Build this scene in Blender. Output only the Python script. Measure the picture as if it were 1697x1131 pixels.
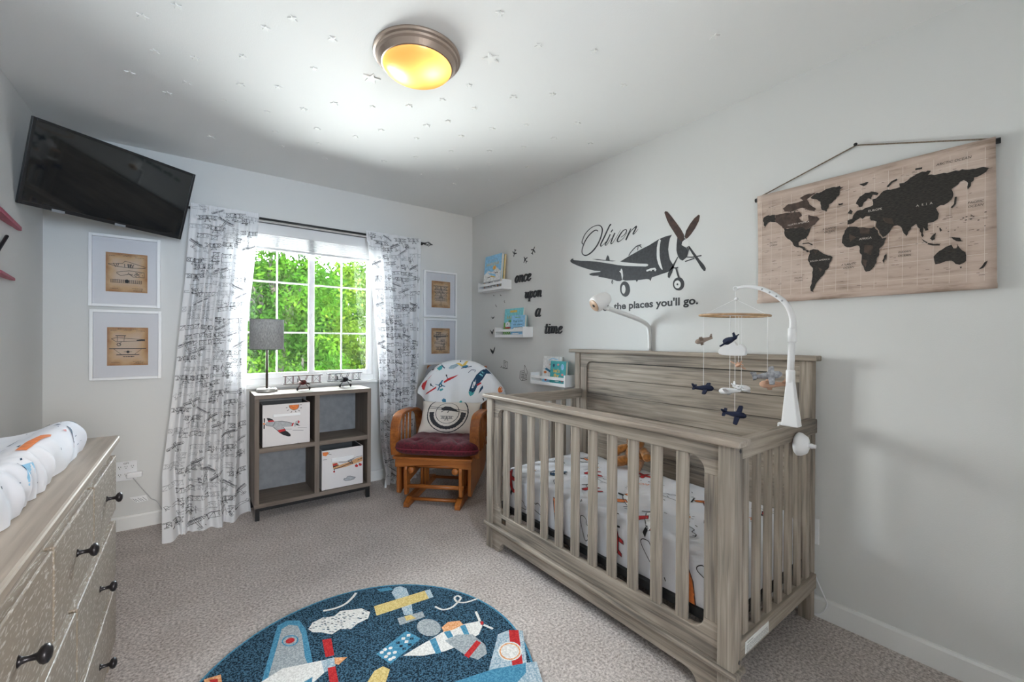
import bpy, bmesh, math, random
import numpy as np
from mathutils import Vector, Matrix
from mathutils.geometry import tessellate_polygon, delaunay_2d_cdt

for _o in list(bpy.data.objects):
    bpy.data.objects.remove(_o, do_unlink=True)
scene = bpy.context.scene
COL = scene.collection
PI = math.pi

# ------------------------------------------------------------------ camera
FPX, YAW, PITCH, ROLL, CAMZ = 698.53, 0.646109, -0.002529, 0.004956, 1.21799
_f0 = Vector((math.sin(YAW), math.cos(YAW), 0)); _r0 = Vector((math.cos(YAW), -math.sin(YAW), 0)); _u0 = Vector((0, 0, 1))
_f = _f0*math.cos(PITCH) + _u0*math.sin(PITCH); _u1 = _u0*math.cos(PITCH) - _f0*math.sin(PITCH)
_r = _r0*math.cos(ROLL) + _u1*math.sin(ROLL); _u = _u1*math.cos(ROLL) - _r0*math.sin(ROLL)
cam_data = bpy.data.cameras.new('camera'); cam = bpy.data.objects.new('camera', cam_data); COL.objects.link(cam)
cam_data.sensor_width = 36.0; cam_data.sensor_fit = 'HORIZONTAL'; cam_data.lens = 36.0*FPX/1697.0
cam_data.clip_start = 0.02; cam_data.clip_end = 200
_m = Matrix((_r, _u, -_f)).transposed().to_4x4(); _m.translation = (0, 0, CAMZ)
cam.matrix_world = _m
scene.camera = cam

# ------------------------------------------------------------------ sky, sun, exposure
SKY_STRENGTH = 18.0
world = bpy.data.worlds.new('daylight_sky'); scene.world = world; world.use_nodes = True
wn = world.node_tree; wn.nodes.clear()
w_out = wn.nodes.new('ShaderNodeOutputWorld'); w_bg = wn.nodes.new('ShaderNodeBackground')
w_tc = wn.nodes.new('ShaderNodeTexCoord'); w_no = wn.nodes.new('ShaderNodeTexNoise'); w_rp = wn.nodes.new('ShaderNodeValToRGB')
w_no.inputs['Scale'].default_value = 3.0; w_no.inputs['Detail'].default_value = 4.0
w_rp.color_ramp.elements[0].position = 0.42; w_rp.color_ramp.elements[0].color = (0.62, 0.80, 1.0, 1)
w_rp.color_ramp.elements[1].position = 0.60; w_rp.color_ramp.elements[1].color = (1.0, 0.98, 0.95, 1)
wn.links.new(w_tc.outputs['Generated'], w_no.inputs['Vector']); wn.links.new(w_no.outputs['Fac'], w_rp.inputs['Fac'])
wn.links.new(w_rp.outputs['Color'], w_bg.inputs['Color']); w_bg.inputs['Strength'].default_value = SKY_STRENGTH
wn.links.new(w_bg.outputs['Background'], w_out.inputs['Surface'])

SUN_STRENGTH = 17.0
sun_d = bpy.data.lights.new('sun', 'SUN'); sun_d.energy = SUN_STRENGTH; sun_d.angle = 0.01; sun_d.color = (1.0, 0.95, 0.85)
sun = bpy.data.objects.new('sun', sun_d); COL.objects.link(sun)
sun.rotation_euler = Vector((0.35, 0.75, -0.95)).to_track_quat('-Z', 'Y').to_euler()

# daylight entering through the window opening, tilted up a little for the light the ground outside throws back
DAYLIGHT_WATTS = 165.0
day_d = bpy.data.lights.new('window_daylight', 'AREA'); day_d.shape = 'RECTANGLE'; day_d.size = 1.5; day_d.size_y = 1.9; day_d.energy = DAYLIGHT_WATTS; day_d.color = (0.96, 0.985, 1.0)
day = bpy.data.objects.new('window_daylight', day_d); COL.objects.link(day)
day.location = (0.745, 4.26, 1.15); day.rotation_euler = Vector((0, -0.857, 0.515)).to_track_quat('-Z', 'Y').to_euler()

# light portal: marks the window opening for sampling the sky, emits nothing itself
por_d = bpy.data.lights.new('window_portal', 'AREA'); por_d.shape = 'RECTANGLE'; por_d.size = 1.09; por_d.size_y = 1.21; por_d.cycles.is_portal = True
por = bpy.data.objects.new('window_portal', por_d); COL.objects.link(por)
por.location = (0.745, 3.737, 1.475); por.rotation_euler = Vector((0, -1, 0)).to_track_quat('-Z', 'Y').to_euler()

# portal for the window added in a made-up hallway to supply fill light
HW = (-0.14, 0.84, 1.10, 2.08)     # x0, x1, z0, z1 of that window
por2_d = bpy.data.lights.new('fill_window_portal', 'AREA'); por2_d.shape = 'RECTANGLE'; por2_d.size = HW[1]-HW[0]; por2_d.size_y = HW[3]-HW[2]; por2_d.cycles.is_portal = True
por2 = bpy.data.objects.new('fill_window_portal', por2_d); COL.objects.link(por2)
por2.location = ((HW[0]+HW[1])/2, -2.12, (HW[2]+HW[3])/2); por2.rotation_euler = Vector((0, 1, 0)).to_track_quat('-Z', 'Y').to_euler()

scene.view_settings.view_transform = 'Standard'; scene.view_settings.look = 'None'
scene.view_settings.gamma = 1.0; scene.view_settings.use_curve_mapping = False
scene.view_settings.exposure = 1.22
scene.cycles.use_denoising = True
scene.cycles.max_bounces = 10; scene.cycles.diffuse_bounces = 6; scene.cycles.transparent_max_bounces = 16; scene.cycles.transmission_bounces = 8
scene.cycles.sample_clamp_indirect = 12.0; scene.cycles.caustics_reflective = False; scene.cycles.caustics_refractive = False

# ------------------------------------------------------------------ room dimensions (metres)
XL, XR, YF, YB, CH = -0.705, 2.216, -0.70, 3.608, 2.44

# ------------------------------------------------------------------ materials
MATS = {}
def _base(name):
    m = bpy.data.materials.new(name); m.use_nodes = True; MATS[name] = m
    nt = m.node_tree; b = nt.nodes['Principled BSDF']
    return m, nt, b
def mat(name, col, rough=0.6, metal=0.0, spec=0.5, noise=0.0, nscale=20.0, bump=0.0, bscale=200.0, sheen=0.0, col2=None, stretch=(1, 1, 1), bdist=0.002, detail=3.0, lo=0.35, hi=0.65):
    m, nt, b = _base(name)
    b.inputs['Base Color'].default_value = (*col, 1); b.inputs['Roughness'].default_value = rough; b.inputs['Metallic'].default_value = metal
    b.inputs['Specular IOR Level'].default_value = spec
    if sheen: b.inputs['Sheen Weight'].default_value = sheen
    tc = None
    if noise > 0 or col2:
        tc = nt.nodes.new('ShaderNodeTexCoord'); mp = nt.nodes.new('ShaderNodeMapping'); mp.inputs['Scale'].default_value = stretch
        nz = nt.nodes.new('ShaderNodeTexNoise'); nz.inputs['Scale'].default_value = nscale; nz.inputs['Detail'].default_value = detail
        rp = nt.nodes.new('ShaderNodeValToRGB'); rp.color_ramp.elements[0].position = lo; rp.color_ramp.elements[1].position = hi
        c2 = col2 or tuple(min(1, c*(1+noise)) for c in col); c1 = col if col2 else tuple(c*(1-noise) for c in col)
        rp.color_ramp.elements[0].color = (*c1, 1); rp.color_ramp.elements[1].color = (*c2, 1)
        nt.links.new(tc.outputs['Object'], mp.inputs['Vector']); nt.links.new(mp.outputs['Vector'], nz.inputs['Vector'])
        nt.links.new(nz.outputs['Fac'], rp.inputs['Fac']); nt.links.new(rp.outputs['Color'], b.inputs['Base Color'])
    if bump > 0:
        tc = tc or nt.nodes.new('ShaderNodeTexCoord')
        n2 = nt.nodes.new('ShaderNodeTexNoise'); n2.inputs['Scale'].default_value = bscale; n2.inputs['Detail'].default_value = 3.0
        bp = nt.nodes.new('ShaderNodeBump'); bp.inputs['Strength'].default_value = bump; bp.inputs['Distance'].default_value = bdist
        nt.links.new(tc.outputs['Object'], n2.inputs['Vector']); nt.links.new(n2.outputs['Fac'], bp.inputs['Height']); nt.links.new(bp.outputs['Normal'], b.inputs['Normal'])
    return m
def wood(name, dark, mid, light, axis, rough=0.55, fine=55.0, patch=5.0, spec=0.35, bump=0.15, contrast=(0.3, 0.5, 0.7)):
    """streaky wood grain running along the given axis (0, 1, 2)"""
    m, nt, b = _base(name)
    b.inputs['Roughness'].default_value = rough; b.inputs['Specular IOR Level'].default_value = spec
    tc = nt.nodes.new('ShaderNodeTexCoord'); mp = nt.nodes.new('ShaderNodeMapping')
    sc = [fine]*3; sc[axis] = fine*0.045; mp.inputs['Scale'].default_value = sc
    nz = nt.nodes.new('ShaderNodeTexNoise'); nz.inputs['Scale'].default_value = 1.0; nz.inputs['Detail'].default_value = 5.0; nz.inputs['Distortion'].default_value = 0.6
    mp2 = nt.nodes.new('ShaderNodeMapping'); s2 = [patch*2.2]*3; s2[axis] = patch*0.5; mp2.inputs['Scale'].default_value = s2
    n2 = nt.nodes.new('ShaderNodeTexNoise'); n2.inputs['Scale'].default_value = 1.0; n2.inputs['Detail'].default_value = 2.0
    add = nt.nodes.new('ShaderNodeMath'); add.operation = 'MULTIPLY_ADD'; add.inputs[1].default_value = 0.55
    mul = nt.nodes.new('ShaderNodeMath'); mul.operation = 'MULTIPLY'; mul.inputs[1].default_value = 0.45
    rp = nt.nodes.new('ShaderNodeValToRGB'); e = rp.color_ramp.elements
    e[0].position = contrast[0]; e[0].color = (*dark, 1); e[1].position = contrast[2]; e[1].color = (*light, 1); x = e.new(contrast[1]); x.color = (*mid, 1)
    nt.links.new(tc.outputs['Object'], mp.inputs['Vector']); nt.links.new(mp.outputs['Vector'], nz.inputs['Vector'])
    nt.links.new(tc.outputs['Object'], mp2.inputs['Vector']); nt.links.new(mp2.outputs['Vector'], n2.inputs['Vector'])
    nt.links.new(n2.outputs['Fac'], mul.inputs[0]); nt.links.new(nz.outputs['Fac'], add.inputs[0]); nt.links.new(mul.outputs[0], add.inputs[2])
    nt.links.new(add.outputs[0], rp.inputs['Fac']); nt.links.new(rp.outputs['Color'], b.inputs['Base Color'])
    bp = nt.nodes.new('ShaderNodeBump'); bp.inputs['Strength'].default_value = bump; bp.inputs['Distance'].default_value = 0.001
    nt.links.new(nz.outputs['Fac'], bp.inputs['Height']); nt.links.new(bp.outputs['Normal'], b.inputs['Normal'])
    return m
def emit(name, col, strength):
    m, nt, b = _base(name); nt.nodes.remove(b)
    e = nt.nodes.new('ShaderNodeEmission'); e.inputs['Color'].default_value = (*col, 1); e.inputs['Strength'].default_value = strength
    nt.links.new(e.outputs[0], nt.nodes['Material Output'].inputs['Surface']); return m
def cloth(name, col, trans=0.4, bump=0.1, bscale=400, col2=None, nscale=40, stretch=(1, 1, 1)):
    """thin cloth that lets some light through"""
    m, nt, b = _base(name); nt.nodes.remove(b)
    d = nt.nodes.new('ShaderNodeBsdfDiffuse'); t = nt.nodes.new('ShaderNodeBsdfTranslucent'); mx = nt.nodes.new('ShaderNodeMixShader')
    d.inputs['Color'].default_value = (*col, 1); t.inputs['Color'].default_value = (*col, 1); mx.inputs['Fac'].default_value = trans
    tc = nt.nodes.new('ShaderNodeTexCoord')
    if col2:
        mp = nt.nodes.new('ShaderNodeMapping'); mp.inputs['Scale'].default_value = stretch
        nz = nt.nodes.new('ShaderNodeTexNoise'); nz.inputs['Scale'].default_value = nscale; rp = nt.nodes.new('ShaderNodeValToRGB')
        rp.color_ramp.elements[0].position = .35; rp.color_ramp.elements[1].position = .65
        rp.color_ramp.elements[0].color = (*col, 1); rp.color_ramp.elements[1].color = (*col2, 1)
        nt.links.new(tc.outputs['Object'], mp.inputs['Vector']); nt.links.new(mp.outputs['Vector'], nz.inputs['Vector']); nt.links.new(nz.outputs['Fac'], rp.inputs['Fac'])
        nt.links.new(rp.outputs['Color'], d.inputs['Color']); nt.links.new(rp.outputs['Color'], t.inputs['Color'])
    if bump:
        n2 = nt.nodes.new('ShaderNodeTexNoise'); n2.inputs['Scale'].default_value = bscale; bp = nt.nodes.new('ShaderNodeBump')
        bp.inputs['Strength'].default_value = bump; bp.inputs['Distance'].default_value = .001
        nt.links.new(tc.outputs['Object'], n2.inputs['Vector']); nt.links.new(n2.outputs['Fac'], bp.inputs['Height']); nt.links.new(bp.outputs['Normal'], d.inputs['Normal'])
    nt.links.new(d.outputs[0], mx.inputs[1]); nt.links.new(t.outputs[0], mx.inputs[2]); nt.links.new(mx.outputs[0], nt.nodes['Material Output'].inputs['Surface'])
    return m
def pane_glass(name, tint=(1, 1, 1), refl=0.06):
    m, nt, b = _base(name); nt.nodes.remove(b)
    t = nt.nodes.new('ShaderNodeBsdfTransparent'); g = nt.nodes.new('ShaderNodeBsdfGlossy'); mx = nt.nodes.new('ShaderNodeMixShader'); lw = nt.nodes.new('ShaderNodeFresnel')
    t.inputs['Color'].default_value = (*tint, 1); g.inputs['Roughness'].default_value = 0.02; lw.inputs['IOR'].default_value = 1.0 + refl*6
    nt.links.new(lw.outputs[0], mx.inputs['Fac']); nt.links.new(t.outputs[0], mx.inputs[1]); nt.links.new(g.outputs[0], mx.inputs[2])
    nt.links.new(mx.outputs[0], nt.nodes['Material Output'].inputs['Surface']); return m

mat('wall_paint', (0.66, 0.66, 0.65), 0.75, bump=0.25, bscale=260, bdist=0.0015, spec=0.3)
mat('ceiling_paint', (0.78, 0.78, 0.77), 0.85, bump=0.3, bscale=180, bdist=0.0015, spec=0.2)
mat('trim_white', (0.76, 0.76, 0.75), 0.4)
mat('vinyl_white', (0.86, 0.86, 0.86), 0.35)
mat('white_plastic', (0.83, 0.83, 0.85), 0.3)
mat('white_paint', (0.82, 0.82, 0.83), 0.4)
mat('paper_white', (0.84, 0.84, 0.85), 0.7)
mat('black_metal', (0.012, 0.012, 0.013), 0.4, spec=0.4)
mat('dark_metal', (0.03, 0.027, 0.03), 0.32, metal=0.6)
mat('slot_black', (0.02, 0.02, 0.02), 0.7)
mat('decal_black', (0.022, 0.022, 0.026), 0.55, noise=0.35, nscale=60)
mat('decal_brown', (0.05, 0.022, 0.015), 0.5, noise=0.4, nscale=40)
mat('decal_white', (0.70, 0.70, 0.69), 0.7)
mat('ink', (0.03, 0.03, 0.035), 0.8)
mat('ink_soft', (0.13, 0.13, 0.14), 0.8)
mat('map_dark', (0.026, 0.022, 0.019), 0.8, noise=0.6, nscale=90, stretch=(1, 1, 5))
mat('map_brown', (0.07, 0.045, 0.036), 0.8, noise=0.3, nscale=60)
for _n, _c in dict(red=(0.50, 0.025, 0.03), orange=(0.72, 0.20, 0.05), yellow=(0.72, 0.50, 0.13), blue=(0.05, 0.22, 0.36), navy=(0.01, 0.05, 0.11), teal=(0.06, 0.36, 0.38), cyan=(0.22, 0.60, 0.66), pale=(0.34, 0.45, 0.52), grey=(0.42, 0.43, 0.45), black=(0.015, 0.015, 0.018), white=(0.80, 0.80, 0.80), tan=(0.62, 0.34, 0.16), brown=(0.28, 0.10, 0.06), green=(0.16, 0.42, 0.10), sky=(0.28, 0.55, 0.78), pink=(0.65, 0.25, 0.25)).items():
    mat('print_'+_n, _c, 0.8, noise=0.12, nscale=60)

# ------------------------------------------------------------------ builders
BASE = {}
def _root(o):
    while o.parent: o = o.parent
    return o
class MB:
    def __init__(s): s.v = []; s.f = []; s.m = []; s.k = 0
    def add(s, vs, fs):
        b = len(s.v); s.v += [tuple(v) for v in vs]; s.f += [tuple(i+b for i in f) for f in fs]; s.m += [s.k]*len(fs); return s
    def box(s, a, b):
        x0, y0, z0 = a; x1, y1, z1 = b
        x0, x1 = min(x0, x1), max(x0, x1); y0, y1 = min(y0, y1), max(y0, y1); z0, z1 = min(z0, z1), max(z0, z1)
        return s.add([(x0, y0, z0), (x1, y0, z0), (x1, y1, z0), (x0, y1, z0), (x0, y0, z1), (x1, y0, z1), (x1, y1, z1), (x0, y1, z1)],
                     [(3, 2, 1, 0), (4, 5, 6, 7), (0, 1, 5, 4), (1, 2, 6, 5), (2, 3, 7, 6), (3, 0, 4, 7)])
    def hexa(s, p):  # 8 corners: bottom 4, top 4
        return s.add(p, [(3, 2, 1, 0), (4, 5, 6, 7), (0, 1, 5, 4), (1, 2, 6, 5), (2, 3, 7, 6), (3, 0, 4, 7)])
    def tube(s, pts, r, n=8, closed=False):
        pts = [Vector(p) for p in pts]; N = len(pts)
        rs = r if isinstance(r, (list, tuple)) else [r]*N
        tan = []
        for i in range(N):
            a = pts[(i-1) % N] if (closed or i > 0) else pts[i]; b = pts[(i+1) % N] if (closed or i < N-1) else pts[i]
            t = (b-a); tan.append(t.normalized() if t.length > 1e-9 else Vector((0, 0, 1)))
        up = Vector((0, 0, 1)) if abs(tan[0].z) < 0.9 else Vector((1, 0, 0))
        nx = tan[0].cross(up).normalized(); vs = []
        for i in range(N):
            nx = (nx - tan[i]*nx.dot(tan[i])).normalized(); ny = tan[i].cross(nx)
            for k in range(n):
                a = 2*PI*k/n; vs.append(pts[i] + (nx*math.cos(a)+ny*math.sin(a))*rs[i])
        fs = []
        for i in range(N if closed else N-1):
            j = (i+1) % N
            for k in range(n):
                l = (k+1) % n; fs.append((i*n+k, i*n+l, j*n+l, j*n+k))
        if not closed: fs.append(tuple(range(n-1, -1, -1))); fs.append(tuple((N-1)*n+k for k in range(n)))
        return s.add(vs, fs)
    def lathe(s, prof, n=32, c=(0, 0, 0), R=None):
        vs = []; fs = []
        for r, z in prof:
            for k in range(n):
                a = 2*PI*k/n; p = Vector((r*math.cos(a), r*math.sin(a), z))
                if R is not None: p = R @ p
                vs.append(p+Vector(c))
        for i in range(len(prof)-1):
            for k in range(n):
                l = (k+1) % n; fs.append((i*n+k, i*n+l, (i+1)*n+l, (i+1)*n+k))
        if prof[0][0] > 1e-6: fs.append(tuple(range(n-1, -1, -1)))
        if prof[-1][0] > 1e-6: fs.append(tuple((len(prof)-1)*n+k for k in range(n)))
        return s.add(vs, fs)
    def prism(s, poly, fn, d0, d1):
        n = len(poly); vs = [fn(u, v, d0) for u, v in poly] + [fn(u, v, d1) for u, v in poly]
        fs = [tuple(range(n-1, -1, -1)), tuple(range(n, 2*n))] + [(i, (i+1) % n, n+(i+1) % n, n+i) for i in range(n)]
        return s.add(vs, fs)
    def grid(s, fn, nu, nv, closeu=False):
        vs = [fn(i/nu, j/nv) for j in range(nv+1) for i in range(nu if closeu else nu+1)]
        w = nu if closeu else nu+1; fs = []
        for j in range(nv):
            for i in range(nu):
                i2 = (i+1) % w; fs.append((j*w+i, j*w+i2, (j+1)*w+i2, (j+1)*w+i))
        return s.add(vs, fs)
    def ellip(s, c, r, n=16, m=10, R=None):
        c = Vector(c)
        def fn(u, v):
            a = u*2*PI; b = (v-0.5)*PI
            p = Vector((r[0]*math.cos(a)*math.cos(b), r[1]*math.sin(a)*math.cos(b), r[2]*math.sin(b)))
            return (R @ p if R is not None else p)+c
        return s.grid(fn, n, m, True)
    def xf(s, M):
        s.v = [tuple(M @ Vector(v)) for v in s.v]; return s
    def build(s, name, mats, parent=None, smooth=False, bevel=0, seg=2, sub=0, local=False, fixn=True, weld=False):
        me = bpy.data.meshes.new(name)
        off = Vector((0, 0, 0))
        if parent is not None and not local: off = BASE.get(_root(parent).name, Vector((0, 0, 0)))
        me.from_pydata([(x-off.x, y-off.y, z-off.z) for x, y, z in s.v], [], s.f)
        if not isinstance(mats, (list, tuple)): mats = [mats]
        for m in mats: me.materials.append(MATS[m] if isinstance(m, str) else m)
        if len(mats) > 1: me.polygons.foreach_set('material_index', s.m)
        if fixn:
            bm = bmesh.new(); bm.from_mesh(me)
            if weld: bmesh.ops.remove_doubles(bm, verts=bm.verts, dist=1e-5)
            bmesh.ops.recalc_face_normals(bm, faces=bm.faces); bm.to_mesh(me); bm.free()
        if smooth: me.polygons.foreach_set('use_smooth', [True]*len(me.polygons))
        me.update()
        o = bpy.data.objects.new(name, me); COL.objects.link(o)
        if parent is not None: o.parent = parent
        if bevel:
            b = o.modifiers.new('edge', 'BEVEL'); b.width = bevel; b.segments = seg; b.limit_method = 'ANGLE'; b.angle_limit = math.radians(40)
        if sub:
            d = o.modifiers.new('smooth', 'SUBSURF'); d.levels = sub; d.render_levels = sub
        return o
def tag(o, label, cat=None, group=None, kind=None):
    if label: o['label'] = label
    if cat: o['category'] = cat
    if group: o['group'] = group
    if kind: o['kind'] = kind
    return o
def thing(name, label, cat, loc, rot=(0, 0, 0), group=None, kind=None):
    o = bpy.data.objects.new(name, None); COL.objects.link(o); o.empty_display_size = 0.05
    o.location = loc; o.rotation_euler = rot; BASE[o.name] = Vector(loc)
    return tag(o, label, cat, group, kind)
def dup(o, parent=None):
    c = o.copy(); COL.objects.link(c)
    if parent is not None: c.parent = parent
    for ch in list(o.children): dup(ch, c)
    return c
def catmull(pts, n=6, closed=False):
    out = []; N = len(pts); V = [tuple(p) for p in pts]
    for i in range(N if closed else N-1):
        p0 = V[(i-1) % N] if (closed or i > 0) else V[i]; p1 = V[i]; p2 = V[(i+1) % N]; p3 = V[(i+2) % N] if (closed or i < N-2) else p2
        for k in range(n):
            t = k/n
            out.append(tuple(0.5*((2*b)+(-a+c)*t+(2*a-5*b+4*c-d)*t*t+(-a+3*b-3*c+d)*t**3) for a, b, c, d in zip(p0, p1, p2, p3)))
    if not closed: out.append(V[-1])
    return out
def ell2(cx, cy, rx, ry, n=16, a=0):
    return [(cx+rx*math.cos(t)*math.cos(a)-ry*math.sin(t)*math.sin(a), cy+rx*math.cos(t)*math.sin(a)+ry*math.sin(t)*math.cos(a)) for t in [2*PI*i/n for i in range(n)]]
def mm(pts): return [(a/1000, b/1000) for a, b in pts]
_gly = {}
def glyphs(body, shear=0.0, offset=0.0):
    """outline mesh of a line of text at size 1: (verts2d, faces)"""
    key = (body, shear, offset)
    if key not in _gly:
        cu = bpy.data.curves.new('lettering_source', 'FONT'); cu.body = body; cu.shear = shear; cu.offset = offset; cu.resolution_u = 3
        ob = bpy.data.objects.new('lettering_source', cu); COL.objects.link(ob)
        dg = bpy.context.evaluated_depsgraph_get(); ev = ob.evaluated_get(dg); me = ev.to_mesh()
        _gly[key] = ([(v.co.x, v.co.y) for v in me.vertices], [tuple(p.vertices) for p in me.polygons])
        ev.to_mesh_clear(); bpy.data.objects.remove(ob, do_unlink=True); bpy.data.curves.remove(cu)
    return _gly[key]
class PR:
    """flat print laid onto a surface: strokes, filled outlines, lettering"""
    def __init__(s): s.it = []
    def stroke(s, m, pts, w, closed=False, curve=0):
        if curve: 
            if isinstance(w, (list, tuple)):
                q = catmull([(*p, ww) for p, ww in zip(pts, w)], curve, closed); pts = [(a, b) for a, b, c in q]; w = [max(c, 1e-4) for a, b, c in q]
            else: pts = catmull(pts, curve, closed)
        s.it.append((m, 0, [tuple(p) for p in pts], w, closed)); return s
    def fill(s, m, poly): s.it.append((m, 1, [tuple(p) for p in poly], 0, 0)); return s
    def text(s, m, body, x, y, w=None, h=None, size=None, rot=0, align='c', offset=0.0, shear=0.0):
        vs, fs = glyphs(body, shear, offset)
        if not vs: return s
        xs = [v[0] for v in vs]; ys = [v[1] for v in vs]; W = max(xs)-min(xs); H = max(ys)-min(ys)
        sx = (w/W) if w else (size or h/H); sy = (h/H) if h else (size or sx)
        ox = {'c': (min(xs)+max(xs))/2, 'l': min(xs), 'r': max(xs)}[align]; oy = min(ys) if align != 'c' else (min(ys)+max(ys))/2
        c, n = math.cos(rot), math.sin(rot); P = []
        for a, b in vs:
            a = (a-ox)*sx; b = (b-oy)*sy; P.append((x+a*c-b*n, y+a*n+b*c))
        s.it.append((m, 2, P, fs, 0)); return s
    def lines(s, m, polys, x, y, sc, w, rot=0, flip=1):
        c, n = math.cos(rot), math.sin(rot)
        for q in polys:
            s.it.append((m, 0, [(x+(a*flip*c-b*n)*sc, y+(a*flip*n+b*c)*sc) for a, b in q], w, False))
        return s
    def build(s, name, fn, parent, step=0, lift=0.0006, inc=0.00002, local=False, mats=None):
        names = mats or sorted({i[0] for i in s.it}); mb = MB()
        for k, (m, kind, P, w, closed) in enumerate(s.it):
            mb.k = names.index(m); z = lift+inc*k
            if kind == 0:
                if closed: P = P+[P[0]]
                ws = w if isinstance(w, (list, tuple)) else [w]*len(P)
                Q = []; W = []
                for i in range(len(P)-1):
                    a, b = P[i], P[i+1]; L = math.hypot(b[0]-a[0], b[1]-a[1]); nn = max(1, int(L/step)) if step else 1
                    for j in range(nn):
                        t = j/nn; Q.append((a[0]+(b[0]-a[0])*t, a[1]+(b[1]-a[1])*t)); W.append(ws[i]+(ws[i+1]-ws[i])*t)
                Q.append(P[-1]); W.append(ws[len(P)-1]); vs = []
                for i in range(len(Q)):
                    a = Q[max(0, i-1)]; b = Q[min(len(Q)-1, i+1)]; dx, dy = b[0]-a[0], b[1]-a[1]; L = math.hypot(dx, dy) or 1
                    nx, ny = -dy/L*W[i]/2, dx/L*W[i]/2
                    vs += [fn(Q[i][0]+nx, Q[i][1]+ny, z), fn(Q[i][0]-nx, Q[i][1]-ny, z)]
                mb.add(vs, [(2*i, 2*i+1, 2*i+3, 2*i+2) for i in range(len(Q)-1)])
            elif kind == 1:
                if not step:
                    tr = tessellate_polygon([[Vector((a, b, 0)) for a, b in P]])
                    mb.add([fn(a, b, z) for a, b in P], [tuple(t) for t in tr])
                else:
                    E = []; n = len(P); Q = []
                    for i in range(n):
                        a, b = P[i], P[(i+1) % n]; L = math.hypot(b[0]-a[0], b[1]-a[1]); nn = max(1, int(L/step))
                        Q += [(a[0]+(b[0]-a[0])*j/nn, a[1]+(b[1]-a[1])*j/nn) for j in range(nn)]
                    n = len(Q); E = [(i, (i+1) % n) for i in range(n)]
                    x0, x1 = min(q[0] for q in Q), max(q[0] for q in Q); y0, y1 = min(q[1] for q in Q), max(q[1] for q in Q)
                    ex = [(x0+step*(i+.5), y0+step*(j+.5)) for i in range(int((x1-x0)/step)) for j in range(int((y1-y0)/step))]
                    r = delaunay_2d_cdt([Vector(q) for q in Q+ex], E, [list(range(n))], 1, 1e-7)
                    mb.add([fn(v.x, v.y, z) for v in r[0]], [tuple(f) for f in r[2]])
            else:
                mb.add([fn(a, b, z) for a, b in P], w)
        o = mb.build(name, names, parent, fixn=False, local=local)
        if parent is not None: o['kind'] = 'stuff'
        return o
# a turned frame on the right-hand wall: u runs along -Y (left to right as seen), v up
def on_right(x): return lambda u, v, d: (x-d, u, v)

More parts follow.
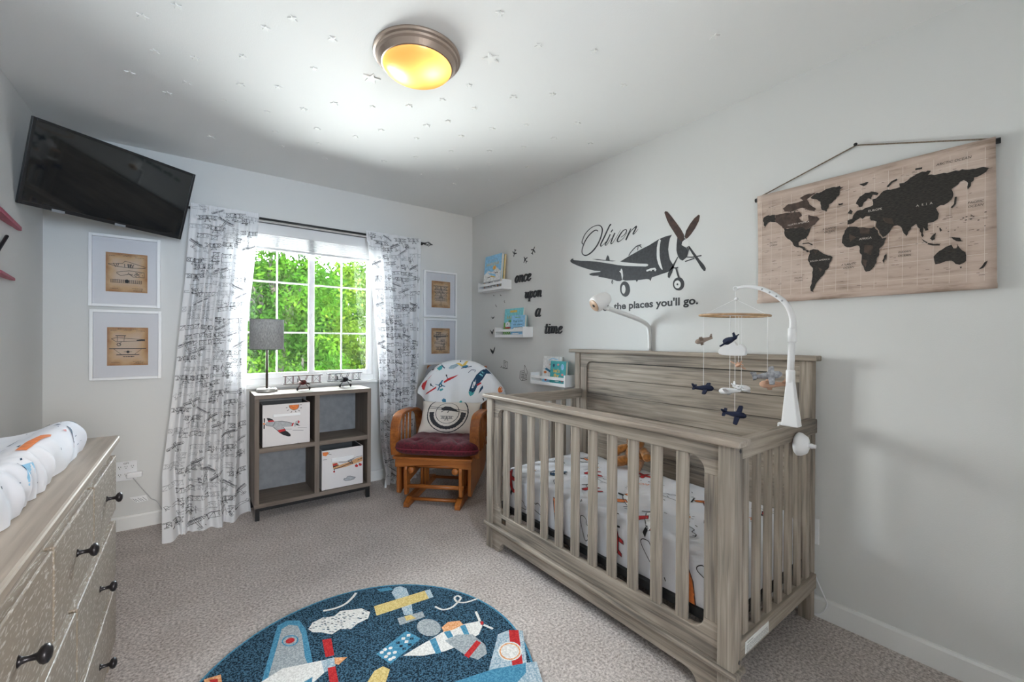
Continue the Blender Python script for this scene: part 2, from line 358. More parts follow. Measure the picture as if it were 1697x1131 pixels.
# traced outlines, millimetres in their own plane
D={"plane_fill":[[[1766,1734],[1704,1756],[1649,1773],[1601,1788],[1554,1800],[1514,1814],[1483,1825],[1446,1832],[1400,1834],[1413,1816],[1420,1787],[1424,1753],[1420,1723],[1412,1691],[1394,1663],[1383,1640],[1424,1621],[1458,1615],[1492,1609],[1527,1603],[1533,1601],[1542,1581],[1550,1591],[1570,1596],[1619,1596],[1631,1597],[1642,1585],[1649,1598],[1730,1604],[1753,1612],[1772,1605],[1796,1608],[1820,1618],[1849,1627],[1900,1641],[1957,1655],[1952,1661],[2005,1667],[2032,1676],[2041,1684],[2016,1689],[1941,1686],[1936,1692],[1995,1702],[2072,1727],[2140,1753],[2200,1780],[2224,1795],[2229,1806],[2218,1815],[2197,1817],[2203,1811],[2188,1804],[2123,1789],[2055,1778],[1974,1762],[1911,1745],[1845,1728],[1792,1713],[1726,1698],[1636,1683],[1575,1673],[1561,1675],[1557,1682],[1567,1689],[1636,1701],[1703,1715],[1754,1727],[1773,1734]],[[1893,1759],[1886,1777],[1876,1792],[1865,1778],[1858,1753]],[[2017,1786],[1963,1777],[1891,1760],[1806,1742],[1835,1743],[1901,1757],[1974,1774]],[[1365,1812],[1323,1801],[1312,1792],[1333,1781],[1338,1763],[1309,1743],[1304,1714],[1311,1686],[1332,1674],[1348,1684],[1362,1708],[1370,1739],[1369,1773]],[[1299,1749],[1291,1750],[1261,1707],[1231,1664],[1206,1633],[1195,1613],[1197,1599],[1206,1599],[1221,1618],[1245,1659],[1276,1707]],[[1356,1703],[1369,1680],[1385,1648],[1396,1615],[1415,1583],[1425,1591],[1424,1613],[1404,1641],[1386,1668],[1364,1699]],[[1320,1540],[1321,1532],[1323,1524],[1327,1517],[1333,1512],[1339,1508],[1347,1506],[1355,1506],[1363,1508],[1370,1511],[1377,1516],[1383,1523],[1388,1530],[1390,1539],[1391,1547],[1390,1556],[1388,1563],[1383,1570],[1378,1576],[1371,1579],[1363,1581],[1355,1581],[1347,1579],[1340,1576],[1333,1571],[1328,1564],[1323,1556],[1321,1548]],[[1693,1548],[1692,1537],[1694,1527],[1698,1518],[1703,1510],[1710,1504],[1718,1501],[1726,1499],[1735,1501],[1744,1505],[1752,1511],[1759,1519],[1765,1529],[1769,1539],[1771,1551],[1771,1562],[1770,1573],[1766,1582],[1760,1590],[1753,1596],[1745,1599],[1737,1600],[1728,1598],[1719,1594],[1711,1588],[1704,1580],[1699,1570],[1695,1560]]],"prop_fill":[[[1449,1974],[1443,1982],[1429,1975],[1404,1943],[1376,1903],[1344,1856],[1325,1819],[1322,1799],[1338,1782],[1365,1812],[1389,1851],[1414,1891],[1431,1925]],[[1320,1808],[1310,1840],[1287,1873],[1262,1899],[1237,1913],[1231,1906],[1237,1877],[1257,1843],[1281,1815],[1302,1796],[1312,1794]]],"plane_white":[[[1341,1540],[1342,1535],[1343,1530],[1346,1526],[1349,1523],[1353,1520],[1357,1519],[1361,1519],[1366,1520],[1370,1522],[1374,1525],[1377,1529],[1380,1534],[1381,1539],[1382,1544],[1382,1549],[1380,1554],[1378,1558],[1374,1561],[1370,1563],[1366,1565],[1362,1565],[1357,1564],[1353,1562],[1349,1558],[1346,1554],[1343,1550],[1342,1545]],[[1726,1547],[1727,1541],[1728,1535],[1730,1530],[1732,1526],[1735,1522],[1738,1521],[1742,1520],[1745,1521],[1748,1524],[1751,1527],[1754,1532],[1756,1538],[1757,1544],[1757,1550],[1757,1556],[1756,1562],[1754,1568],[1751,1572],[1749,1575],[1745,1577],[1742,1577],[1738,1576],[1735,1574],[1732,1570],[1730,1565],[1728,1560],[1727,1554]],[[1765,1683],[1758,1685],[1751,1669],[1747,1638],[1751,1612],[1755,1616],[1763,1655],[1779,1671],[1767,1673]],[[1481,1825],[1491,1810],[1498,1776],[1499,1735],[1497,1709],[1488,1677],[1474,1652],[1461,1637],[1458,1642],[1471,1680],[1479,1722],[1480,1763],[1476,1797],[1471,1816]]],"plane_dot":[[[1356,1541],[1357,1539],[1358,1536],[1361,1535],[1363,1536],[1366,1537],[1367,1540],[1368,1542],[1367,1545],[1366,1547],[1363,1548],[1361,1548],[1358,1546],[1357,1544]]],"plane_stroke":[[5,[[1703,1760],[1689,1778],[1668,1795],[1648,1808],[1629,1813],[1609,1813]]],[4,[[1625,1813],[1605,1794]]],[4,[[1632,1809],[1636,1783]]],[5,[[1301,1747],[1306,1690],[1271,1684],[1219,1685]]],[5,[[1316,1666],[1260,1676]]],[4,[[1292,1740],[1305,1695]]],[8,[[1372,1639],[1364,1611],[1353,1578]]],[5,[[1385,1638],[1358,1639]]],[4,[[1836,1620],[1840,1603],[1835,1594],[1829,1601],[1835,1620]]]],"plane_wstroke":[[5,[[1570,1646],[1540,1652],[1511,1652],[1506,1645],[1512,1638]]],[4,[[1540,1652],[1535,1641]]]],"hubw":[[[1337,1765],[1333,1781],[1317,1792],[1302,1788],[1294,1774],[1296,1756],[1307,1745],[1322,1758]]],"oliver":[[[[2102,1904],[2111,1919],[2105,1937],[2085,1968],[2054,1992],[2014,2008],[1975,2011],[1947,2005],[1930,1990],[1923,1969],[1930,1937],[1944,1907],[1970,1872],[2003,1844],[2038,1826],[2073,1820],[2099,1830],[2111,1851],[2105,1880],[2084,1918],[2049,1953],[2009,1975],[1980,1980],[1961,1969]],[4.4,4.9,4.9,4.4,3.9,3.4,2.9,3.4,4.9,6.3,6.8,6.8,6.8,6.8,6.3,4.9,4.4,4.9,5.8,6.3,5.8,5.3,4.4,3.4]],[[[1846,1991],[1858,1987],[1876,1963],[1908,1915],[1936,1875],[1934,1861],[1920,1866],[1892,1883]],[5.8,6.3,6.8,7.3,6.8,4.4,2.4,1.9]],[[[1854,1927],[1880,1888],[1898,1868],[1890,1860],[1876,1869],[1844,1899]],[5.3,6.8,5.8,3.4,2.4,1.7]],[[[1833,1954],[1850,1939]],[5.3,4.9]],[[[1815,1928],[1831,1904],[1848,1870],[1843,1862],[1828,1871],[1795,1907],[1769,1940]],[5.8,6.8,5.8,3.9,2.4,1.9,1.5]],[[[1767,1890],[1740,1900],[1722,1919],[1726,1932],[1748,1929],[1774,1907],[1794,1879],[1789,1865],[1769,1868],[1739,1886],[1717,1911]],[1.9,2.9,4.4,2.9,4.4,6.3,6.8,4.4,2.4,1.9,1.5]],[[[1688,1930],[1706,1900],[1727,1863]],[4.4,6.8,6.3]],[[[1714,1881],[1690,1911],[1661,1930],[1646,1935],[1655,1917],[1671,1895],[1661,1893],[1633,1916]],[1.9,2.4,3.9,5.8,6.3,5.3,2.9,1.5]]],"map_dark":[[[897,1814],[884,1820],[846,1817],[845,1782],[867,1789],[884,1776],[892,1760],[895,1790],[900,1800]],[[809,1743],[784,1740],[754,1738],[735,1735],[720,1724],[711,1722],[697,1730],[706,1710],[711,1695],[718,1685],[715,1671],[722,1683],[739,1678],[749,1669],[748,1654],[734,1649],[720,1630],[705,1620],[715,1618],[734,1638],[754,1647],[766,1655],[779,1680],[794,1694],[805,1710],[808,1725]],[[702,1857],[688,1870],[661,1873],[643,1881],[616,1882],[580,1874],[595,1865],[597,1842],[616,1824],[634,1812],[642,1783],[656,1791],[663,1814],[665,1831],[679,1846]],[[601,1807],[584,1806],[586,1799],[599,1799]],[[710,1596],[705,1611],[706,1625],[691,1628],[673,1622],[655,1603],[637,1592],[620,1582],[623,1569],[632,1552],[634,1536],[645,1527],[654,1506],[665,1494],[672,1484],[681,1469],[686,1453],[688,1437],[699,1443],[698,1468],[693,1506],[692,1544],[705,1562],[712,1582]],[[569,1699],[550,1698],[527,1690],[496,1681],[480,1683],[469,1656],[456,1631],[442,1633],[450,1611],[465,1591],[465,1566],[473,1545],[480,1521],[493,1506],[506,1504],[513,1522],[522,1546],[520,1569],[528,1593],[529,1613],[545,1616],[559,1613],[578,1622],[588,1638],[585,1667],[578,1687]],[[455,1542],[450,1561],[443,1568],[444,1546],[450,1530]],[[569,1711],[569,1728],[553,1731],[550,1744],[537,1761],[519,1760],[501,1767],[485,1772],[488,1795],[470,1801],[453,1819],[424,1819],[404,1821],[406,1835],[392,1834],[380,1841],[364,1852],[341,1861],[317,1856],[326,1843],[296,1838],[275,1835],[254,1838],[230,1833],[206,1828],[187,1829],[174,1822],[180,1810],[200,1799],[208,1799],[216,1772],[224,1761],[223,1784],[233,1797],[247,1786],[264,1774],[259,1755],[264,1736],[274,1726],[283,1721],[292,1723],[303,1715],[296,1693],[299,1673],[310,1665],[325,1664],[323,1637],[332,1636],[338,1651],[336,1619],[340,1614],[346,1647],[353,1654],[357,1668],[371,1658],[379,1643],[386,1626],[393,1641],[399,1663],[411,1674],[423,1674],[429,1664],[440,1645],[454,1636],[465,1655],[476,1683],[474,1702],[492,1711],[494,1729],[509,1732],[518,1723],[527,1731],[541,1722],[550,1713]],[[541,1791],[528,1817],[510,1827],[488,1827],[468,1815],[472,1807],[486,1814],[490,1795],[501,1804],[514,1790],[519,1774],[530,1774]],[[569,1758],[560,1773],[551,1762],[555,1751]],[[309,1536],[302,1546],[288,1558],[277,1567],[263,1572],[258,1558],[251,1557],[250,1575],[242,1556],[228,1539],[226,1519],[231,1502],[242,1496],[252,1500],[263,1514],[277,1514],[291,1508],[304,1506],[307,1521]],[[242,1489],[236,1488],[239,1481]],[[196,1473],[188,1484],[182,1497],[175,1501],[178,1490],[186,1476]],[[319,1605],[310,1619],[303,1623],[306,1600],[313,1596]],[[347,1618],[334,1600],[325,1591],[328,1589],[340,1604]],[[272,1601],[256,1598],[242,1593],[233,1579],[245,1581],[259,1591]],[[295,1642],[287,1630],[292,1625]],[[530,1869],[499,1868],[515,1856]]],"map_brown":[[[845,1815],[805,1815],[774,1810],[747,1808],[735,1788],[747,1780],[740,1767],[720,1754],[710,1763],[711,1785],[697,1777],[678,1770],[669,1757],[678,1748],[687,1736],[701,1731],[711,1722],[720,1721],[735,1735],[754,1738],[784,1740],[809,1743],[825,1763],[838,1777],[845,1782]],[[813,1838],[790,1852],[760,1850],[731,1854],[745,1869],[716,1878],[681,1876],[698,1867],[716,1855],[707,1831],[681,1805],[688,1796],[716,1809],[735,1822],[755,1821],[779,1815],[805,1822]]],"map_brown2":[[[529,1691],[497,1681],[497,1656],[527,1665]],[[456,1714],[427,1705],[420,1679],[444,1690]],[[511,1616],[484,1608],[491,1570],[513,1585]],[[520,1558],[502,1549],[508,1522],[518,1540]],[[563,1671],[539,1651],[560,1634]],[[691,1625],[673,1620],[684,1602]],[[673,1546],[657,1534],[663,1521]]],"map_stroke":[[4,[[325,1587],[310,1580],[293,1577]]],[4,[[264,1706],[255,1718],[253,1743]]],[5,[[441,1832],[428,1847],[412,1853]]],[5,[[360,1875],[341,1874]]],[3,[[734,1660],[710,1659],[694,1647]]]],"bird_stroke":[[4,[[3231,1636],[3219,1625],[3210,1628]]],[4,[[3121,1630],[3109,1619],[3098,1620]]],[4,[[3048,1572],[3056,1562],[3043,1548]]],[4,[[3195,1547],[3186,1532],[3169,1518]]]],"bird_fill":[[[3265,1436],[3235,1423],[3206,1435],[3217,1423],[3235,1411],[3246,1421]],[[3279,1312],[3257,1297],[3243,1289],[3227,1316],[3220,1314],[3231,1284],[3243,1268],[3255,1276]],[[3279,1137],[3257,1129],[3228,1111],[3217,1133],[3201,1154],[3199,1141],[3210,1112],[3230,1086],[3261,1103]]],"page_stroke":[[3,[[3057,1034],[2997,1020],[3000,966],[3063,973],[3057,1034]]],[3,[[3044,1019],[3020,1015],[3024,982],[3043,984],[3044,1019]]],[3,[[3063,973],[3043,961],[3000,966]]],[3,[[3109,967],[3083,984],[3091,971],[3056,963]]],[3,[[2759,1008],[2767,960],[2817,952],[2824,889],[2797,872],[2728,889],[2740,914],[2721,951],[2759,1008]]],[3,[[2767,960],[2740,914]]],[3,[[2797,872],[2785,889],[2743,900],[2740,914]]],[3,[[2807,938],[2770,945]]],[3,[[2807,924],[2763,932]]],[3,[[2807,909],[2759,919]]],[3,[[2807,897],[2759,906]]]],"jets":[[2908,1970],[2759,1893],[2654,1953]],"stars":[[-54,1984],[-160,2125],[297,1792],[221,1911],[447,1815],[-136,2351],[0,2301],[165,2163],[429,2062],[-239,2613],[-30,2549],[175,2407],[323,2320],[-108,2713],[116,2615],[311,2607],[461,2460],[577,2304],[744,2215],[894,2087],[909,1292],[1136,1335],[1345,1218],[1661,866],[1049,1744],[1006,1931],[1178,1900],[1278,1693],[1416,1555],[1636,1294],[1129,2100],[1057,2218],[1371,2019],[1502,1865],[1715,1675],[1958,1800],[1732,1888],[1274,2206],[1073,2396],[867,2429],[772,2598],[566,2638],[378,2827],[79,3144],[1324,2420],[1521,2268],[1658,2088],[1179,2644],[1034,2838],[1638,2441],[1875,2313],[1491,2643],[1344,2894],[1622,2914],[1816,2695],[704,3040],[441,3014],[617,2834]],"bigstars":[[659,1974],[1026,1522]],"rug":[["white",[[381,1899],[404,1932],[449,1941],[488,1921],[520,1942],[560,1922],[601,1904],[623,1856],[602,1819],[554,1812],[523,1794],[487,1821],[451,1808],[419,1847],[391,1868]]],["blue",[[704,2008],[760,1988],[769,1955],[714,1975]]],["pale",[[751,1937],[778,1966],[805,1966],[822,1927],[811,1872],[792,1796],[768,1731],[735,1746],[751,1827],[749,1877]]],["yellow",[[650,1886],[885,1859],[874,1791],[637,1815]]],["pale",[[885,1859],[911,1855],[896,1789],[874,1791]]],["grey",[[703,1744],[810,1723],[803,1682],[695,1695]]],["yellow",[[732,1738],[759,1732],[768,1697],[728,1706]]],["grey",[[821,1571],[814,1562],[805,1556],[796,1553],[787,1552],[777,1555],[768,1560],[760,1567],[753,1577],[748,1588],[744,1600],[743,1613],[743,1626],[746,1639],[751,1650],[758,1659],[766,1666],[776,1670],[786,1671],[796,1668],[805,1663],[814,1655],[821,1645],[827,1633],[830,1620],[831,1607],[830,1593],[826,1581]]],["white",[[638,1524],[699,1534],[767,1542],[853,1557],[924,1538],[976,1519],[972,1485],[932,1451],[878,1445],[820,1445],[776,1450],[700,1478]]],["blue",[[755,1540],[781,1540],[762,1451],[742,1458]]],["blue",[[823,1547],[850,1551],[842,1502],[819,1504]]],["blue",[[895,1542],[917,1534],[898,1461],[883,1487]]],["grey",[[803,1501],[862,1502],[911,1466],[920,1385],[900,1343],[855,1337],[831,1381],[813,1450]]],["red",[[825,1388],[906,1428],[913,1405],[832,1365]]],["orange",[[829,1578],[867,1593],[911,1570],[911,1540],[857,1538],[824,1550]]],["red",[[985,1497],[980,1492],[975,1490],[971,1493],[971,1499],[974,1505],[979,1511],[984,1512],[988,1509],[988,1504]]],["blue",[[559,1594],[703,1647],[731,1570],[584,1512]]],["yellow",[[471,1465],[525,1516],[558,1519],[573,1489],[542,1445],[515,1411],[480,1426]]],["blue",[[189,1692],[247,1885],[282,1998],[320,2011],[363,1979],[373,1898],[361,1758],[354,1683],[307,1669]]],["grey",[[205,1686],[264,1872],[293,1965],[322,1976],[350,1947],[353,1881],[337,1735],[339,1695],[278,1702]]],["blue",[[337,1859],[336,1851],[333,1844],[329,1839],[325,1835],[319,1832],[313,1832],[307,1833],[301,1836],[295,1840],[290,1846],[286,1853],[283,1861],[281,1870],[280,1878],[281,1886],[284,1893],[288,1899],[292,1903],[298,1906],[304,1907],[311,1905],[317,1902],[323,1898],[328,1891],[332,1884],[335,1876],[337,1868]]],["grey",[[332,1861],[331,1855],[329,1850],[326,1845],[322,1842],[317,1840],[312,1840],[307,1841],[302,1843],[297,1847],[293,1852],[290,1857],[287,1863],[286,1870],[285,1876],[286,1882],[288,1888],[291,1892],[295,1895],[300,1897],[305,1898],[310,1897],[315,1894],[320,1891],[325,1886],[328,1880],[331,1874],[332,1867]]],["red",[[324,1866],[324,1863],[323,1859],[321,1856],[318,1854],[315,1852],[312,1852],[309,1852],[305,1853],[302,1854],[299,1857],[296,1860],[295,1863],[293,1867],[293,1871],[293,1874],[294,1878],[296,1881],[299,1883],[302,1885],[305,1886],[309,1886],[312,1885],[316,1883],[319,1881],[321,1878],[323,1874],[324,1870]]],["white",[[178,1700],[261,1727],[382,1684],[378,1616],[333,1590],[279,1586],[172,1644]]],["pale",[[382,1684],[426,1671],[419,1625],[378,1616]]],["blue",[[297,1612],[340,1620],[328,1583],[305,1583]]],["red",[[412,1798],[443,1785],[429,1683],[400,1691]]],["red",[[393,1632],[418,1623],[401,1495],[375,1515]]],["orange",[[426,1669],[465,1643],[429,1623],[419,1637]]],["orange",[[30,1836],[79,1828],[81,1778],[35,1779]]],["red",[[45,1822],[69,1812],[70,1792],[53,1793]]],["pale",[[855,1267],[995,1404],[1045,1398],[1089,1361],[993,1214],[939,1229]]],["red",[[1045,1398],[1077,1374],[975,1215],[939,1233]]],["white",[[1014,1272],[1007,1264],[997,1258],[987,1254],[977,1252],[967,1253],[957,1256],[948,1261],[941,1268],[935,1276],[932,1286],[931,1296],[932,1307],[935,1317],[940,1327],[948,1336],[957,1342],[967,1347],[978,1349],[989,1349],[999,1346],[1008,1341],[1016,1334],[1022,1325],[1025,1314],[1026,1303],[1024,1292],[1020,1282]]],["orange",[[1010,1275],[1003,1268],[995,1263],[986,1259],[977,1258],[968,1258],[959,1260],[951,1265],[945,1271],[940,1278],[937,1287],[936,1296],[937,1306],[940,1315],[945,1324],[952,1331],[960,1337],[968,1341],[978,1343],[988,1343],[997,1341],[1005,1336],[1011,1330],[1016,1322],[1019,1313],[1020,1303],[1019,1293],[1015,1284]]],["white",[[1006,1278],[1000,1272],[993,1268],[985,1265],[977,1263],[969,1264],[962,1266],[955,1270],[950,1275],[945,1282],[943,1289],[942,1297],[942,1305],[945,1313],[949,1321],[955,1327],[961,1332],[969,1336],[977,1337],[986,1337],[993,1335],[1001,1331],[1006,1325],[1011,1318],[1013,1310],[1014,1302],[1013,1294],[1010,1286]]],["blue",[[719,1303],[871,1267],[990,1217],[961,1181],[862,1152],[750,1219]]],["pale",[[990,1217],[1027,1199],[980,1109],[927,1093],[862,1152],[961,1181]]]],"rugw":[[[592,1600],[631,1614],[647,1566],[603,1551]]],"rugdots":[[579,1589],[584,1558],[594,1596],[592,1535],[599,1567],[605,1536],[614,1591],[619,1559]],"rugcheck":[[648,1601],[675,1611],[699,1616],[652,1577],[678,1587],[702,1591],[656,1556],[681,1563]],"rugstroke":[[10,[[459,1987],[501,1974],[548,1978],[589,2006],[617,2036]]],[8,[[870,1719],[887,1679],[925,1669],[967,1686],[995,1705],[991,1728],[971,1723],[968,1689],[998,1663],[1057,1655]]],[9,[[999,1581],[978,1514]]],[9,[[979,1487],[996,1443]]]],"bin1":{"fill":[["orange",[[528,755],[537,756],[591,756],[588,737],[578,724],[558,720],[541,728],[531,740]]],["grey",[[384,642],[391,654],[440,652],[459,653],[488,651],[518,641],[548,629],[543,607],[492,609],[430,618],[395,628]]],["red",[[398,664],[430,664],[441,653],[403,652]]],["black",[[392,682],[408,679],[427,670],[432,661],[400,662]]],["red",[[454,592],[498,596],[508,583],[472,571]]],["black",[[469,574],[507,582],[521,572],[538,552],[538,539],[522,540],[498,551]]],["grey",[[430,620],[492,609],[498,596],[456,590],[437,607]]],["red",[[548,629],[560,631],[551,608],[543,608]]],["grey",[[560,624],[571,641],[588,645],[588,620],[563,601]]],["red",[[585,645],[595,638],[592,625],[583,625]]],["black",[[565,623],[578,623],[599,606],[582,609]]],["black",[[375,681],[383,680],[382,651],[377,652]]],["black",[[375,638],[382,637],[381,610],[374,611]]],["orange",[[370,649],[383,649],[383,639],[372,640]]]],"stroke":[[3,[[528,755],[531,740],[541,728],[558,720],[578,724],[588,737],[591,756]]],[4,[[508,740],[518,741]]],[4,[[516,717],[526,726]]],[4,[[539,702],[546,714]]],[4,[[566,714],[572,703]]],[4,[[586,716],[596,710]]],[4,[[598,731],[609,732]]],[4,[[596,753],[608,754]]],[3,[[384,642],[391,630],[427,621],[438,638],[443,652],[485,651],[518,641],[548,629]]],[3,[[430,618],[456,590],[472,571],[498,551]]],[3,[[492,609],[508,583]]],[2,[[505,593],[546,589]]],[2,[[583,594],[642,588]]],[2,[[551,580],[619,571]]],[4,[[582,486],[592,480]]],[4,[[603,479],[609,482]]],[4,[[642,479],[651,476]]]],"handle":[[430,702],[598,698],[598,681],[430,682]]},"bin2":{"fill":[["orange",[[747,392],[785,390],[787,378],[771,361],[749,368]]],["tan",[[815,302],[849,300],[861,279],[926,291],[981,310],[1033,318],[1034,285],[981,274],[910,260],[827,255],[819,266]]],["red",[[817,294],[845,299],[853,288],[821,280]]],["black",[[819,280],[857,285],[862,280],[821,270]]],["grey",[[926,307],[981,316],[957,298],[941,289]]],["red",[[1001,252],[1000,248],[996,244],[992,243],[986,244],[981,247],[978,251],[977,256],[978,261],[981,264],[986,265],[991,264],[996,261],[1000,257]]],["red",[[1029,256],[1028,252],[1024,249],[1020,248],[1014,249],[1009,252],[1006,256],[1005,261],[1006,265],[1009,268],[1014,269],[1019,268],[1024,266],[1028,261]]],["red",[[834,237],[833,234],[830,232],[827,232],[823,234],[821,236],[820,239],[821,242],[823,244],[827,244],[830,243],[833,240]]],["grey",[[895,165],[899,174],[915,173],[922,186],[942,186],[957,177],[983,168],[973,158],[946,153],[911,156]]]],"stroke":[[6,[[823,256],[880,265],[930,279],[957,282]]],[5,[[945,308],[963,275]]],[5,[[922,302],[961,275]]],[3,[[860,304],[910,296],[949,307],[981,320],[1033,324]]],[5,[[997,295],[1033,306]]],[4,[[829,255],[829,241]]],[4,[[985,273],[989,260]]],[4,[[1005,276],[1015,262]]],[3,[[895,165],[899,174],[915,173],[922,186],[942,186],[957,177],[983,168],[973,158],[946,153],[911,156],[895,165]]],[3,[[780,377],[808,368]]],[3,[[787,378],[793,388]]],[4,[[766,116],[775,114]]],[3,[[751,337],[778,336]]]],"handle":[[808,339],[969,339],[965,323],[918,305],[808,313]]}}
BLK={"fill":[["red",[[-100,972],[-127,955],[-162,927],[-196,886],[-228,866],[-259,845],[-269,821],[-259,798],[-238,788],[-228,819],[-210,873],[-176,914],[-141,944]]],["teal",[[-127,975],[-100,999],[-76,996],[-79,972],[-103,958]]],["red",[[-220,753],[-210,769],[-118,829],[-118,814],[-168,783]]],["red",[[-56,870],[-24,896],[69,929],[38,907],[-54,857]]],["blue",[[-130,847],[-99,843],[-72,882],[-61,882],[-75,845],[-40,832],[-44,826],[-77,835],[-99,793],[-107,796],[-92,835],[-128,842]]],["black",[[-67,839],[-68,832],[-72,827],[-78,824],[-85,824],[-91,827],[-96,832],[-97,838],[-96,844],[-91,850],[-85,853],[-79,853],[-72,850],[-68,845]]],["white",[[-76,838],[-77,835],[-80,833],[-84,832],[-87,835],[-88,838],[-87,842],[-84,844],[-80,844],[-77,842]]],["black",[[-153,971],[-154,965],[-158,961],[-164,958],[-170,958],[-176,960],[-179,965],[-181,971],[-180,977],[-176,981],[-170,984],[-164,984],[-158,982],[-154,977]]],["white",[[-161,971],[-162,968],[-165,966],[-169,966],[-171,968],[-173,971],[-171,974],[-169,976],[-165,976],[-162,974]]],["black",[[-44,926],[-34,928],[-29,911],[-39,908]]],["black",[[-177,850],[-167,852],[-160,832],[-171,829]]],["teal",[[-85,808],[-58,815],[-56,802],[-78,791]]],["navy",[[161,800],[181,866],[215,927],[248,960],[282,981],[295,991],[302,971],[342,965],[348,945],[329,935],[295,938],[269,894],[235,854],[209,794],[182,779]]],["teal",[[158,793],[182,794],[209,787],[195,767],[175,755],[163,773]]],["cyan",[[235,930],[248,939],[270,924],[266,913]]],["cyan",[[248,950],[258,957],[282,944],[279,933]]],["red",[[218,851],[255,868],[259,858],[229,838]]],["navy",[[239,775],[249,815],[269,843],[275,822],[256,795]]],["white",[[181,820],[195,873],[215,890],[215,860],[195,820]]],["yellow",[[38,1022],[65,1025],[96,1008],[119,1039],[138,1040],[123,1005],[89,994]]],["blue",[[89,994],[126,1008],[147,1002],[130,982],[99,985]]],["pale",[[-24,980],[-3,1003],[44,1017],[65,1004],[24,977],[-10,973]]],["navy",[[68,1043],[78,1038],[75,1030],[65,1034]]],["blue",[[-61,722],[-47,735],[-30,726],[-26,689],[5,673],[46,654],[63,625],[5,623],[-36,649],[-71,638],[-78,661],[-57,678],[-40,679]]],["cyan",[[26,650],[53,652],[60,628],[33,636]]],["brown",[[61,671],[73,690],[93,625],[80,624]]],["teal",[[90,712],[104,725],[114,712],[101,685]]],["orange",[[446,806],[445,795],[440,786],[433,779],[424,775],[415,775],[407,779],[399,785],[395,794],[393,805],[395,815],[399,824],[406,831],[415,835],[424,835],[433,831],[440,825],[445,816]]],["red",[[394,798],[416,795],[444,789],[433,774],[410,773]]],["black",[[271,739],[278,743],[286,723],[278,719]]]],"stroke":[[8,[[-100,1015],[-72,992],[-55,979]]],[4,[[147,945],[174,969],[208,966],[201,950]]],[5,[[86,981],[174,998]]],[5,[[-165,840],[-144,824]]],[5,[[-34,908],[-24,893]]],[3,[[-92,801],[-71,795]]]]}

# ================================================================== the room
def struct(name, mb, m, parent=None, **k):
    o = mb.build(name, m, parent, **k); o['kind'] = 'structure'; return o
WX0, WX1, WZ0, WZ1 = 0.20, 1.29, 0.87, 2.085      # window opening
def carpet():
    m, nt, b = _base('carpet'); b.inputs['Roughness'].default_value = 0.95; b.inputs['Specular IOR Level'].default_value = 0.1
    tc = nt.nodes.new('ShaderNodeTexCoord')
    a = nt.nodes.new('ShaderNodeTexNoise'); a.inputs['Scale'].default_value = 95; a.inputs['Detail'].default_value = 5; a.inputs['Roughness'].default_value = 0.7
    c = nt.nodes.new('ShaderNodeTexNoise'); c.inputs['Scale'].default_value = 4; c.inputs['Detail'].default_value = 3
    r1 = nt.nodes.new('ShaderNodeValToRGB'); e = r1.color_ramp.elements; e[0].position = .36; e[0].color = (.36, .305, .28, 1); e[1].position = .62; e[1].color = (.88, .80, .76, 1)
    r2 = nt.nodes.new('ShaderNodeValToRGB'); e = r2.color_ramp.elements; e[0].position = .3; e[0].color = (.86, .85, .84, 1); e[1].position = .7; e[1].color = (1, 1, 1, 1)
    mx = nt.nodes.new('ShaderNodeMix'); mx.data_type = 'RGBA'; mx.blend_type = 'MULTIPLY'; mx.inputs['Factor'].default_value = 1
    bp = nt.nodes.new('ShaderNodeBump'); bp.inputs['Strength'].default_value = 0.9; bp.inputs['Distance'].default_value = 0.012
    for n in (a, c): nt.links.new(tc.outputs['Object'], n.inputs['Vector'])
    nt.links.new(a.outputs['Fac'], r1.inputs['Fac']); nt.links.new(c.outputs['Fac'], r2.inputs['Fac'])
    nt.links.new(r1.outputs['Color'], mx.inputs[6]); nt.links.new(r2.outputs['Color'], mx.inputs[7]); nt.links.new(mx.outputs[2], b.inputs['Base Color'])
    nt.links.new(a.outputs['Fac'], bp.inputs['Height']); nt.links.new(bp.outputs['Normal'], b.inputs['Normal'])
carpet()
T = 0.13
struct('floor', MB().box((XL-T, YF-T, -0.12), (XR+T, YB+T, 0)), 'carpet')
struct('ceiling', MB().box((XL-T, YF-T, CH), (XR+T, YB+T, CH+0.12)), 'ceiling_paint')
struct('wall_left', MB().box((XL-T, YF, 0), (XL, YB, CH)), 'wall_paint')
struct('wall_right', MB().box((XR, YF, 0), (XR+T, YB, CH)), 'wall_paint')
# front wall with an added doorway and hallway, unseen, letting in fill light
DX0, DX1, DZ = -0.15, 0.80, 2.05
struct('wall_front', MB().box((XL-T, YF-T, 0), (DX0, YF, CH)).box((DX1, YF-T, 0), (XR+T, YF, CH)).box((DX0, YF-T, DZ), (DX1, YF, CH)), 'wall_paint')
HX0, HX1, HY = -0.9, 1.6, -2.0
struct('floor_fill_hall', MB().box((HX0-T, HY-T, -0.12), (HX1+T, YF-T, 0)), 'carpet')
struct('ceiling_fill_hall', MB().box((HX0-T, HY-T, CH), (HX1+T, YF-T, CH+0.12)), 'ceiling_paint')
struct('wall_fill_hall_left', MB().box((HX0-T, HY-T, 0), (HX0, YF-T, CH)), 'wall_paint'); struct('wall_fill_hall_right', MB().box((HX1, HY-T, 0), (HX1+T, YF-T, CH)), 'wall_paint')
struct('wall_fill_hall_back', MB().box((HX0, HY-T, 0), (HW[0], HY, CH)).box((HW[1], HY-T, 0), (HX1, HY, CH)).box((HW[0], HY-T, 0), (HW[1], HY, HW[2])).box((HW[0], HY-T, HW[3]), (HW[1], HY, CH)), 'wall_paint')  # gap is an added window, sized for the sky fill it lets in
tr = MB()
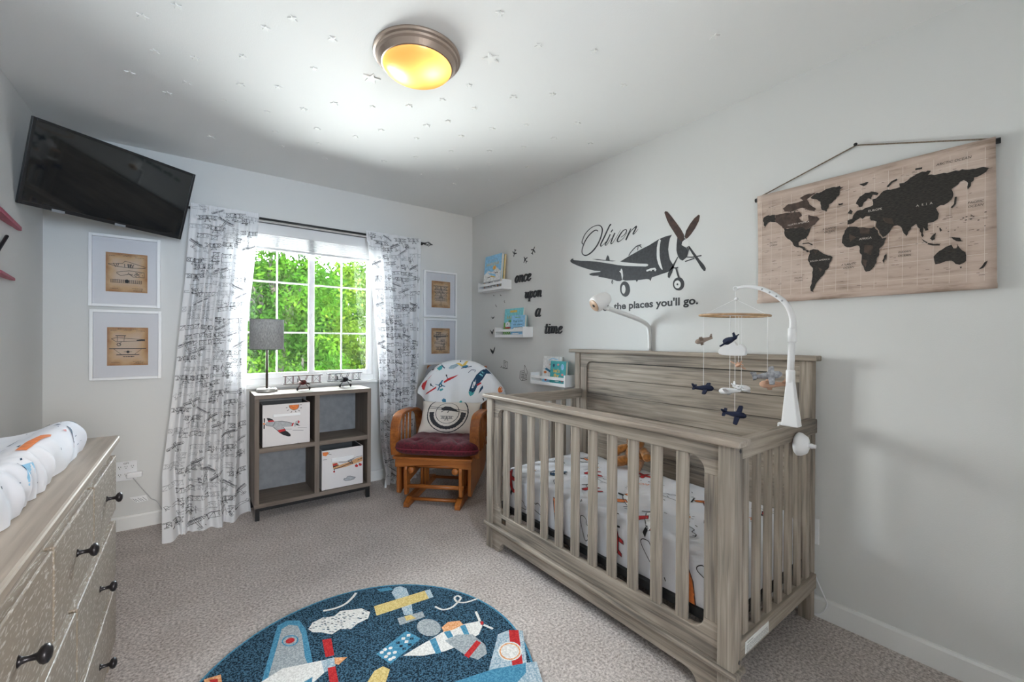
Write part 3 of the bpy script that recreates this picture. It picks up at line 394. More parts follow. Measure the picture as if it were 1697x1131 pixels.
for y in (YF, YF-T-.015): tr.box((DX0-.06, y, 0), (DX0, y+.015, DZ+.06)).box((DX1, y, 0), (DX1+.06, y+.015, DZ+.06)).box((DX0, y, DZ), (DX1, y+.015, DZ+.06))
struct('trim_2', tr, 'trim_white')  # casing of the added doorway
wb = MB()
wb.box((XL-T, YB, 0), (WX0, YB+T, CH)).box((WX1, YB, 0), (XR+T, YB+T, CH)).box((WX0, YB, 0), (WX1, YB+T, WZ0)).box((WX0, YB, WZ1), (WX1, YB+T, CH))
struct('wall_back', wb, 'wall_paint')
def baseboard(name, pts, inward):
    (x0, y0), (x1, y1) = pts; ix, iy = inward
    prof = [(0, 0), (0.013, 0), (0.013, 0.078), (0.009, 0.088), (0, 0.089)]
    mb = MB(); n = len(prof)
    vs = [(x0+ix*d, y0+iy*d, z) for d, z in prof]+[(x1+ix*d, y1+iy*d, z) for d, z in prof]
    mb.add(vs, [tuple(range(n)), tuple(range(2*n-1, n-1, -1))]+[(i, (i+1) % n, n+(i+1) % n, n+i) for i in range(n)])
    struct(name, mb, 'trim_white')
baseboard('baseboard_back', ((XL, YB), (XR, YB)), (0, -1)); baseboard('baseboard_right', ((XR, YF), (XR, YB)), (-1, 0))
baseboard('baseboard_left', ((XL, YF), (XL, YB)), (1, 0)); baseboard('baseboard_front', ((DX1+.06, YF), (XR, YF)), (0, 1))

# ------------------------------------------------------------------ window
pane_glass('window_glass', (0.97, 0.99, 0.98), 0.08)
win = MB(); y0, y1 = 3.655, 3.725
F = 0.045
win.box((WX0, y0, WZ0), (WX0+F, y1, WZ1)).box((WX1-F, y0, WZ0), (WX1, y1, WZ1)).box((WX0+F, y0, WZ0), (WX1-F, y1, WZ0+F)).box((WX0+F, y0, WZ1-F), (WX1-F, y1, WZ1))
window = struct('window_1', win, 'vinyl_white', bevel=0.004)
tag(window, 'white vinyl sliding window with grid bars looking onto trees')
BASE[window.name] = Vector((0, 0, 0))
def sash(x0, x1, ya, yb, name):
    s = 0.042; z0, z1 = WZ0+F, WZ1-F
    mb = MB().box((x0, ya, z0), (x0+s, yb, z1)).box((x1-s, ya, z0), (x1, yb, z1)).box((x0+s, ya, z0), (x1-s, yb, z0+s)).box((x0+s, ya, z1-s), (x1-s, yb, z1))
    sh = mb.build(name, 'vinyl_white', window, bevel=0.003)
    ym = (ya+yb)/2
    MB().box((x0+s-.003, ym-0.002, z0+s-.003), (x1-s+.003, ym+0.002, z1-s+.003)).build('pane', 'window_glass', sh)
    gx = (x0+x1)/2; g = 0.0065
    zs = [1.266, 1.653]
    MB().box((gx-g, ym-0.006, z0+s-.002), (gx+g, ym-0.0025, z1-s+.002)).build('muntin', 'vinyl_white', sh)
    for z in zs: MB().box((x0+s-.002, ym-0.0065, z-g), (x1-s+.002, ym-0.0026, z+g)).build('muntin', 'vinyl_white', sh)
sash(WX0+F, 0.772, 3.672, 3.696, 'sash'); sash(0.738, WX1-F, 3.698, 3.722, 'sash')
MB().box((0.747, 3.655, 1.33), (0.765, 3.672, 1.42)).build('latch', 'vinyl_white', window, bevel=0.004)
sill = MB().box((WX0-0.03, 3.578, 0.85), (WX1+0.03, 3.66, 0.872))
so = struct('trim_1', sill, 'trim_white', bevel=0.004); tag(so, 'white window sill board above the cube shelf')

# ------------------------------------------------------------------ raised blind
mat('blind_white', (0.66, 0.66, 0.665), 0.5)
bl = thing('window_blind', 'raised white slatted blind stacked at the top of the window', 'blind', (0.745, 3.633, 1.885))
MB().box((0.206, 3.612, 2.0), (1.284, 3.626, 2.078)).build('valance', 'blind_white', bl, bevel=0.004)
MB().box((0.21, 3.628, 2.03), (1.28, 3.655, 2.08)).build('head_rail', 'blind_white', bl)
s0 = MB().box((0.212, 3.614, 1.910), (1.278, 3.654, 1.9145)).build('slat', 'blind_white', bl)
for k in range(1, 10):
    c = s0.copy(); COL.objects.link(c); c.parent = bl; c.location = (0, (k % 2)*0.0015, k*0.0095)
MB().box((0.212, 3.614, 1.885), (1.278, 3.654, 1.905)).build('bottom_rail', 'blind_white', bl, bevel=0.004)
for x in (0.47, 0.72, 0.99):
    random.seed(int(x*100)); z = 2.0; pts = []
    for i in range(12): pts.append((x+random.uniform(-.018, .018), 3.608+random.uniform(-.002, .001), z-i*0.009))
    MB().tube(catmull(pts, 3), 0.0012, 5).build('ladder_cord', 'blind_white', bl)

# ------------------------------------------------------------------ trees outside
def leaf_mat(name, c1, c2, c3):
    m, nt, b = _base(name); nt.nodes.remove(b)
    tc = nt.nodes.new('ShaderNodeTexCoord'); nz = nt.nodes.new('ShaderNodeTexNoise'); nz.inputs['Scale'].default_value = 2.6; nz.inputs['Detail'].default_value = 6; nz.inputs['Roughness'].default_value = .75
    rp = nt.nodes.new('ShaderNodeValToRGB'); e = rp.color_ramp.elements; e[0].position = .34; e[0].color = (*c1, 1); e[1].position = .66; e[1].color = (*c3, 1); x = e.new(.5); x.color = (*c2, 1)
    d = nt.nodes.new('ShaderNodeBsdfDiffuse'); t = nt.nodes.new('ShaderNodeBsdfTranslucent'); mx = nt.nodes.new('ShaderNodeMixShader'); mx.inputs['Fac'].default_value = .35
    nt.links.new(tc.outputs['Object'], nz.inputs['Vector']); nt.links.new(nz.outputs['Fac'], rp.inputs['Fac'])
    for n in (d, t): nt.links.new(rp.outputs['Color'], n.inputs['Color'])
    nt.links.new(d.outputs[0], mx.inputs[1]); nt.links.new(t.outputs[0], mx.inputs[2]); nt.links.new(mx.outputs[0], nt.nodes['Material Output'].inputs['Surface'])
leaf_mat('leaf_green', (.004, .015, .0015), (.013, .038, .003), (.042, .080, .007))
leaf_mat('leaf_yellow', (.009, .020, .002), (.030, .056, .005), (.075, .105, .012))
leaf_mat('leaf_dark', (.004, .016, .003), (.010, .032, .005), (.024, .055, .008))
mat('bark', (.020, .015, .012), .9, noise=.5, nscale=12, bump=.6, bscale=30, bdist=.02)
mat('grass_ground', (.010, .020, .004), .95, noise=.5, nscale=6)
def leaves(name, m, blobs, n, size, parent, seed):
    rng = np.random.default_rng(seed); P = []
    tot = sum(b[3]*b[4]*b[5] for b in blobs)
    for (x, y, z, rx, ry, rz) in blobs:
        k = int(n*rx*ry*rz/tot); d = rng.normal(size=(k, 3)); d /= np.linalg.norm(d, axis=1)[:, None]
        r = rng.uniform(0.45, 1.0, size=(k, 1))**.6; c = rng.integers(0, max(6, k//22), size=k)
        cl = rng.normal(size=(max(6, k//22), 3)); cl /= np.linalg.norm(cl, axis=1)[:, None]; cl *= rng.uniform(.35, 1.0, size=(len(cl), 1))**.5
        p = cl[c] + rng.normal(scale=.11, size=(k, 3))
        P.append(p*np.array([rx, ry, rz])+np.array([x, y, z]))
    P = np.concatenate(P); N = len(P)
    a = rng.normal(size=(N, 3)); a /= np.linalg.norm(a, axis=1)[:, None]; b = np.cross(a, rng.normal(size=(N, 3))); b /= np.linalg.norm(b, axis=1)[:, None]
    s = rng.uniform(.6, 1.2, size=(N, 1))*size
    V = np.stack([P-a*s, P+b*s*.42, P+a*s, P-b*s*.42], 1).reshape(-1, 3)
    off = np.array(BASE[parent.name]); V = V-off
    me = bpy.data.meshes.new(name); me.vertices.add(N*4); me.vertices.foreach_set('co', V.ravel().astype(np.float32))
    me.loops.add(N*4); me.loops.foreach_set('vertex_index', np.arange(N*4, dtype=np.int32))
    me.polygons.add(N); me.polygons.foreach_set('loop_start', np.arange(0, N*4, 4, dtype=np.int32)); me.polygons.foreach_set('loop_total', np.full(N, 4, dtype=np.int32))
    me.materials.append(MATS[m]); me.update(); me.validate()
    o = bpy.data.objects.new(name, me); COL.objects.link(o); o.parent = parent; o['kind'] = 'stuff'; return o
GZ = -3.2
def tree(name, label, base, m, blobs, n, size, seed, trunk_r=.13, fork=0.0):
    t = thing(name, label, 'tree', (base[0], base[1], GZ), group='trees outside the window')
    random.seed(seed); mb = MB()
    top = max(b[2]+b[5]*.5 for b in blobs); x, y = base
    pts = [(x, y, GZ), (x+.05, y, GZ+1.5), (x-.08+fork, y+.05, 0.3), (x+.1+fork, y, 1.4), (x+.02+fork, y, top)]
    mb.tube(catmull(pts, 5), [trunk_r*(1-.9*i/20)+.012 for i in range(21)], 8)
    for b in blobs:
        h = min(max(b[2]-.9, GZ+1.5), top-.3); f = (h-GZ)/(top-GZ); s = Vector((x+fork*f, y, h)); e = Vector((b[0], b[1], b[2]+b[5]*.4))
        md = s.lerp(e, .5)+Vector((random.uniform(-.15, .15), 0, random.uniform(-.1, .15)))
        mb.tube(catmull([s, md, e], 4), [.055-.045*i/8 for i in range(9)], 6)
        for q in range(3):
            e2 = md+Vector((random.uniform(-.5, .5)*b[3], random.uniform(-.3, .3)*b[4], random.uniform(.2, .8)*b[5])); mb.tube([md, md.lerp(e2, .5)+Vector((.03, 0, .05)), e2], [.025, .017, .006], 5)
    mb.build('trunk', 'bark', t, smooth=True)
    leaves('foliage', m, blobs, n, size, t, seed)
tree('leafy_tree', 'bright green leafy tree nearest the window behind the table lamp', (1.0, 6.6), 'leaf_green',
     [(.7, 6.5, 1.75, .95, .7, .7), (1.25, 6.6, 1.85, .5, .7, .55), (.4, 6.4, .75, .9, .6, .6), (1.2, 6.4, .75, .6, .6, .6), (.0, 6.7, 1.6, .9, .7, .8), (.9, 6.7, 2.4, .7, .5, .35), (-.9, 6.6, 1.0, .7, .6, 1.0), (1.1, 6.5, -.2, .7, .6, .5)], 26000, .042, 3, fork=-.05)
tree('leafy_tree', 'dark green bushy tree low behind the table lamp', (.35, 9.6), 'leaf_dark',
     [(.3, 9.6, .0, 1.6, .9, .9), (1.9, 9.6, -.1, 1.5, .9, .9), (-1.4, 9.6, .6, 1.4, .9, 1.3), (.9, 9.6, 1.1, 1.5, .8, 1.0), (2.6, 9.6, 1.3, 1.4, .8, 1.1), (1.4, 9.6, 2.0, 1.4, .8, .6)], 34000, .06, 5)
tree('leafy_tree', 'yellowish green tree seen through the window pane beside the patterned curtain', (2.8, 7.6), 'leaf_yellow',
     [(2.45, 7.4, 1.5, .7, .7, .8), (3.2, 7.5, 1.6, .9, .7, .9), (2.4, 7.4, .5, .65, .6, .7), (3.0, 7.4, .45, .9, .6, .7), (2.7, 7.6, 2.35, .8, .6, .5), (3.9, 7.6, 1.0, .9, .7, 1.2), (2.9, 7.5, -.4, .9, .6, .6)], 26000, .042, 7)
tree('leafy_tree', 'tall hazy green tree farthest behind the others', (3.4, 13.0), 'leaf_dark',
     [(1.2, 13, 1.7, 2.2, 1.0, 1.6), (4.2, 13, 1.7, 2.0, 1.0, 1.8), (-2.2, 13, 1.2, 2.6, 1, 1.8), (7.5, 13, 1.5, 2.4, 1, 2), (2.5, 13.2, -.8, 5, 1, 1.6)], 60000, .13, 9, trunk_r=.2)
struct('ground', MB().box((-30, 4.2, GZ-.2), (40, 45, GZ)), 'grass_ground')

# ------------------------------------------------------------------ curtains and rod
rod = thing('curtain_rod', 'thin black curtain rod with twisted cage finial above the window', 'curtain rod', (0.79, 3.53, 2.088))
MB().tube([(-0.12, 3.53, 2.088), (1.665, 3.53, 2.088)], 0.0085, 10).build('rod', 'black_metal', rod, smooth=True)
for x in (-.06, 1.655):
    MB().tube([(x, 3.53, 2.088), (x, 3.57, 2.083), (x, YB, 2.10)], 0.006, 6).build('bracket', 'black_metal', rod)
for x, sgn in ((1.668, 1), (-0.123, -1)):
    fin = MB()
    for k in range(4):
        pts = []
        for i in range(9):
            t = i/8; a = 2*PI*k/4+t*2.6; r = 0.017*math.sin(PI*t)+.002; pts.append((x+sgn*t*0.062, 3.53+r*math.cos(a), 2.088+r*math.sin(a)))
        fin.tube(pts, 0.0026, 5)
    fin.ellip((x+sgn*.068, 3.53, 2.088), (.008, .006, .006), 8, 6).ellip((x, 3.53, 2.088), (.006, .011, .011), 8, 6)
    fin.build('finial', 'black_metal', rod, smooth=True)

cloth('curtain_cloth', (.88, .88, .90), .30, bump=.25, bscale=900)
cloth('curtain_ink', (.03, .03, .038), .25, bump=0)
cloth('curtain_ink_soft', (.34, .34, .36), .35, bump=0)
def circ(cx, cy, r, n=10): return ell2(cx, cy, r, r, n)+[(cx+r, cy)]
PLANE_FRONT = [[(-.5, .12), (.5, .12), (.5, .16), (-.5, .16), (-.5, .12)], [(-.45, -.1), (.45, -.1), (.45, -.065), (-.45, -.065), (-.45, -.1)]] + [[(x, -.065), (x, .12)] for x in (-.38, -.2, .2, .38)] + \
    [[(-.38, -.065), (-.2, .12)], [(-.38, .12), (-.2, -.065)], [(.38, -.065), (.2, .12)], [(.38, .12), (.2, -.065)], circ(0, .01, .075), circ(0, .01, .03, 7), [(-.06, -.1), (-.12, -.22)], [(.06, -.1), (.12, -.22)], [(-.12, -.2), (.12, -.2)], circ(-.12, -.23, .03, 7), circ(.12, -.23, .03, 7), [(-.03, .16), (.03, -.14)]]
PLANE_SIDE = [[(-.46, .02), (-.3, .06), (.0, .09), (.33, .09), (.42, .01), (.34, -.06), (.0, -.05), (-.46, -.01), (-.46, .02)], [(-.46, .02), (-.5, .13), (-.4, .13), (-.34, .05)], [(-.02, .2), (.3, .21), (.31, .18), (-.02, .175), (-.02, .2)], [(.0, -.06), (.33, -.07), (.33, -.095), (.0, -.09)],
    [(.03, .18), (.05, -.06)], [(.25, .18), (.28, -.07)], [(.03, .18), (.28, -.07)], circ(.22, -.19, .06), circ(.22, -.19, .02, 6), [(.16, -.09), (.22, -.19), (.3, -.07)], [(.43, -.16), (.44, .17)], [(-.44, -.01), (-.46, -.07)], [(.1, .09), (.13, .13), (.2, .09)]]
PLANE_TOP = [[(-.5, .0), (-.46, .09), (.46, .09), (.5, .0), (.46, -.06), (-.46, -.06), (-.5, .0)], [(-.05, .2), (.05, .2), (.05, -.1), (.025, -.42), (-.025, -.42), (-.05, -.1), (-.05, .2)], [(-.17, -.36), (.17, -.36), (.15, -.45), (-.15, -.45), (-.17, -.36)], [(-.12, .22), (.12, .22)]] + [[(x, -.06), (x, .09)] for x in (-.4, -.33, -.26, -.19, -.12, .12, .19, .26, .33, .4)]
PLANE_BOX = [[(-.5, .12), (.5, .14)], [(-.5, .1), (.5, .12)], [(-.5, -.12), (.5, -.1)]] + [[(x, -.12), (x, .13)] for x in (-.45, -.2, .2, .45)] + [[(-.45, -.12), (-.2, .12)], [(.2, -.1), (.45, .12)], circ(0, 0, .05, 8)]
MOTIFS = [PLANE_FRONT, PLANE_SIDE, PLANE_TOP, PLANE_SIDE, PLANE_BOX, PLANE_FRONT]
def lin(tab, z):
    if z >= tab[0][0]: return tab[0][1]
    for (a, p), (b, q) in zip(tab, tab[1:]):
        if z >= b: return p+(q-p)*(a-z)/(a-b)
    return tab[-1][1]
def curtain(label, ltab, rtab, seed, flare, phase, nf):
    zt, zb = 2.118, 0.004
    loc = ((ltab[-1][1]+rtab[-1][1])/2, 3.5, 0)
    t = thing('curtain', label, 'curtain', loc, group='patterned curtains either side of the window')
    def surf(s, z, d):
        zz = min(max(z, zb), zt); a, b = lin(ltab, zz), lin(rtab, zz)
        x = a+(b-a)*s
        h = (zt-zz)/(zt-zb)
        A = .010+.018*min(1, h*3)
        w = nf*2*PI*s+phase+.5*math.sin(2.2*zz+3*s)
        y = 3.50-A*(math.sin(w)+.35*math.sin(2.1*w+1.3)+.3*math.sin(.5*w+zz*1.5))
        if zz > 2.03: y += -.006*math.sin(nf*14*s*PI+5*math.sin(9*s)); y = 3.524+(y-3.50)*.35 - .012
        k = max(0, (.5-zz)/.5)
        y -= flare*k**2*(1.15-.75*s*s)+.03*k*math.sin(9*s+2+3*zz)
        x += .02*k*math.sin(14*s)*k
        if zz < .06: y -= .02*math.sin(25*s)*(1-zz/.06)
        e = 1
        return (x, y-d*e, zz)
    mb = MB(); mb.grid(lambda u, v: surf(u, zb+(zt-zb)*v, 0), 110, 150)
    mb.build('panel', 'curtain_cloth', t, smooth=True, fixn=False)
    pr = PR(); random.seed(seed); W = .43; z = 2.08; row = 0
    while z > .05:
        n = 4; wd = lin(rtab, z)-lin(ltab, z)
        for i in range(n):
            s = (i+.5+(row % 2)*.5+random.uniform(-.12, .12))/n
            if s > .97: continue
            k = MOTIFS[(row*5+i*2+random.randint(0, 1)) % 6]; sc = random.uniform(.098, .128)*(.8 if k is PLANE_TOP else 1); rot = random.choice([-.5, .45, .6]) if k is PLANE_TOP else random.uniform(-.12, .22)
            m = 'curtain_ink_soft' if random.random() < .4 else 'curtain_ink'
            pr.lines(m, k, s*wd, z+random.uniform(-.015, .015), sc, .0018 if m == 'curtain_ink' else .0014, rot, random.choice([1, 1, -1]))
            if k in (PLANE_SIDE, PLANE_FRONT) and m == 'curtain_ink':
                pr.lines(m, [[(-.03, .02), (.05, .02)]], s*wd, z, sc, .005, rot)
            if k is PLANE_TOP: pr.lines('curtain_ink_soft', [[(-.44, .015), (.44, .015)]], s*wd, z, sc, .009, rot)
        z -= .056; row += 1
    def fn(u, v, d):
        zz = min(max(v, zb), zt); wd = lin(rtab, zz)-lin(ltab, zz)
        return surf(min(max(u/wd, 0.004), .996), v, .0016+d)
    pr.build('printed_pattern', fn, t, step=.012, inc=0)
    # gathered heading over the rod
    return t
curtain('white curtain printed with biplane sketches hanging beside the stacked picture frames under the television',
        [(2.118, -.02), (1.6, -.05), (.9, -.105), (.35, -.16), (0, -.15)], [(2.118, .372), (1.6, .328), (1.36, .302), (.9, .296), (.4, .300), (0, .302)], 11, .20, .4, 5)
curtain('white curtain printed with biplane sketches hanging behind the wooden glider chair',
        [(2.118, 1.13), (1.5, 1.19), (.9, 1.235), (.3, 1.25), (.1, 1.27), (0, 1.24)], [(2.118, 1.622), (1.5, 1.61), (.9, 1.60), (.3, 1.57), (0, 1.60)], 23, .07, 1.9, 5.5)

# ================================================================== crib
_CW = ((.105, .088, .074), (.28, .235, .192), (.44, .375, .31))
for i, n in enumerate(('x', 'y', 'z')):
    wood('crib_wood_'+n, *_CW, i, rough=.6, fine=70, patch=4, contrast=(.33, .5, .68))
wood('crib_cap_wood', (.20, .16, .13), (.34, .28, .23), (.47, .40, .33), 1, rough=.5, fine=70, patch=4, contrast=(.33, .5, .68))
crib = thing('baby_crib', 'grey washed wooden baby crib with slatted sides and tall plank headboard', 'crib', (1.79, 1.37, 0))
fy = lambda u, v, d: (d, u, v)     # profile in (Y, Z), thickness in X
def arc(cx, cz, r, a0, a1, n=6): return [(cx+r*math.cos(math.radians(a0+(a1-a0)*i/n)), cz+r*math.sin(math.radians(a0+(a1-a0)*i/n))) for i in range(n+1)]
CB = dict(bevel=.003)
for y0, y1 in ((.648, .703), (2.032, 2.085)):
    MB().box((1.388, y0, 0), (1.443, y1, .876)).build('post', 'crib_wood_z', crib, **CB)
MB().box((1.372, .628, .876), (1.458, 2.113, .898)).build('front_cap', 'crib_cap_wood', crib, bevel=.005)
op0, op1 = .755, 1.985
top = [(.703, .876), (2.032, .876), (2.032, .765), (op1, .765)]+arc(op1-.05, .77, .05, 0, 90)+arc(op0+.05, .77, .05, 90, 180)+[(op0, .765), (.703, .765)]
MB().prism(top, fy, 1.398, 1.428).build('front_top_rail', 'crib_wood_y', crib, **CB)
bot = [(.703, .146), (2.032, .146), (2.032, .27), (op1, .27)]+arc(op1-.05, .27, .05, 0, -90)+arc(op0+.05, .27, .05, -90, -180)+[(op0, .27), (.703, .27)]
MB().prism(bot, fy, 1.398, 1.428).build('front_bottom_rail', 'crib_wood_y', crib, **CB)
for y0, y1 in ((.703, op0), (op1, 2.032)): MB().box((1.398, y0, .27), (1.428, y1, .765)).build('stile', 'crib_wood_z', crib, bevel=.002)
s0 = MB().box((1.404, .821, .2), (1.423, .866, .84)).build('front_slat', 'crib_wood_z', crib, bevel=.004)
for k in range(1, 11):
    c = s0.copy(); COL.objects.link(c); c.parent = crib; c.location = (0, k*.1076, 0)
MB().box((1.376, .636, .126), (1.45, 2.10, .1455)).build('ledge_moulding', 'crib_wood_y', crib, bevel=.006)
apr = [(.703, .126), (2.032, .126), (2.032, .002), (1.968, .002)]+[(1.962, .02)]+arc(1.915, .02, .042, 0, 90, 5)+arc(.82, .02, .042, 90, 180, 5)+[(.772, .002), (.703, .002)]
MB().prism(apr, fy, 1.396, 1.424).build('apron', 'crib_wood_y', crib, **CB)
mat('badge_brass', (.20, .14, .06), .4, metal=.7)
bd = MB().box((1.3955, 1.905, .175), (1.3985, 1.942, .205)).build('badge', 'black_metal', crib, bevel=.002)
PR().stroke('badge_brass', [(1.91, .18), (1.937, .18), (1.937, .20), (1.91, .20)], .0015, True).stroke('badge_brass', [(1.914, .193), (1.933, .193)], .003).stroke('badge_brass', [(1.914, .186), (1.933, .186)], .002).build('badge_print', lambda u, v, d: (1.3955-d, u, v), bd, lift=.0004)
for y0, y1 in ((.656, .696), (2.038, 2.078)):
    MB().box((1.443, y0, .822), (2.147, y1, .884)).build('end_top_rail', 'crib_wood_x', crib, bevel=.005)
    MB().box((1.443, y0, .152), (2.147, y1, .215)).build('end_bottom_rail', 'crib_wood_x', crib, bevel=.004)
    ym = (y0+y1)/2
    e0 = MB().box((1.496, ym-.009, .21), (1.535, ym+.009, .825)).build('end_slat', 'crib_wood_z', crib, bevel=.003)
    for k in range(1, 7):
        c = e0.copy(); COL.objects.link(c); c.parent = crib; c.location = (k*.0945, 0, 0)
mat('sticker_white', (.8, .8, .78), .6)
sk = MB().box((1.485, .6545, .163), (1.665, .6565, .202)).build('warning_label', 'sticker_white', crib)
pr = PR(); random.seed(4)
pr.text('ink', 'WARNING', 1.52, .1955, size=.009)
for r in range(5):
    x = 1.492
    while x < 1.655:
        w = random.uniform(.006, .018); pr.stroke('ink', [(x, .187-r*.0052), (min(x+w, 1.66), .187-r*.0052)], .0017); x += w+.003
pr.build('label_print', lambda u, v, d: (u, .6545-d, v), sk, lift=.0003, inc=0)
for (x, z) in ((1.43, .858), (1.43, .166)):
    MB().lathe([(0, 0), (.006, 0), (.007, .002)], 12, (x-.005, .6485, z), Matrix.Rotation(PI/2, 3, 'X')).build('bolt', 'dark_metal', crib)
# headboard
for y0, y1 in ((.676, .725), (2.060, 2.106)): MB().box((2.143, y0, 0), (2.19, y1, 1.132)).build('back_post', 'crib_wood_z', crib, **CB)
MB().box((2.122, .655, 1.132), (2.192, 2.148, 1.156)).build('headboard_cap', 'crib_wood_y', crib, bevel=.005)
h0, h1 = .783, 2.002
ht = [(.725, 1.132), (2.06, 1.132), (2.06, 1.035), (h1, 1.035)]+arc(h1-.042, 1.033, .042, 0, 90)+arc(h0+.042, 1.033, .042, 90, 180)+[(h0, 1.035), (.725, 1.035)]
MB().prism(ht, fy, 2.150, 2.178).build('headboard_rail', 'crib_wood_y', crib, **CB)
for y0, y1 in ((.725, h0), (h1, 2.06)): MB().box((2.150, y0, .15), (2.178, y1, 1.035)).build('headboard_stile', 'crib_wood_z', crib, bevel=.002)
MB().box((2.174, .73, .15), (2.182, 2.055, 1.10)).build('backing_panel', 'slot_black', crib)
z = .2185
for k in range(8):
    MB().box((2.160, .775, z), (2.175, 2.01, z+.1040)).build('plank', 'crib_wood_y', crib, bevel=.0015); z += .1067
MB().box((2.150, .725, .11), (2.18, 2.06, .2185)).build('headboard_bottom_rail', 'crib_wood_y', crib, **CB)
for x0, x1, y0, y1 in ((1.435, 1.46, .70, 2.03), (2.10, 2.13, .70, 2.03), (1.46, 2.10, .70, .725), (1.46, 2.10, 2.005, 2.03)):
    MB().box((x0, y0, .232), (x1, y1, .262)).build('mattress_support', 'black_metal', crib)
MB().box((1.46, .725, .236), (2.10, 2.005, .246)).build('mattress_support', 'black_metal', crib)

# mattress in its printed sheet
cloth('sheet_cloth', (.80, .79, .82), .05, bump=.3, bscale=120, col2=(.72, .73, .78), nscale=6)
mx0, mx1, my0, my1, mz0, mz1 = 1.452, 2.118, .712, 2.02, .264, .468
mtr = thing('crib_mattress', 'crib mattress in a white fitted sheet printed with red and orange airplanes', 'mattress', ((mx0+mx1)/2, (my0+my1)/2, mz0))
r_ = .05; Ls = mz1-mz0-r_; La = PI/2*r_; Lt = mx1-mx0-2*r_; LT = 2*Ls+2*La+Lt
def mprof(s):  # arc length from the lower front edge over the top to the lower back edge -> x, z, nx, nz
    if s < Ls: return mx0, mz0+s, -1, 0
    s -= Ls
    if s < La: a = s/r_; return mx0+r_-r_*math.cos(a), mz1-r_+r_*math.sin(a), -math.cos(a), math.sin(a)
    s -= La
    if s < Lt: return mx0+r_+s, mz1, 0, 1
    s -= Lt
    if s < La: a = s/r_; return mx1-r_+r_*math.sin(a), mz1-r_+r_*math.cos(a), math.sin(a), math.cos(a)
    return mx1, mz1-r_-(s-La), 1, 0
def msurf(y, s, d):
    s = min(max(s, 0), LT); x, z, nx, nz = mprof(s)
    wob = .003*math.sin(17*y+9*s)+.002*math.sin(41*y-13*s)
    e = min((y-my0), (my1-y)); q = 0
    if e < r_: q = r_-math.sqrt(max(0, r_*r_-(r_-max(e, 0))**2))
    cx, cz = (mx0+mx1)/2, (mz0+mz1)/2
    if q:
        x = x-(q if x > cx else -q)*min(1, abs(x-cx)/.2); z = z-q*max(0, (z-mz0)/(mz1-mz0))
    return (x+nx*(d+wob), y, z+nz*(d+wob))
mb = MB()
ys = [my0+.0001, my0+.003, my0+.01, my0+.02, my0+.035, my0+.05]+[my0+.05+(my1-my0-.1)*i/60 for i in range(1, 60)]+[my1-.05, my1-.035, my1-.02, my1-.01, my1-.003, my1-.0001]
ns = 70
vs = [msurf(y, LT*j/ns, 0) for y in ys for j in range(ns+1)]; w_ = ns+1
fs = [(i*w_+j, i*w_+j+1, (i+1)*w_+j+1, (i+1)*w_+j) for i in range(len(ys)-1) for j in range(ns)]+[tuple(range(w_)), tuple((len(ys)-1)*w_+j for j in range(w_-1, -1, -1))]
mb.add(vs, fs); mb.build('sheet', 'sheet_cloth', mtr, smooth=False)
mtr.children[0].data.polygons.foreach_set('use_smooth', [len(p.vertices) == 4 for p in mtr.children[0].data.polygons])
KPLANE = dict(body=[(-.5, .02), (-.35, .1), (.15, .14), (.42, .08), (.5, 0), (.4, -.09), (-.1, -.1), (-.5, -.03)], wing=[(-.05, -.02), (.2, -.02), (.08, -.42), (-.12, -.46), (-.16, -.38)], wing2=[(.0, .11), (.18, .12), (.05, .34), (-.08, .36)], fin=[(-.5, .03), (-.58, .24), (-.46, .24), (-.34, .1)], tail=[(-.46, -.01), (-.62, -.14), (-.5, -.16), (-.36, -.03)])
def kid_plane(pr, x, y, sc, rot, flip, c1, c2):
    c, n = math.cos(rot), math.sin(rot)
    T_ = lambda P: [(x+(a*flip*c-b*n)*sc, y+(a*flip*n+b*c)*sc) for a, b in P]
    for k, col in (('wing2', c2), ('body', c1), ('wing', c2), ('fin', c2), ('tail', 'black')):
        if col: pr.fill('print_'+col, T_(KPLANE[k]))
        pr.stroke('ink', T_(KPLANE[k]), .004, True)
    pr.stroke('ink', T_([(.53, -.22), (.53, .22)]), .007)
    pr.stroke('ink', T_([(.1, .05), (.3, .05)]), .006)
def cloud_out(pr, x, y, sc, rot=0):
    P = [(-.5, -.1), (-.45, .08), (-.28, .1), (-.18, .28), (.05, .3), (.16, .16), (.36, .2), (.5, .02), (.42, -.12), (0, -.16)]
    c, n = math.cos(rot), math.sin(rot)
    pr.stroke('ink', [(x+(a*c-b*n)*sc, y+(a*n+b*c)*sc) for a, b in P], .0035, True, curve=4)
pr = PR(); random.seed(12)
TOPS = Ls+La
# (along Y, arc length from the front lower edge)
for (y, s, sc, rot, fl, a, b) in ((1.93, .15, .13, 1.2, 1, 'red', 'red'), (1.62, TOPS+.30, .12, .5, 1, 'white', 'red'), (1.25, TOPS+.12, .15, .7, -1, 'white', 'orange'), (1.0, TOPS+.40, .14, -.3, 1, 'orange', 'red'), (1.80, TOPS+.46, .12, .2, -1, 'orange', 'white'), (1.06, TOPS+.02, .15, 1.0, 1, 'white', 'red'), (.86, TOPS+.22, .14, .9, 1, 'white', 'orange'), (1.42, TOPS+.5, .1, 0, 1, 'red', 'red'), (1.45, TOPS+.1, .12, .4, 1, 'white', 'red'), (1.75, TOPS+.12, .12, -.6, 1, 'white', 'navy'), (.80, TOPS+.5, .12, 1.4, 1, 'red', 'white'), (1.17, .10, .11, 1.5, 1, 'red', 'red')):
    kid_plane(pr, y, s, sc, rot, fl, a, b)
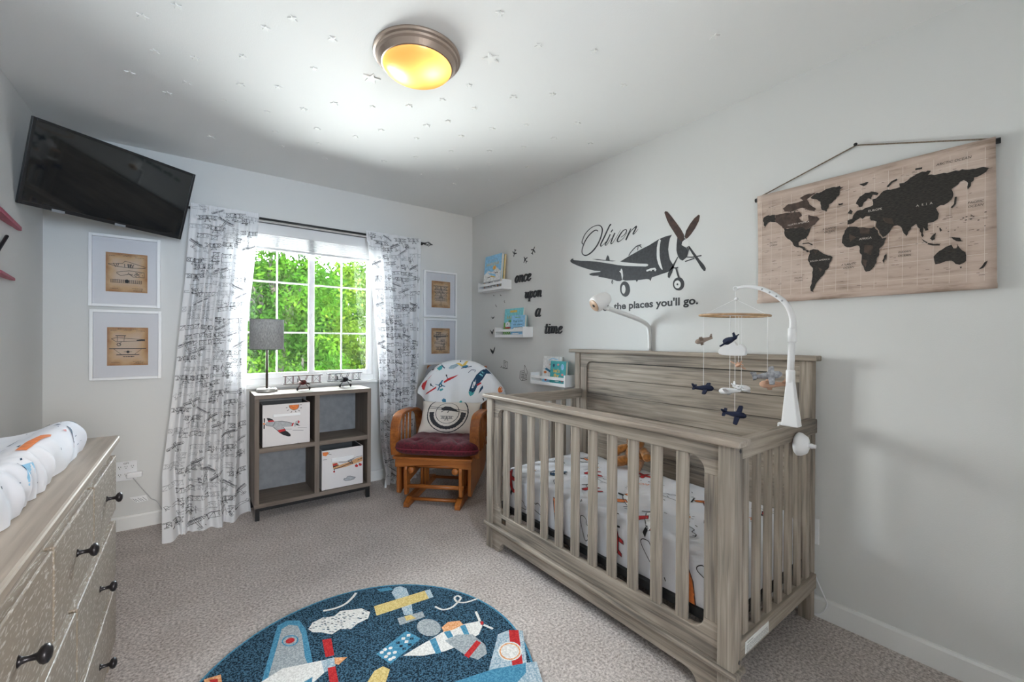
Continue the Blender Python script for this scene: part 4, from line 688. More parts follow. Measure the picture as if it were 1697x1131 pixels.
for (y, s, w) in ((1.545, .0, .05), (.86, .0, .05)):
    pr.fill('print_orange', [(y, s), (y-w, s), (y-w*.8, s+.08), (y-w*.1, s+.155), (y+w*.5, s+.16)]).stroke('ink', [(y-w, s), (y-w*.8, s+.08), (y-w*.1, s+.155), (y+w*.5, s+.16), (y, s)], .005)
    pr.stroke('ink', [(y-w*.45, s), (y-w*.25, s+.1), (y+w*.2, s+.158)], .004)
for (y, s, sc, r) in ((1.36, .08, .11, 1.3), (1.0, .1, .13, .9), (1.7, .06, .1, .3), (1.5, TOPS+.25, .1, .2), (1.15, TOPS+.32, .11, .1), (.9, TOPS+.03, .12, 1.2), (1.3, TOPS+.42, .09, .2), (.95, TOPS+.52, .1, .1), (1.88, TOPS+.28, .1, .3), (.76, .12, .1, .4), (1.62, TOPS+.02, .09, .6), (1.83, .04, .08, .2)): cloud_out(pr, y, s, sc, r)
for (y, s) in ((1.33, TOPS+.27), (1.68, TOPS+.38), (.98, TOPS+.16), (1.85, TOPS+.04)):
    pr.fill('print_tan', ell2(y, s, .022, .022, 14))
    for k in range(8): a = k*PI/4; pr.stroke('ink', [(y+.028*math.cos(a), s+.028*math.sin(a)), (y+.038*math.cos(a), s+.038*math.sin(a))], .003)
pr.text('print_orange', 'ZOOM', 1.36, TOPS+.36, w=-.11, h=.03, rot=-.1).text('print_orange', 'ZOOM', .86, TOPS+.35, w=-.12, h=.03, rot=-.3)
for k in range(60):
    y, s = random.uniform(.76, 1.98), random.uniform(.02, TOPS+.55); a = random.uniform(0, 3); pr.stroke('ink', [(y, s), (y+.014*math.cos(a), s+.014*math.sin(a))], .004)
# mirrored so the lettering reads from the open side
pr.build('printed_pattern', lambda u, v, d: msurf(u, v, .0012+d), mtr, step=.014, inc=.000008)
del pr

# plush toy slumped against the headboard
mat('plush_gold', (.42, .17, .035), .95, noise=.35, nscale=50, bump=.8, bscale=300, bdist=.004, sheen=.4)
mat('plush_cream', (.72, .60, .42), .95, bump=.5, bscale=300)
tb = thing('plush_toy', 'golden brown plush toy slumped against the crib headboard', 'plush toy', (2.05, 1.53, .468))
mb = MB().ellip((2.075, 1.54, .546), (.05, .065, .07), 18, 12); mb.build('body', 'plush_gold', tb, smooth=True)
hd = MB().ellip((2.055, 1.525, .625), (.048, .052, .045), 18, 12).build('head', 'plush_gold', tb, smooth=True)
MB().ellip((2.012, 1.522, .615), (.02, .022, .017), 12, 8).build('muzzle', 'plush_cream', hd, smooth=True)
MB().ellip((1.993, 1.522, .621), (.006, .008, .006), 8, 6).build('nose', 'black_metal', hd, smooth=True)
for s in (-1, 1):
    MB().ellip((2.075, 1.525+s*.047, .655), (.012, .022, .024), 12, 8).build('ear', 'plush_gold', hd, smooth=True)
    MB().ellip((2.013, 1.525+s*.02, .634), (.005, .005, .005), 8, 6).build('eye', 'black_metal', hd, smooth=True)
    MB().tube(catmull([(2.065, 1.53+s*.05, .585), (2.035, 1.53+s*.095, .565), (2.015, 1.53+s*.11, .54+(.02 if s < 0 else 0))], 5), [.022]*3+[.024]*4+[.025, .024, .021, .012], 10).build('arm', 'plush_gold', tb, smooth=True)
    MB().tube(catmull([(2.06, 1.54+s*.035, .512), (2.0, 1.54+s*.065, .504), (1.955, 1.54+s*.08, .50)], 5), [.03]*5+[.029, .029, .03, .03, .026, .012], 10).build('leg', 'plush_gold', tb, smooth=True)

# ================================================================== crib mobile
mob = thing('crib_mobile', 'white plastic crib mobile arm with wooden ring and hanging felt planes', 'crib mobile', (1.88, .66, .8))
MX = 1.88
mat('birch', (.50, .32, .18), .5, noise=.15, nscale=40)
# bracket over the end rail, wedge and post
MB().hexa([(MX-.022, .692, .884), (MX+.022, .692, .884), (MX+.022, .632, .884), (MX-.022, .632, .884), (MX-.013, .677, 1.07), (MX+.013, .677, 1.07), (MX+.013, .654, 1.07), (MX-.013, .654, 1.07)]).build('bracket', 'white_plastic', mob, bevel=.003)
MB().box((MX-.016, .698, .80), (MX+.016, .706, .89)).box((MX-.016, .692, .884), (MX+.016, .706, .893)).build('clamp_plate', 'white_plastic', mob, bevel=.002)
MB().lathe([(.015, 1.055), (.016, 1.06), (.016, 1.10), (.014, 1.105)], 16, (MX, .666, 0)).build('collar', 'white_plastic', mob, smooth=True)
MB().tube([(MX, .666, 1.09), (MX, .662, 1.235)], .0125, 14).build('post', 'white_plastic', mob, smooth=True)
MB().lathe([(.014, 0), (.0155, .003), (.0155, .05), (.013, .055)], 16, (MX, .661, 1.215)).build('collar', 'white_plastic', mob, smooth=True)
ap = catmull([(MX, .660, 1.26), (MX, .661, 1.31), (MX, .682, 1.365), (MX, .722, 1.405), (MX, .777, 1.437), (MX, .828, 1.450), (MX, .872, 1.449)], 6)
MB().tube(ap, [.0125-.006*i/(len(ap)-1) for i in range(len(ap))], 12).build('arch_arm', 'white_plastic', mob, smooth=True)
MB().tube([(MX, .880+.009*math.cos(a), 1.447+.009*math.sin(a)) for a in [2*PI*i/12 for i in range(12)]], .0022, 6, True).build('hook', 'white_plastic', mob, smooth=True)
for k, i in enumerate((14, 17, 20, 23)):
    p = Vector(ap[i]); MB().ellip((MX-.0115, p.y, p.z), (.003, .004, .004), 8, 6).build('moon_mark', 'print_grey', mob, smooth=True)
# clamp knob outside the rail
kb = MB().lathe([(.0, 0), (.038, .0), (.046, .007), (.045, .018), (.034, .036), (.014, .044), (.0, .045)], 24, (MX+.03, .655, .812), Matrix.Rotation(PI/2, 3, 'X'))
kb.build('clamp_knob', 'white_plastic', mob, smooth=True)
MB().lathe([(.008, .038), (.008, .048), (.010, .050), (.010, .056), (.008, .058), (.008, .066), (.0, .067)], 14, (MX+.03, .655, .812), Matrix.Rotation(PI/2, 3, 'X')).build('screw', 'white_plastic', mob, smooth=True)
RC = (MX, .886, 1.329); RR = .137
MB().tube([(RC[0]+RR*math.cos(a), RC[1]+RR*math.sin(a), RC[2]+.004*math.sin(a)) for a in [2*PI*i/48 for i in range(48)]], .0048, 8, True).build('ring', 'birch', mob, smooth=True)
def string(a, b): MB().tube([a, b], .0009, 5).build('string', 'white_paint', mob)
string((MX, .880, 1.438), (MX, .880, .905))
for k in range(3):
    a = 2*PI*k/3+.4; string((MX, .880, 1.40), (RC[0]+RR*math.cos(a), RC[1]+RR*math.sin(a), RC[2]))
MB().ellip((MX, .876, 1.40), (.006, .008, .008), 10, 8).build('bead', 'white_paint', mob, smooth=True)
mat('felt_navy', (.012, .018, .05), .95, bump=.5, bscale=400); mat('felt_white', (.78, .78, .80), .95, bump=.5, bscale=400)
mat('felt_grey', (.33, .34, .37), .95, noise=.25, nscale=90, bump=.5, bscale=400); mat('felt_tan', (.34, .27, .23), .95, bump=.5, bscale=400); mat('felt_peach', (.62, .38, .27), .95, bump=.5, bscale=400)
def felt_plane(name, m, c, heading, pitch, roll, s=1.0):
    R = Matrix.Rotation(heading, 3, 'Z') @ Matrix.Rotation(pitch, 3, 'Y') @ Matrix.Rotation(roll, 3, 'X'); c = Vector(c)
    L = .048*s; mb = MB()
    prof = [(-1, .10), (-.85, .16), (-.5, .2), (0, .3), (.5, .34), (.8, .28), (.95, .15), (1, .02)]
    n = 10; vs = []
    for t, r in prof:
        for k in range(n): a = 2*PI*k/n; vs.append(c+R @ Vector((t*L, r*L*math.cos(a)*.8, r*L*math.sin(a))))
    fs = [(i*n+k, i*n+(k+1) % n, (i+1)*n+(k+1) % n, (i+1)*n+k) for i in range(len(prof)-1) for k in range(n)]+[tuple(range(n)), tuple((len(prof)-1)*n+k for k in range(n))]
    mb.add(vs, fs); b = mb.build(name, m, mob, smooth=True)
    pl = lambda P, z0, z1: MB().prism(P, lambda u, v, d: c+R @ Vector((u*L, v*L, d*L)), z0, z1)
    pl([(.35, -1.0), (.45, -.95), (.5, 0), (.45, .95), (.35, 1.0), (.1, .95), (0, 0), (.1, -.95)], -.12, .02).build('wing', m, b, bevel=.001)
    pl([(-.75, -.42), (-.68, 0), (-.75, .42), (-.98, .42), (-1.0, 0), (-.98, -.42)], .05, .14).build('tailplane', m, b)
    MB().prism([(-1.0, .1), (-.7, .15), (-.92, .5), (-1.08, .5)], lambda u, v, d: c+R @ Vector((u*L, d*L, v*L)), -.06, .06).build('fin', m, b)
felt_plane('tan_felt_plane', 'felt_tan', (MX, 1.022, 1.222), 2.1, .30, .5, .8)
felt_plane('navy_felt_plane', 'felt_navy', (1.80, .864, 1.222), 1.0, .25, -.5, .95)
felt_plane('peach_felt_plane', 'felt_peach', (1.95, .898, 1.112), .6, .1, .5, .75)
felt_plane('navy_felt_plane', 'felt_navy', (MX, 1.022, 1.0), -1.4, -.05, .5, .95)
felt_plane('white_felt_plane', 'felt_white', (1.82, .873, 1.006), 1.8, .1, .4, .9)
felt_plane('white_felt_plane', 'felt_white', (1.95, .885, 1.01), -1.8, .1, -.4, .9)
felt_plane('grey_felt_plane', 'felt_grey', (MX, .75, 1.077), -1.3, -.18, .7, 1.1)
felt_plane('peach_felt_plane', 'felt_peach', (MX+.03, .742, 1.04), 1.9, .05, .5, 1.0)
felt_plane('navy_felt_plane', 'felt_navy', (MX, .880, .899), -1.5, .05, .9, 1.0)
for (x, y, z) in ((MX, 1.022, 1.0), (1.82, .873, 1.0), (1.95, .885, 1.015), (MX, .75, 1.07)): string((x, y, 1.329), (x, y, z))
string((1.80, .864, 1.329), (1.80, .864, 1.21)); string((1.95, .898, 1.329), (1.95, .898, 1.112))
cl = MB()
cl.prism(catmull([(-.055, -.02), (-.06, .0), (-.045, .014), (-.03, .016), (-.02, .034), (.008, .036), (.02, .02), (.036, .026), (.052, .012), (.055, -.01), (.048, -.022), (0, -.024)], 4, True), lambda u, v, d: (MX+d, .888-u, 1.178+v), -.010, .010)
cl.build('felt_cloud', 'felt_white', mob, bevel=.005, seg=3)

# ================================================================== dresser
_DW = ((.21, .165, .125), (.33, .27, .215), (.45, .38, .31))
for i, n in enumerate(('x', 'y', 'z')): wood('dresser_wood_'+n, *_DW, i, rough=.38, fine=60, patch=3, spec=.5)
def limed(name):
    m, nt, b = _base(name); b.inputs['Roughness'].default_value = .42
    tc = nt.nodes.new('ShaderNodeTexCoord'); mp = nt.nodes.new('ShaderNodeMapping'); mp.inputs['Scale'].default_value = (300, 42, 150)
    nz = nt.nodes.new('ShaderNodeTexNoise'); nz.inputs['Scale'].default_value = 1; nz.inputs['Detail'].default_value = 3; nz.inputs['Distortion'].default_value = .4
    rp = nt.nodes.new('ShaderNodeValToRGB'); e = rp.color_ramp.elements; e[0].position = .54; e[0].color = (.27, .22, .17, 1); e[1].position = .66; e[1].color = (.55, .51, .465, 1)
    nt.links.new(tc.outputs['Object'], mp.inputs['Vector']); nt.links.new(mp.outputs['Vector'], nz.inputs['Vector']); nt.links.new(nz.outputs['Fac'], rp.inputs['Fac']); nt.links.new(rp.outputs['Color'], b.inputs['Base Color'])
limed('limed_front')
DY0, DY1, DXF, DXB = .81, 2.15, -.246, XL+.016
dr = thing('dresser', 'weathered brown wooden dresser with black knobs under the changing pad', 'dresser', (-.47, 1.48, 0))
MB().box((DXB, DY0, .06), (DXF, DY1, .80)).build('body', 'dresser_wood_y', dr, bevel=.003)
MB().box((DXB, DY0-.016, .824), (DXF+.022, DY1+.02, .850)).build('top', 'dresser_wood_y', dr, bevel=.006)
MB().box((DXB, DY0-.006, .80), (DXF+.010, DY1+.010, .824)).build('top_moulding', 'dresser_wood_y', dr, bevel=.006)
for x in (DXB, DXF-.05):
    for y in (DY0, DY1-.05): MB().box((x, y, 0), (x+.05, y+.05, .06)).build('foot', 'dresser_wood_z', dr, bevel=.003)
MB().box((DXF-.02, DY0, .045), (DXF+.004, DY1, .085)).build('plinth', 'dresser_wood_y', dr, bevel=.003)
def drawer(y0, y1, z0, z1, knobs):
    g = .006
    d = MB().box((DXF-.01, y0+g, z0+g), (DXF+.016, y1-g, z1-g)).build('drawer', 'limed_front', dr, bevel=.003)
    for ky in knobs:
        z = (z0+z1)/2
        R = Matrix.Rotation(PI/2, 3, 'Y')
        MB().lathe([(.010, 0), (.006, .004), (.0045, .012), (.006, .021), (.013, .025), (.016, .030), (.015, .035), (.008, .039), (0, .040)], 20, (DXF+.016, ky, z), R).build('knob', 'dark_metal', d, smooth=True)
w = (DY1-DY0-.03)/3
for k in range(3):
    y0 = DY0+.012+k*(w+.003); drawer(y0, y0+w, .578, .79, [y0+w/2])
w = (DY1-DY0-.027)/2
for z0, z1 in ((.335, .548), (.095, .305)):
    for k in range(2):
        y0 = DY0+.012+k*(w+.003); drawer(y0, y0+w, z0, z1, [y0+w*.22+.0, y0+w*.52+.0] if False else [y0+w/2-.01])
# changing pad
cloth('pad_cloth', (.80, .80, .84), .04, bump=.35, bscale=60, col2=(.73, .74, .80), nscale=7)
px0, px1, py0, py1 = XL+.03, -.292, .86, 2.0
pad = thing('changing_pad', 'white contoured changing pad cover with faint airplane print on the dresser', 'changing pad', ((px0+px1)/2, (py0+py1)/2, .85))
def padsurf(u, v, d=0):   # u round the cross-section from lower outer edge over the top, v along Y
    y = py0+(py1-py0)*v; e = min(v, 1-v)*(py1-py0); rr = .075
    sh = 1-max(0, (rr-e)/rr)**2.2*.55 if e < rr else 1
    prof = [(-.5, 0.0), (-.515, .03), (-.50, .075), (-.45, .098), (-.36, .098), (-.24, .078), (-.1, .066), (.1, .066), (.24, .078), (.36, .098), (.45, .100), (.50, .078), (.518, .04), (.5, 0.0)]
    i = u*(len(prof)-1); k = min(int(i), len(prof)-2); f = i-k; a, b = prof[k], prof[k+1]
    p0 = prof[max(0, k-1)]; p3 = prof[min(len(prof)-1, k+2)]
    cr = lambda A, B, C, D_: .5*((2*B)+(-A+C)*f+(2*A-5*B+4*C-D_)*f*f+(-A+3*B-3*C+D_)*f**3)
    px, pz = cr(p0[0], a[0], b[0], p3[0]), cr(p0[1], a[1], b[1], p3[1])
    side = max(0, abs(px)-.38)/.13
    wr = .011*side*math.sin(62*y+6*math.sin(9*y)+30*pz)+.008*side*math.sin(31*y-40*pz)+.0015*math.sin(23*y+9*px)
    s = sh
    return ((px0+px1)/2+(px+wr*(1 if px > 0 else -1))*(px1-px0)*(.90+.10*s), y, .851+max(0, pz)*s+d+(wr*.3 if pz > .05 else 0))
mb = MB(); mb.grid(lambda u, v: padsurf(u, v), 60, 220)
n_ = 61; mb.f.append(tuple(range(n_))); mb.m.append(0); mb.f.append(tuple(220*n_+i for i in range(n_-1, -1, -1))); mb.m.append(0)
po = mb.build('cover', 'pad_cloth', pad, smooth=True)
pr = PR()
for (u, v, col, P) in ((.74, .66, 'orange', [(-.03, -.14), (-.045, -.02), (-.02, .07), (.04, .09), (.05, .05), (.02, -.02), (.03, -.14)]), (.84, .84, 'navy', [(-.08, .01), (-.02, .03), (.10, .012), (.07, -.015)]), (.90, .825, 'red', [(-.08, .0), (.08, .008), (.08, -.012)]), (.88, .46, 'sky', [(-.09, -.03), (-.02, .06), (.08, .04), (.09, -.04), (.0, -.05)]), (.72, .86, 'navy', [(-.02, .0), (.0, .02), (.03, .0)]), (.66, .92, 'navy', [(-.01, 0), (.0, .04), (.012, 0)]), (.78, .955, 'pale', [(-.04, .0), (0, .02), (.05, -.01)]), (.70, .60, 'navy', [(-.01, .0), (.0, .02), (.01, -.02)]), (.80, .80, 'pink', [(-.015, .0), (.0, .02), (.02, .0)]), (.62, .75, 'navy', [(-.005, -.05), (.006, -.05), (.004, .06)])):
    pr.fill('print_'+col, [(u+a*.8, v+b*.8) for a, b in P])
random.seed(3)
for k in range(70):
    u, v = random.uniform(.1, .97), random.uniform(.05, .97); a = random.uniform(0, 3); pr.stroke('print_navy', [(u, v), (u+.012*math.cos(a), v+.009*math.sin(a))], .004)
pr.build('printed_pattern', lambda u, v, d: padsurf(u, v, .0018+d), pad, step=.012, inc=.00001)

# ================================================================== cube shelf
_KW = ((.115, .09, .075), (.185, .15, .125), (.25, .205, .17))
for i, n in enumerate(('x', 'y', 'z')): wood('cube_wood_'+n, *_KW, i, rough=.6, fine=60, patch=3, spec=.2)
KX0, KX1, KY0, KY1, KZ0, KZ1 = .320, 1.092, 3.25, 3.574, .085, .84
ks = thing('cube_shelf', 'four cube brown wood shelf unit on black metal legs below the window', 'shelf unit', ((KX0+KX1)/2, (KY0+KY1)/2, 0))
t_ = .028
MB().box((KX0, KY0, KZ1-t_), (KX1, KY1, KZ1)).build('top_panel', 'cube_wood_x', ks, bevel=.0015)
MB().box((KX0, KY0, KZ0), (KX1, KY1, KZ0+t_)).build('bottom_panel', 'cube_wood_x', ks, bevel=.0015)
for x in (KX0, KX1-t_): MB().box((x, KY0, KZ0+t_), (x+t_, KY1, KZ1-t_)).build('side_panel', 'cube_wood_z', ks, bevel=.0015)
MB().box((.690, KY0+.001, KZ0+t_), (.722, KY1-.02, KZ1-t_)).build('divider', 'cube_wood_z', ks, bevel=.0015)
for x0, x1 in ((KX0+t_, .690), (.722, KX1-t_)): MB().box((x0, KY0+.001, .450), (x1, KY1-.02, .482)).build('middle_shelf', 'cube_wood_x', ks, bevel=.0015)
mat('grey_board', (.24, .25, .27), .6, noise=.1, nscale=20)
MB().box((KX0+.01, KY1-.016, KZ0+.01), (KX1-.01, KY1-.006, KZ1-.01)).build('back_panel', 'grey_board', ks)
for x in (KX0+.006, KX1-.032):
    for y in (KY0+.006, KY1-.03): MB().box((x, y, 0), (x+.026, y+.024, KZ0)).build('leg', 'black_metal', ks, bevel=.001)
for y in (KY0+.006, KY1-.03): MB().box((KX0+.03, y, KZ0-.022), (KX1-.03, y+.02, KZ0)).build('leg_rail', 'black_metal', ks)

# storage bins
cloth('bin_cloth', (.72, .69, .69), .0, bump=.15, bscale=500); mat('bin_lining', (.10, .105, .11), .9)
def storage_bin(label, x0, x1, z0, z1, dat):
    y0, y1 = KY0+.02, KY1-.04
    b = thing('storage_bin', label, 'storage bin', ((x0+x1)/2, (y0+y1)/2, z0), group='fabric bins in the cube shelf')
    e = .006
    MB().box((x0, y0, z0), (x1, y0+e, z1)).build('front_wall', 'bin_cloth', b, bevel=.003)
    MB().box((x0, y1-e, z0), (x1, y1, z1)).build('back_wall', 'bin_cloth', b, bevel=.003)
    for x in (x0, x1-e): MB().box((x, y0+e, z0), (x+e, y1-e, z1)).build('side_wall', 'bin_cloth', b, bevel=.003)
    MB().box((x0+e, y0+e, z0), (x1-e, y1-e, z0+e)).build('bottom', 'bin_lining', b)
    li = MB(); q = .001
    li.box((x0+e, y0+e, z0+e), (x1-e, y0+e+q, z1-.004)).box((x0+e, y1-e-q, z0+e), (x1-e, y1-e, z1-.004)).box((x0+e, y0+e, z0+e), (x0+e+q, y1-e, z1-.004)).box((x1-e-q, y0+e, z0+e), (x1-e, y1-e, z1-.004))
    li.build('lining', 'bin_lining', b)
    pr = PR()
    for c, P in dat['fill']: pr.fill('print_'+c, mm(P))
    for w, P in dat['stroke']: pr.stroke('ink', mm(P), w*.0009)
    cl_ = lambda a, lo, hi: min(max(a, lo), hi)
    pr.build('front_print', lambda u, v, d: (cl_(u, x0+.001, x1-.001), y0-d, cl_(v, z0+.002, z1-.002)), b, lift=.0005)
    hp = mm(dat['handle']); 
    MB().prism(hp, lambda u, v, d: (u, y0-d, v), .001, .007).build('handle_strap', 'white_paint', b, bevel=.002)
storage_bin('white fabric bin printed with a red and black propeller plane under an orange sun', .368, .662, .483, .768, D['bin1'])
storage_bin('white fabric bin printed with a tan biplane and a grey cloud', .742, 1.038, .114, .402, D['bin2'])

# table lamp
tl = thing('table_lamp', 'table lamp with grey linen drum shade and thin brown pole on the shelf unit', 'lamp', (.415, 3.455, .84))
cloth('linen_shade', (.50, .50, .50), .35, bump=.6, bscale=500, col2=(.30, .30, .30), nscale=260, stretch=(1, 1, .25))
mat('brushed_base', (.45, .44, .42), .35, metal=.5); mat('bronze_pole', (.07, .05, .04), .35, metal=.5)
MB().lathe([(.0, .8405), (.066, .8405), (.067, .845), (.066, .858), (.060, .864), (0, .866)], 36, (.415, 3.455, 0)).build('base', 'brushed_base', tl, smooth=True)
MB().tube([(.415, 3.455, .862), (.415, 3.455, 1.30)], .0078, 12).build('pole', 'bronze_pole', tl, smooth=True)
sh = MB().lathe([(.107, 1.142), (.107, 1.356)], 48, (.415, 3.455, 0)); sh.f = [f for f in sh.f if len(f) == 4]; sh.m = [0]*len(sh.f)
so = sh.build('shade', 'linen_shade', tl, smooth=True, fixn=False); sm = so.modifiers.new('thick', 'SOLIDIFY'); sm.thickness = .002
for z in (1.143, 1.355): MB().tube([(.415+.107*math.cos(a), 3.455+.107*math.sin(a), z) for a in [2*PI*i/40 for i in range(40)]], .002, 6, True).build('shade_rim', 'bin_lining', tl, smooth=True)
sp = MB()
for k in range(3): a = 2*PI*k/3; sp.tube([(.415, 3.455, 1.30), (.415+.106*math.cos(a), 3.455+.106*math.sin(a), 1.345)], .0015, 5)
sp.ellip((.415, 3.455, 1.25), (.022, .022, .035), 12, 8); sp.build('harp_and_bulb', 'white_paint', tl, smooth=True)
MB().tube([(.432, 3.44, .866), (.445, 3.432, .872), (.46, 3.428, .868)], .0025, 6).build('switch_chain', 'brushed_base', tl)

# model biplanes
mat('model_bronze', (.05, .028, .022), .8, spec=.15, noise=.3, nscale=60); mat('model_red', (.10, .015, .015), .7, spec=.2); mat('model_wing', (.20, .13, .10), .5, noise=.3, nscale=50); mat('model_dark', (.022, .022, .026), .8, spec=.15); mat('model_tire', (.02, .02, .02), .7)
def model_plane(label, loc, rz, span, body, wing, tri=False):
    t = thing('model_biplane', label, 'model airplane', loc, (0, 0, rz), group='metal model biplanes on the shelf unit')
    B = lambda mb, n, m, p=None, **k: mb.build(n, m, p or t, local=True, **k)
    h = span/2
    # nose faces -Y, wheels at z = 0
    pr_ = [(-.055, .006), (-.05, .016), (-.03, .019), (.0, .019), (.05, .014), (.10, .008), (.135, .004)]
    mb = MB(); n = 12; vs = []
    for y, r in pr_:
        for k in range(n): a = 2*PI*k/n; vs.append((r*math.cos(a), y, .062+(y+.05)*-.12+r*math.sin(a)))
    mb.add(vs, [(i*n+k, i*n+(k+1) % n, (i+1)*n+(k+1) % n, (i+1)*n+k) for i in range(len(pr_)-1) for k in range(n)]+[tuple(range(n)), tuple((len(pr_)-1)*n+k for k in range(n))])
    B(mb, 'fuselage', body, smooth=True)
    B(MB().box((-h, -.040, .107), (h, .004, .1125)), 'upper_wing', wing, bevel=.0015)
    B(MB().box((-h*.95, -.030, .049), (h*.95, .012, .0540)), 'lower_wing', wing, bevel=.0015)
    for x in (-h*.88, -h*.5, h*.5, h*.88, -.02, .02):
        for y in (-.03, -.004):
            z0 = .053 if abs(x) > .03 else .075
            B(MB().tube([(x, y+.008, z0), (x*(1 if abs(x) > .03 else 1.6), y, .109)], .0021, 5), 'strut', body)
    wi = MB()
    for s in (-1, 1):
        wi.tube([(s*h*.88, -.02, .053), (s*h*.5, -.02, .109)], .0009, 4).tube([(s*h*.88, -.02, .109), (s*h*.5, -.02, .053)], .0009, 4)
    B(wi, 'bracing_wire', 'model_dark')
    for s in (-1, 1):
        B(MB().lathe([(.004, -.004), (.0105, -.004), (.0125, -.002), (.0125, .002), (.0105, .004), (.004, .004)], 16, (s*.042, -.028, .0126), Matrix.Rotation(PI/2, 3, 'Y')), 'wheel', 'model_tire', smooth=True)
        B(MB().tube([(s*.014, -.035, .05), (s*.040, -.028, .013)], .0016, 5).tube([(s*.014, -.005, .052), (s*.040, -.028, .013)], .0016, 5), 'landing_strut', body)
    B(MB().tube([(-.042, -.028, .0126), (.042, -.028, .0126)], .0014, 5), 'axle', body)
    a = .45; dx, dz = math.cos(a)*.042, -math.sin(a)*.042
    B(MB().tube([(-dx, -.061, .063-dz), (-dx*.5, -.061, .063-dz*.5), (0, -.062, .063), (dx*.5, -.061, .063+dz*.5), (dx, -.061, .063+dz)], [.002, .006, .003, .006, .002], 8), 'propeller', wing, smooth=True)
    B(MB().ellip((0, -.058, .063), (.007, .009, .007), 10, 8), 'hub', body, smooth=True)
    B(MB().box((-.045, .112, .046), (.045, .134, .048)), 'tailplane', wing, bevel=.001)
    B(MB().prism([(.112, .048), (.138, .048), (.138, .078), (.122, .074)], lambda u, v, d: (d, u, v), -.001, .001), 'fin', wing)
    B(MB().tube([(0, .125, .043), (0, .13, .032)], .0015, 5), 'tail_skid', body)
model_plane('bronze model biplane with thin wings next to the table lamp', (.640, 3.42, .84), .06, .265, 'model_red', 'model_bronze')
model_plane('dark model biplane with many struts next to the curtain behind the glider', (.950, 3.475, .84), .12, .27, 'model_dark', 'model_dark')

# ================================================================== glider chair
_GW = ((.16, .042, .007), (.34, .105, .02), (.50, .18, .04))
for i, n in enumerate(('x', 'y', 'z')): wood('oak_'+n, *_GW, i, rough=.35, fine=45, patch=4, spec=.5)
CHO = (1.5709, 2.9674, 0); CHR = math.radians(-44.57)
gc = thing('glider_chair', 'honey oak wooden glider rocking chair in the corner', 'chair', CHO, (0, 0, CHR))
def G_(mb, n, m='oak_z', **k): return mb.build(n, m, gc, local=True, **k)
for s in (-1, 1):
    x = s*.19
    G_(MB().prism([(-.30, .002), (.33, .002), (.33, .05), (.28, .062), (-.24, .062), (-.30, .035)], lambda u, v, d: (d, u, v), x-.021, x+.021), 'runner', 'oak_y', bevel=.004)
    for y in (-.02, .05, .12): G_(MB().tube([(s*.17, y, .055), (s*.17, y, .30)], .012, 10), 'base_spindle', 'oak_z', smooth=True)
    G_(MB().box((s*.17-.02, -.06, .27), (s*.17+.02, .17, .31)), 'base_rail', 'oak_y', bevel=.004)
for y in (-.235, .27): G_(MB().tube([(-.175, y, .045), (.175, y, .045)], .013, 12), 'floor_rod', 'oak_x', smooth=True)
G_(MB().tube([(-.20, -.262, .148), (.225, -.262, .148)], .015, 12), 'lower_rod', 'oak_x', smooth=True)
G_(MB().tube([(-.17, -.235, .29), (.19, -.235, .29)], .014, 12), 'upper_rod', 'oak_x', smooth=True)
for s in (-1, 1):
    G_(MB().prism([(-.275, .085), (-.235, .08), (-.205, .14), (-.21, .28), (-.23, .315), (-.265, .315), (-.285, .27), (-.28, .16)], lambda u, v, d: (d, u, v), s*.205-.012, s*.205+.012), 'swing_arm', 'oak_z', bevel=.005)
    G_(MB().lathe([(0, -.022), (.021, -.022), (.024, -.016), (.024, .016), (.021, .022), (0, .022)], 18, (s*.165, -.262, .268), Matrix.Rotation(PI/2, 3, 'X')), 'pivot_cap', 'oak_z', smooth=True)
    sx = s*.268
    G_(MB().prism([(-.262, .345), (.30, .345), (.30, .20), (.22, .145), (-.15, .10), (-.235, .078), (-.262, .095)], lambda u, v, d: (d, u, v), sx-.012, sx+.012), 'side_panel', 'oak_z', bevel=.005)
fb = [(-.285, .345), (.285, .345), (.285, .285)]+[(.22-.44*i/10, .288+.022*math.sin(PI*i/10)) for i in range(11)]+[(-.285, .285)]
G_(MB().prism(fb, lambda u, v, d: (u, d, v), -.278, -.256), 'front_apron', 'oak_x', bevel=.004)
G_(MB().box((-.30, -.29, .345), (.295, .31, .364)), 'seat_frame', 'oak_x', bevel=.006)
for s in (-1, 1):
    x = s*.30
    pth = catmull([(-.225, .36), (-.245, .45), (-.24, .56), (-.20, .632), (-.13, .655), (.0, .655), (.14, .645), (.24, .60), (.285, .52), (.30, .40)], 5)
    mb = MB(); n = len(pth); vs = []
    for i, (y, z) in enumerate(pth):
        a = pth[max(0, i-1)]; b = pth[min(n-1, i+1)]; dy, dz = b[0]-a[0], b[1]-a[1]; L = math.hypot(dy, dz); ny, nz = -dz/L*.011, dy/L*.011
        vs += [(x-.034, y+ny, z+nz), (x+.034, y+ny, z+nz), (x+.034, y-ny, z-nz), (x-.034, y-ny, z-nz)]
    fs = [(i*4+k, i*4+(k+1) % 4, (i+1)*4+(k+1) % 4, (i+1)*4+k) for i in range(n-1) for k in range(4)]+[(0, 1, 2, 3), tuple((n-1)*4+k for k in range(4))]
    mb.add(vs, fs); G_(mb, 'armrest', 'oak_y', bevel=.004)
    for y in (-.16, -.09, -.02, .05): G_(MB().tube([(x, y, .36), (x, y+.01, .645)], .009, 10), 'arm_spindle', 'oak_z', smooth=True)
    G_(MB().hexa([(s*.27-.018, .22, .36), (s*.27+.018, .22, .36), (s*.27+.018, .262, .36), (s*.27-.018, .262, .36), (s*.25-.016, .37, .99), (s*.25+.016, .37, .99), (s*.25+.016, .405, .99), (s*.25-.016, .405, .99)]), 'back_post', 'oak_z', bevel=.005)
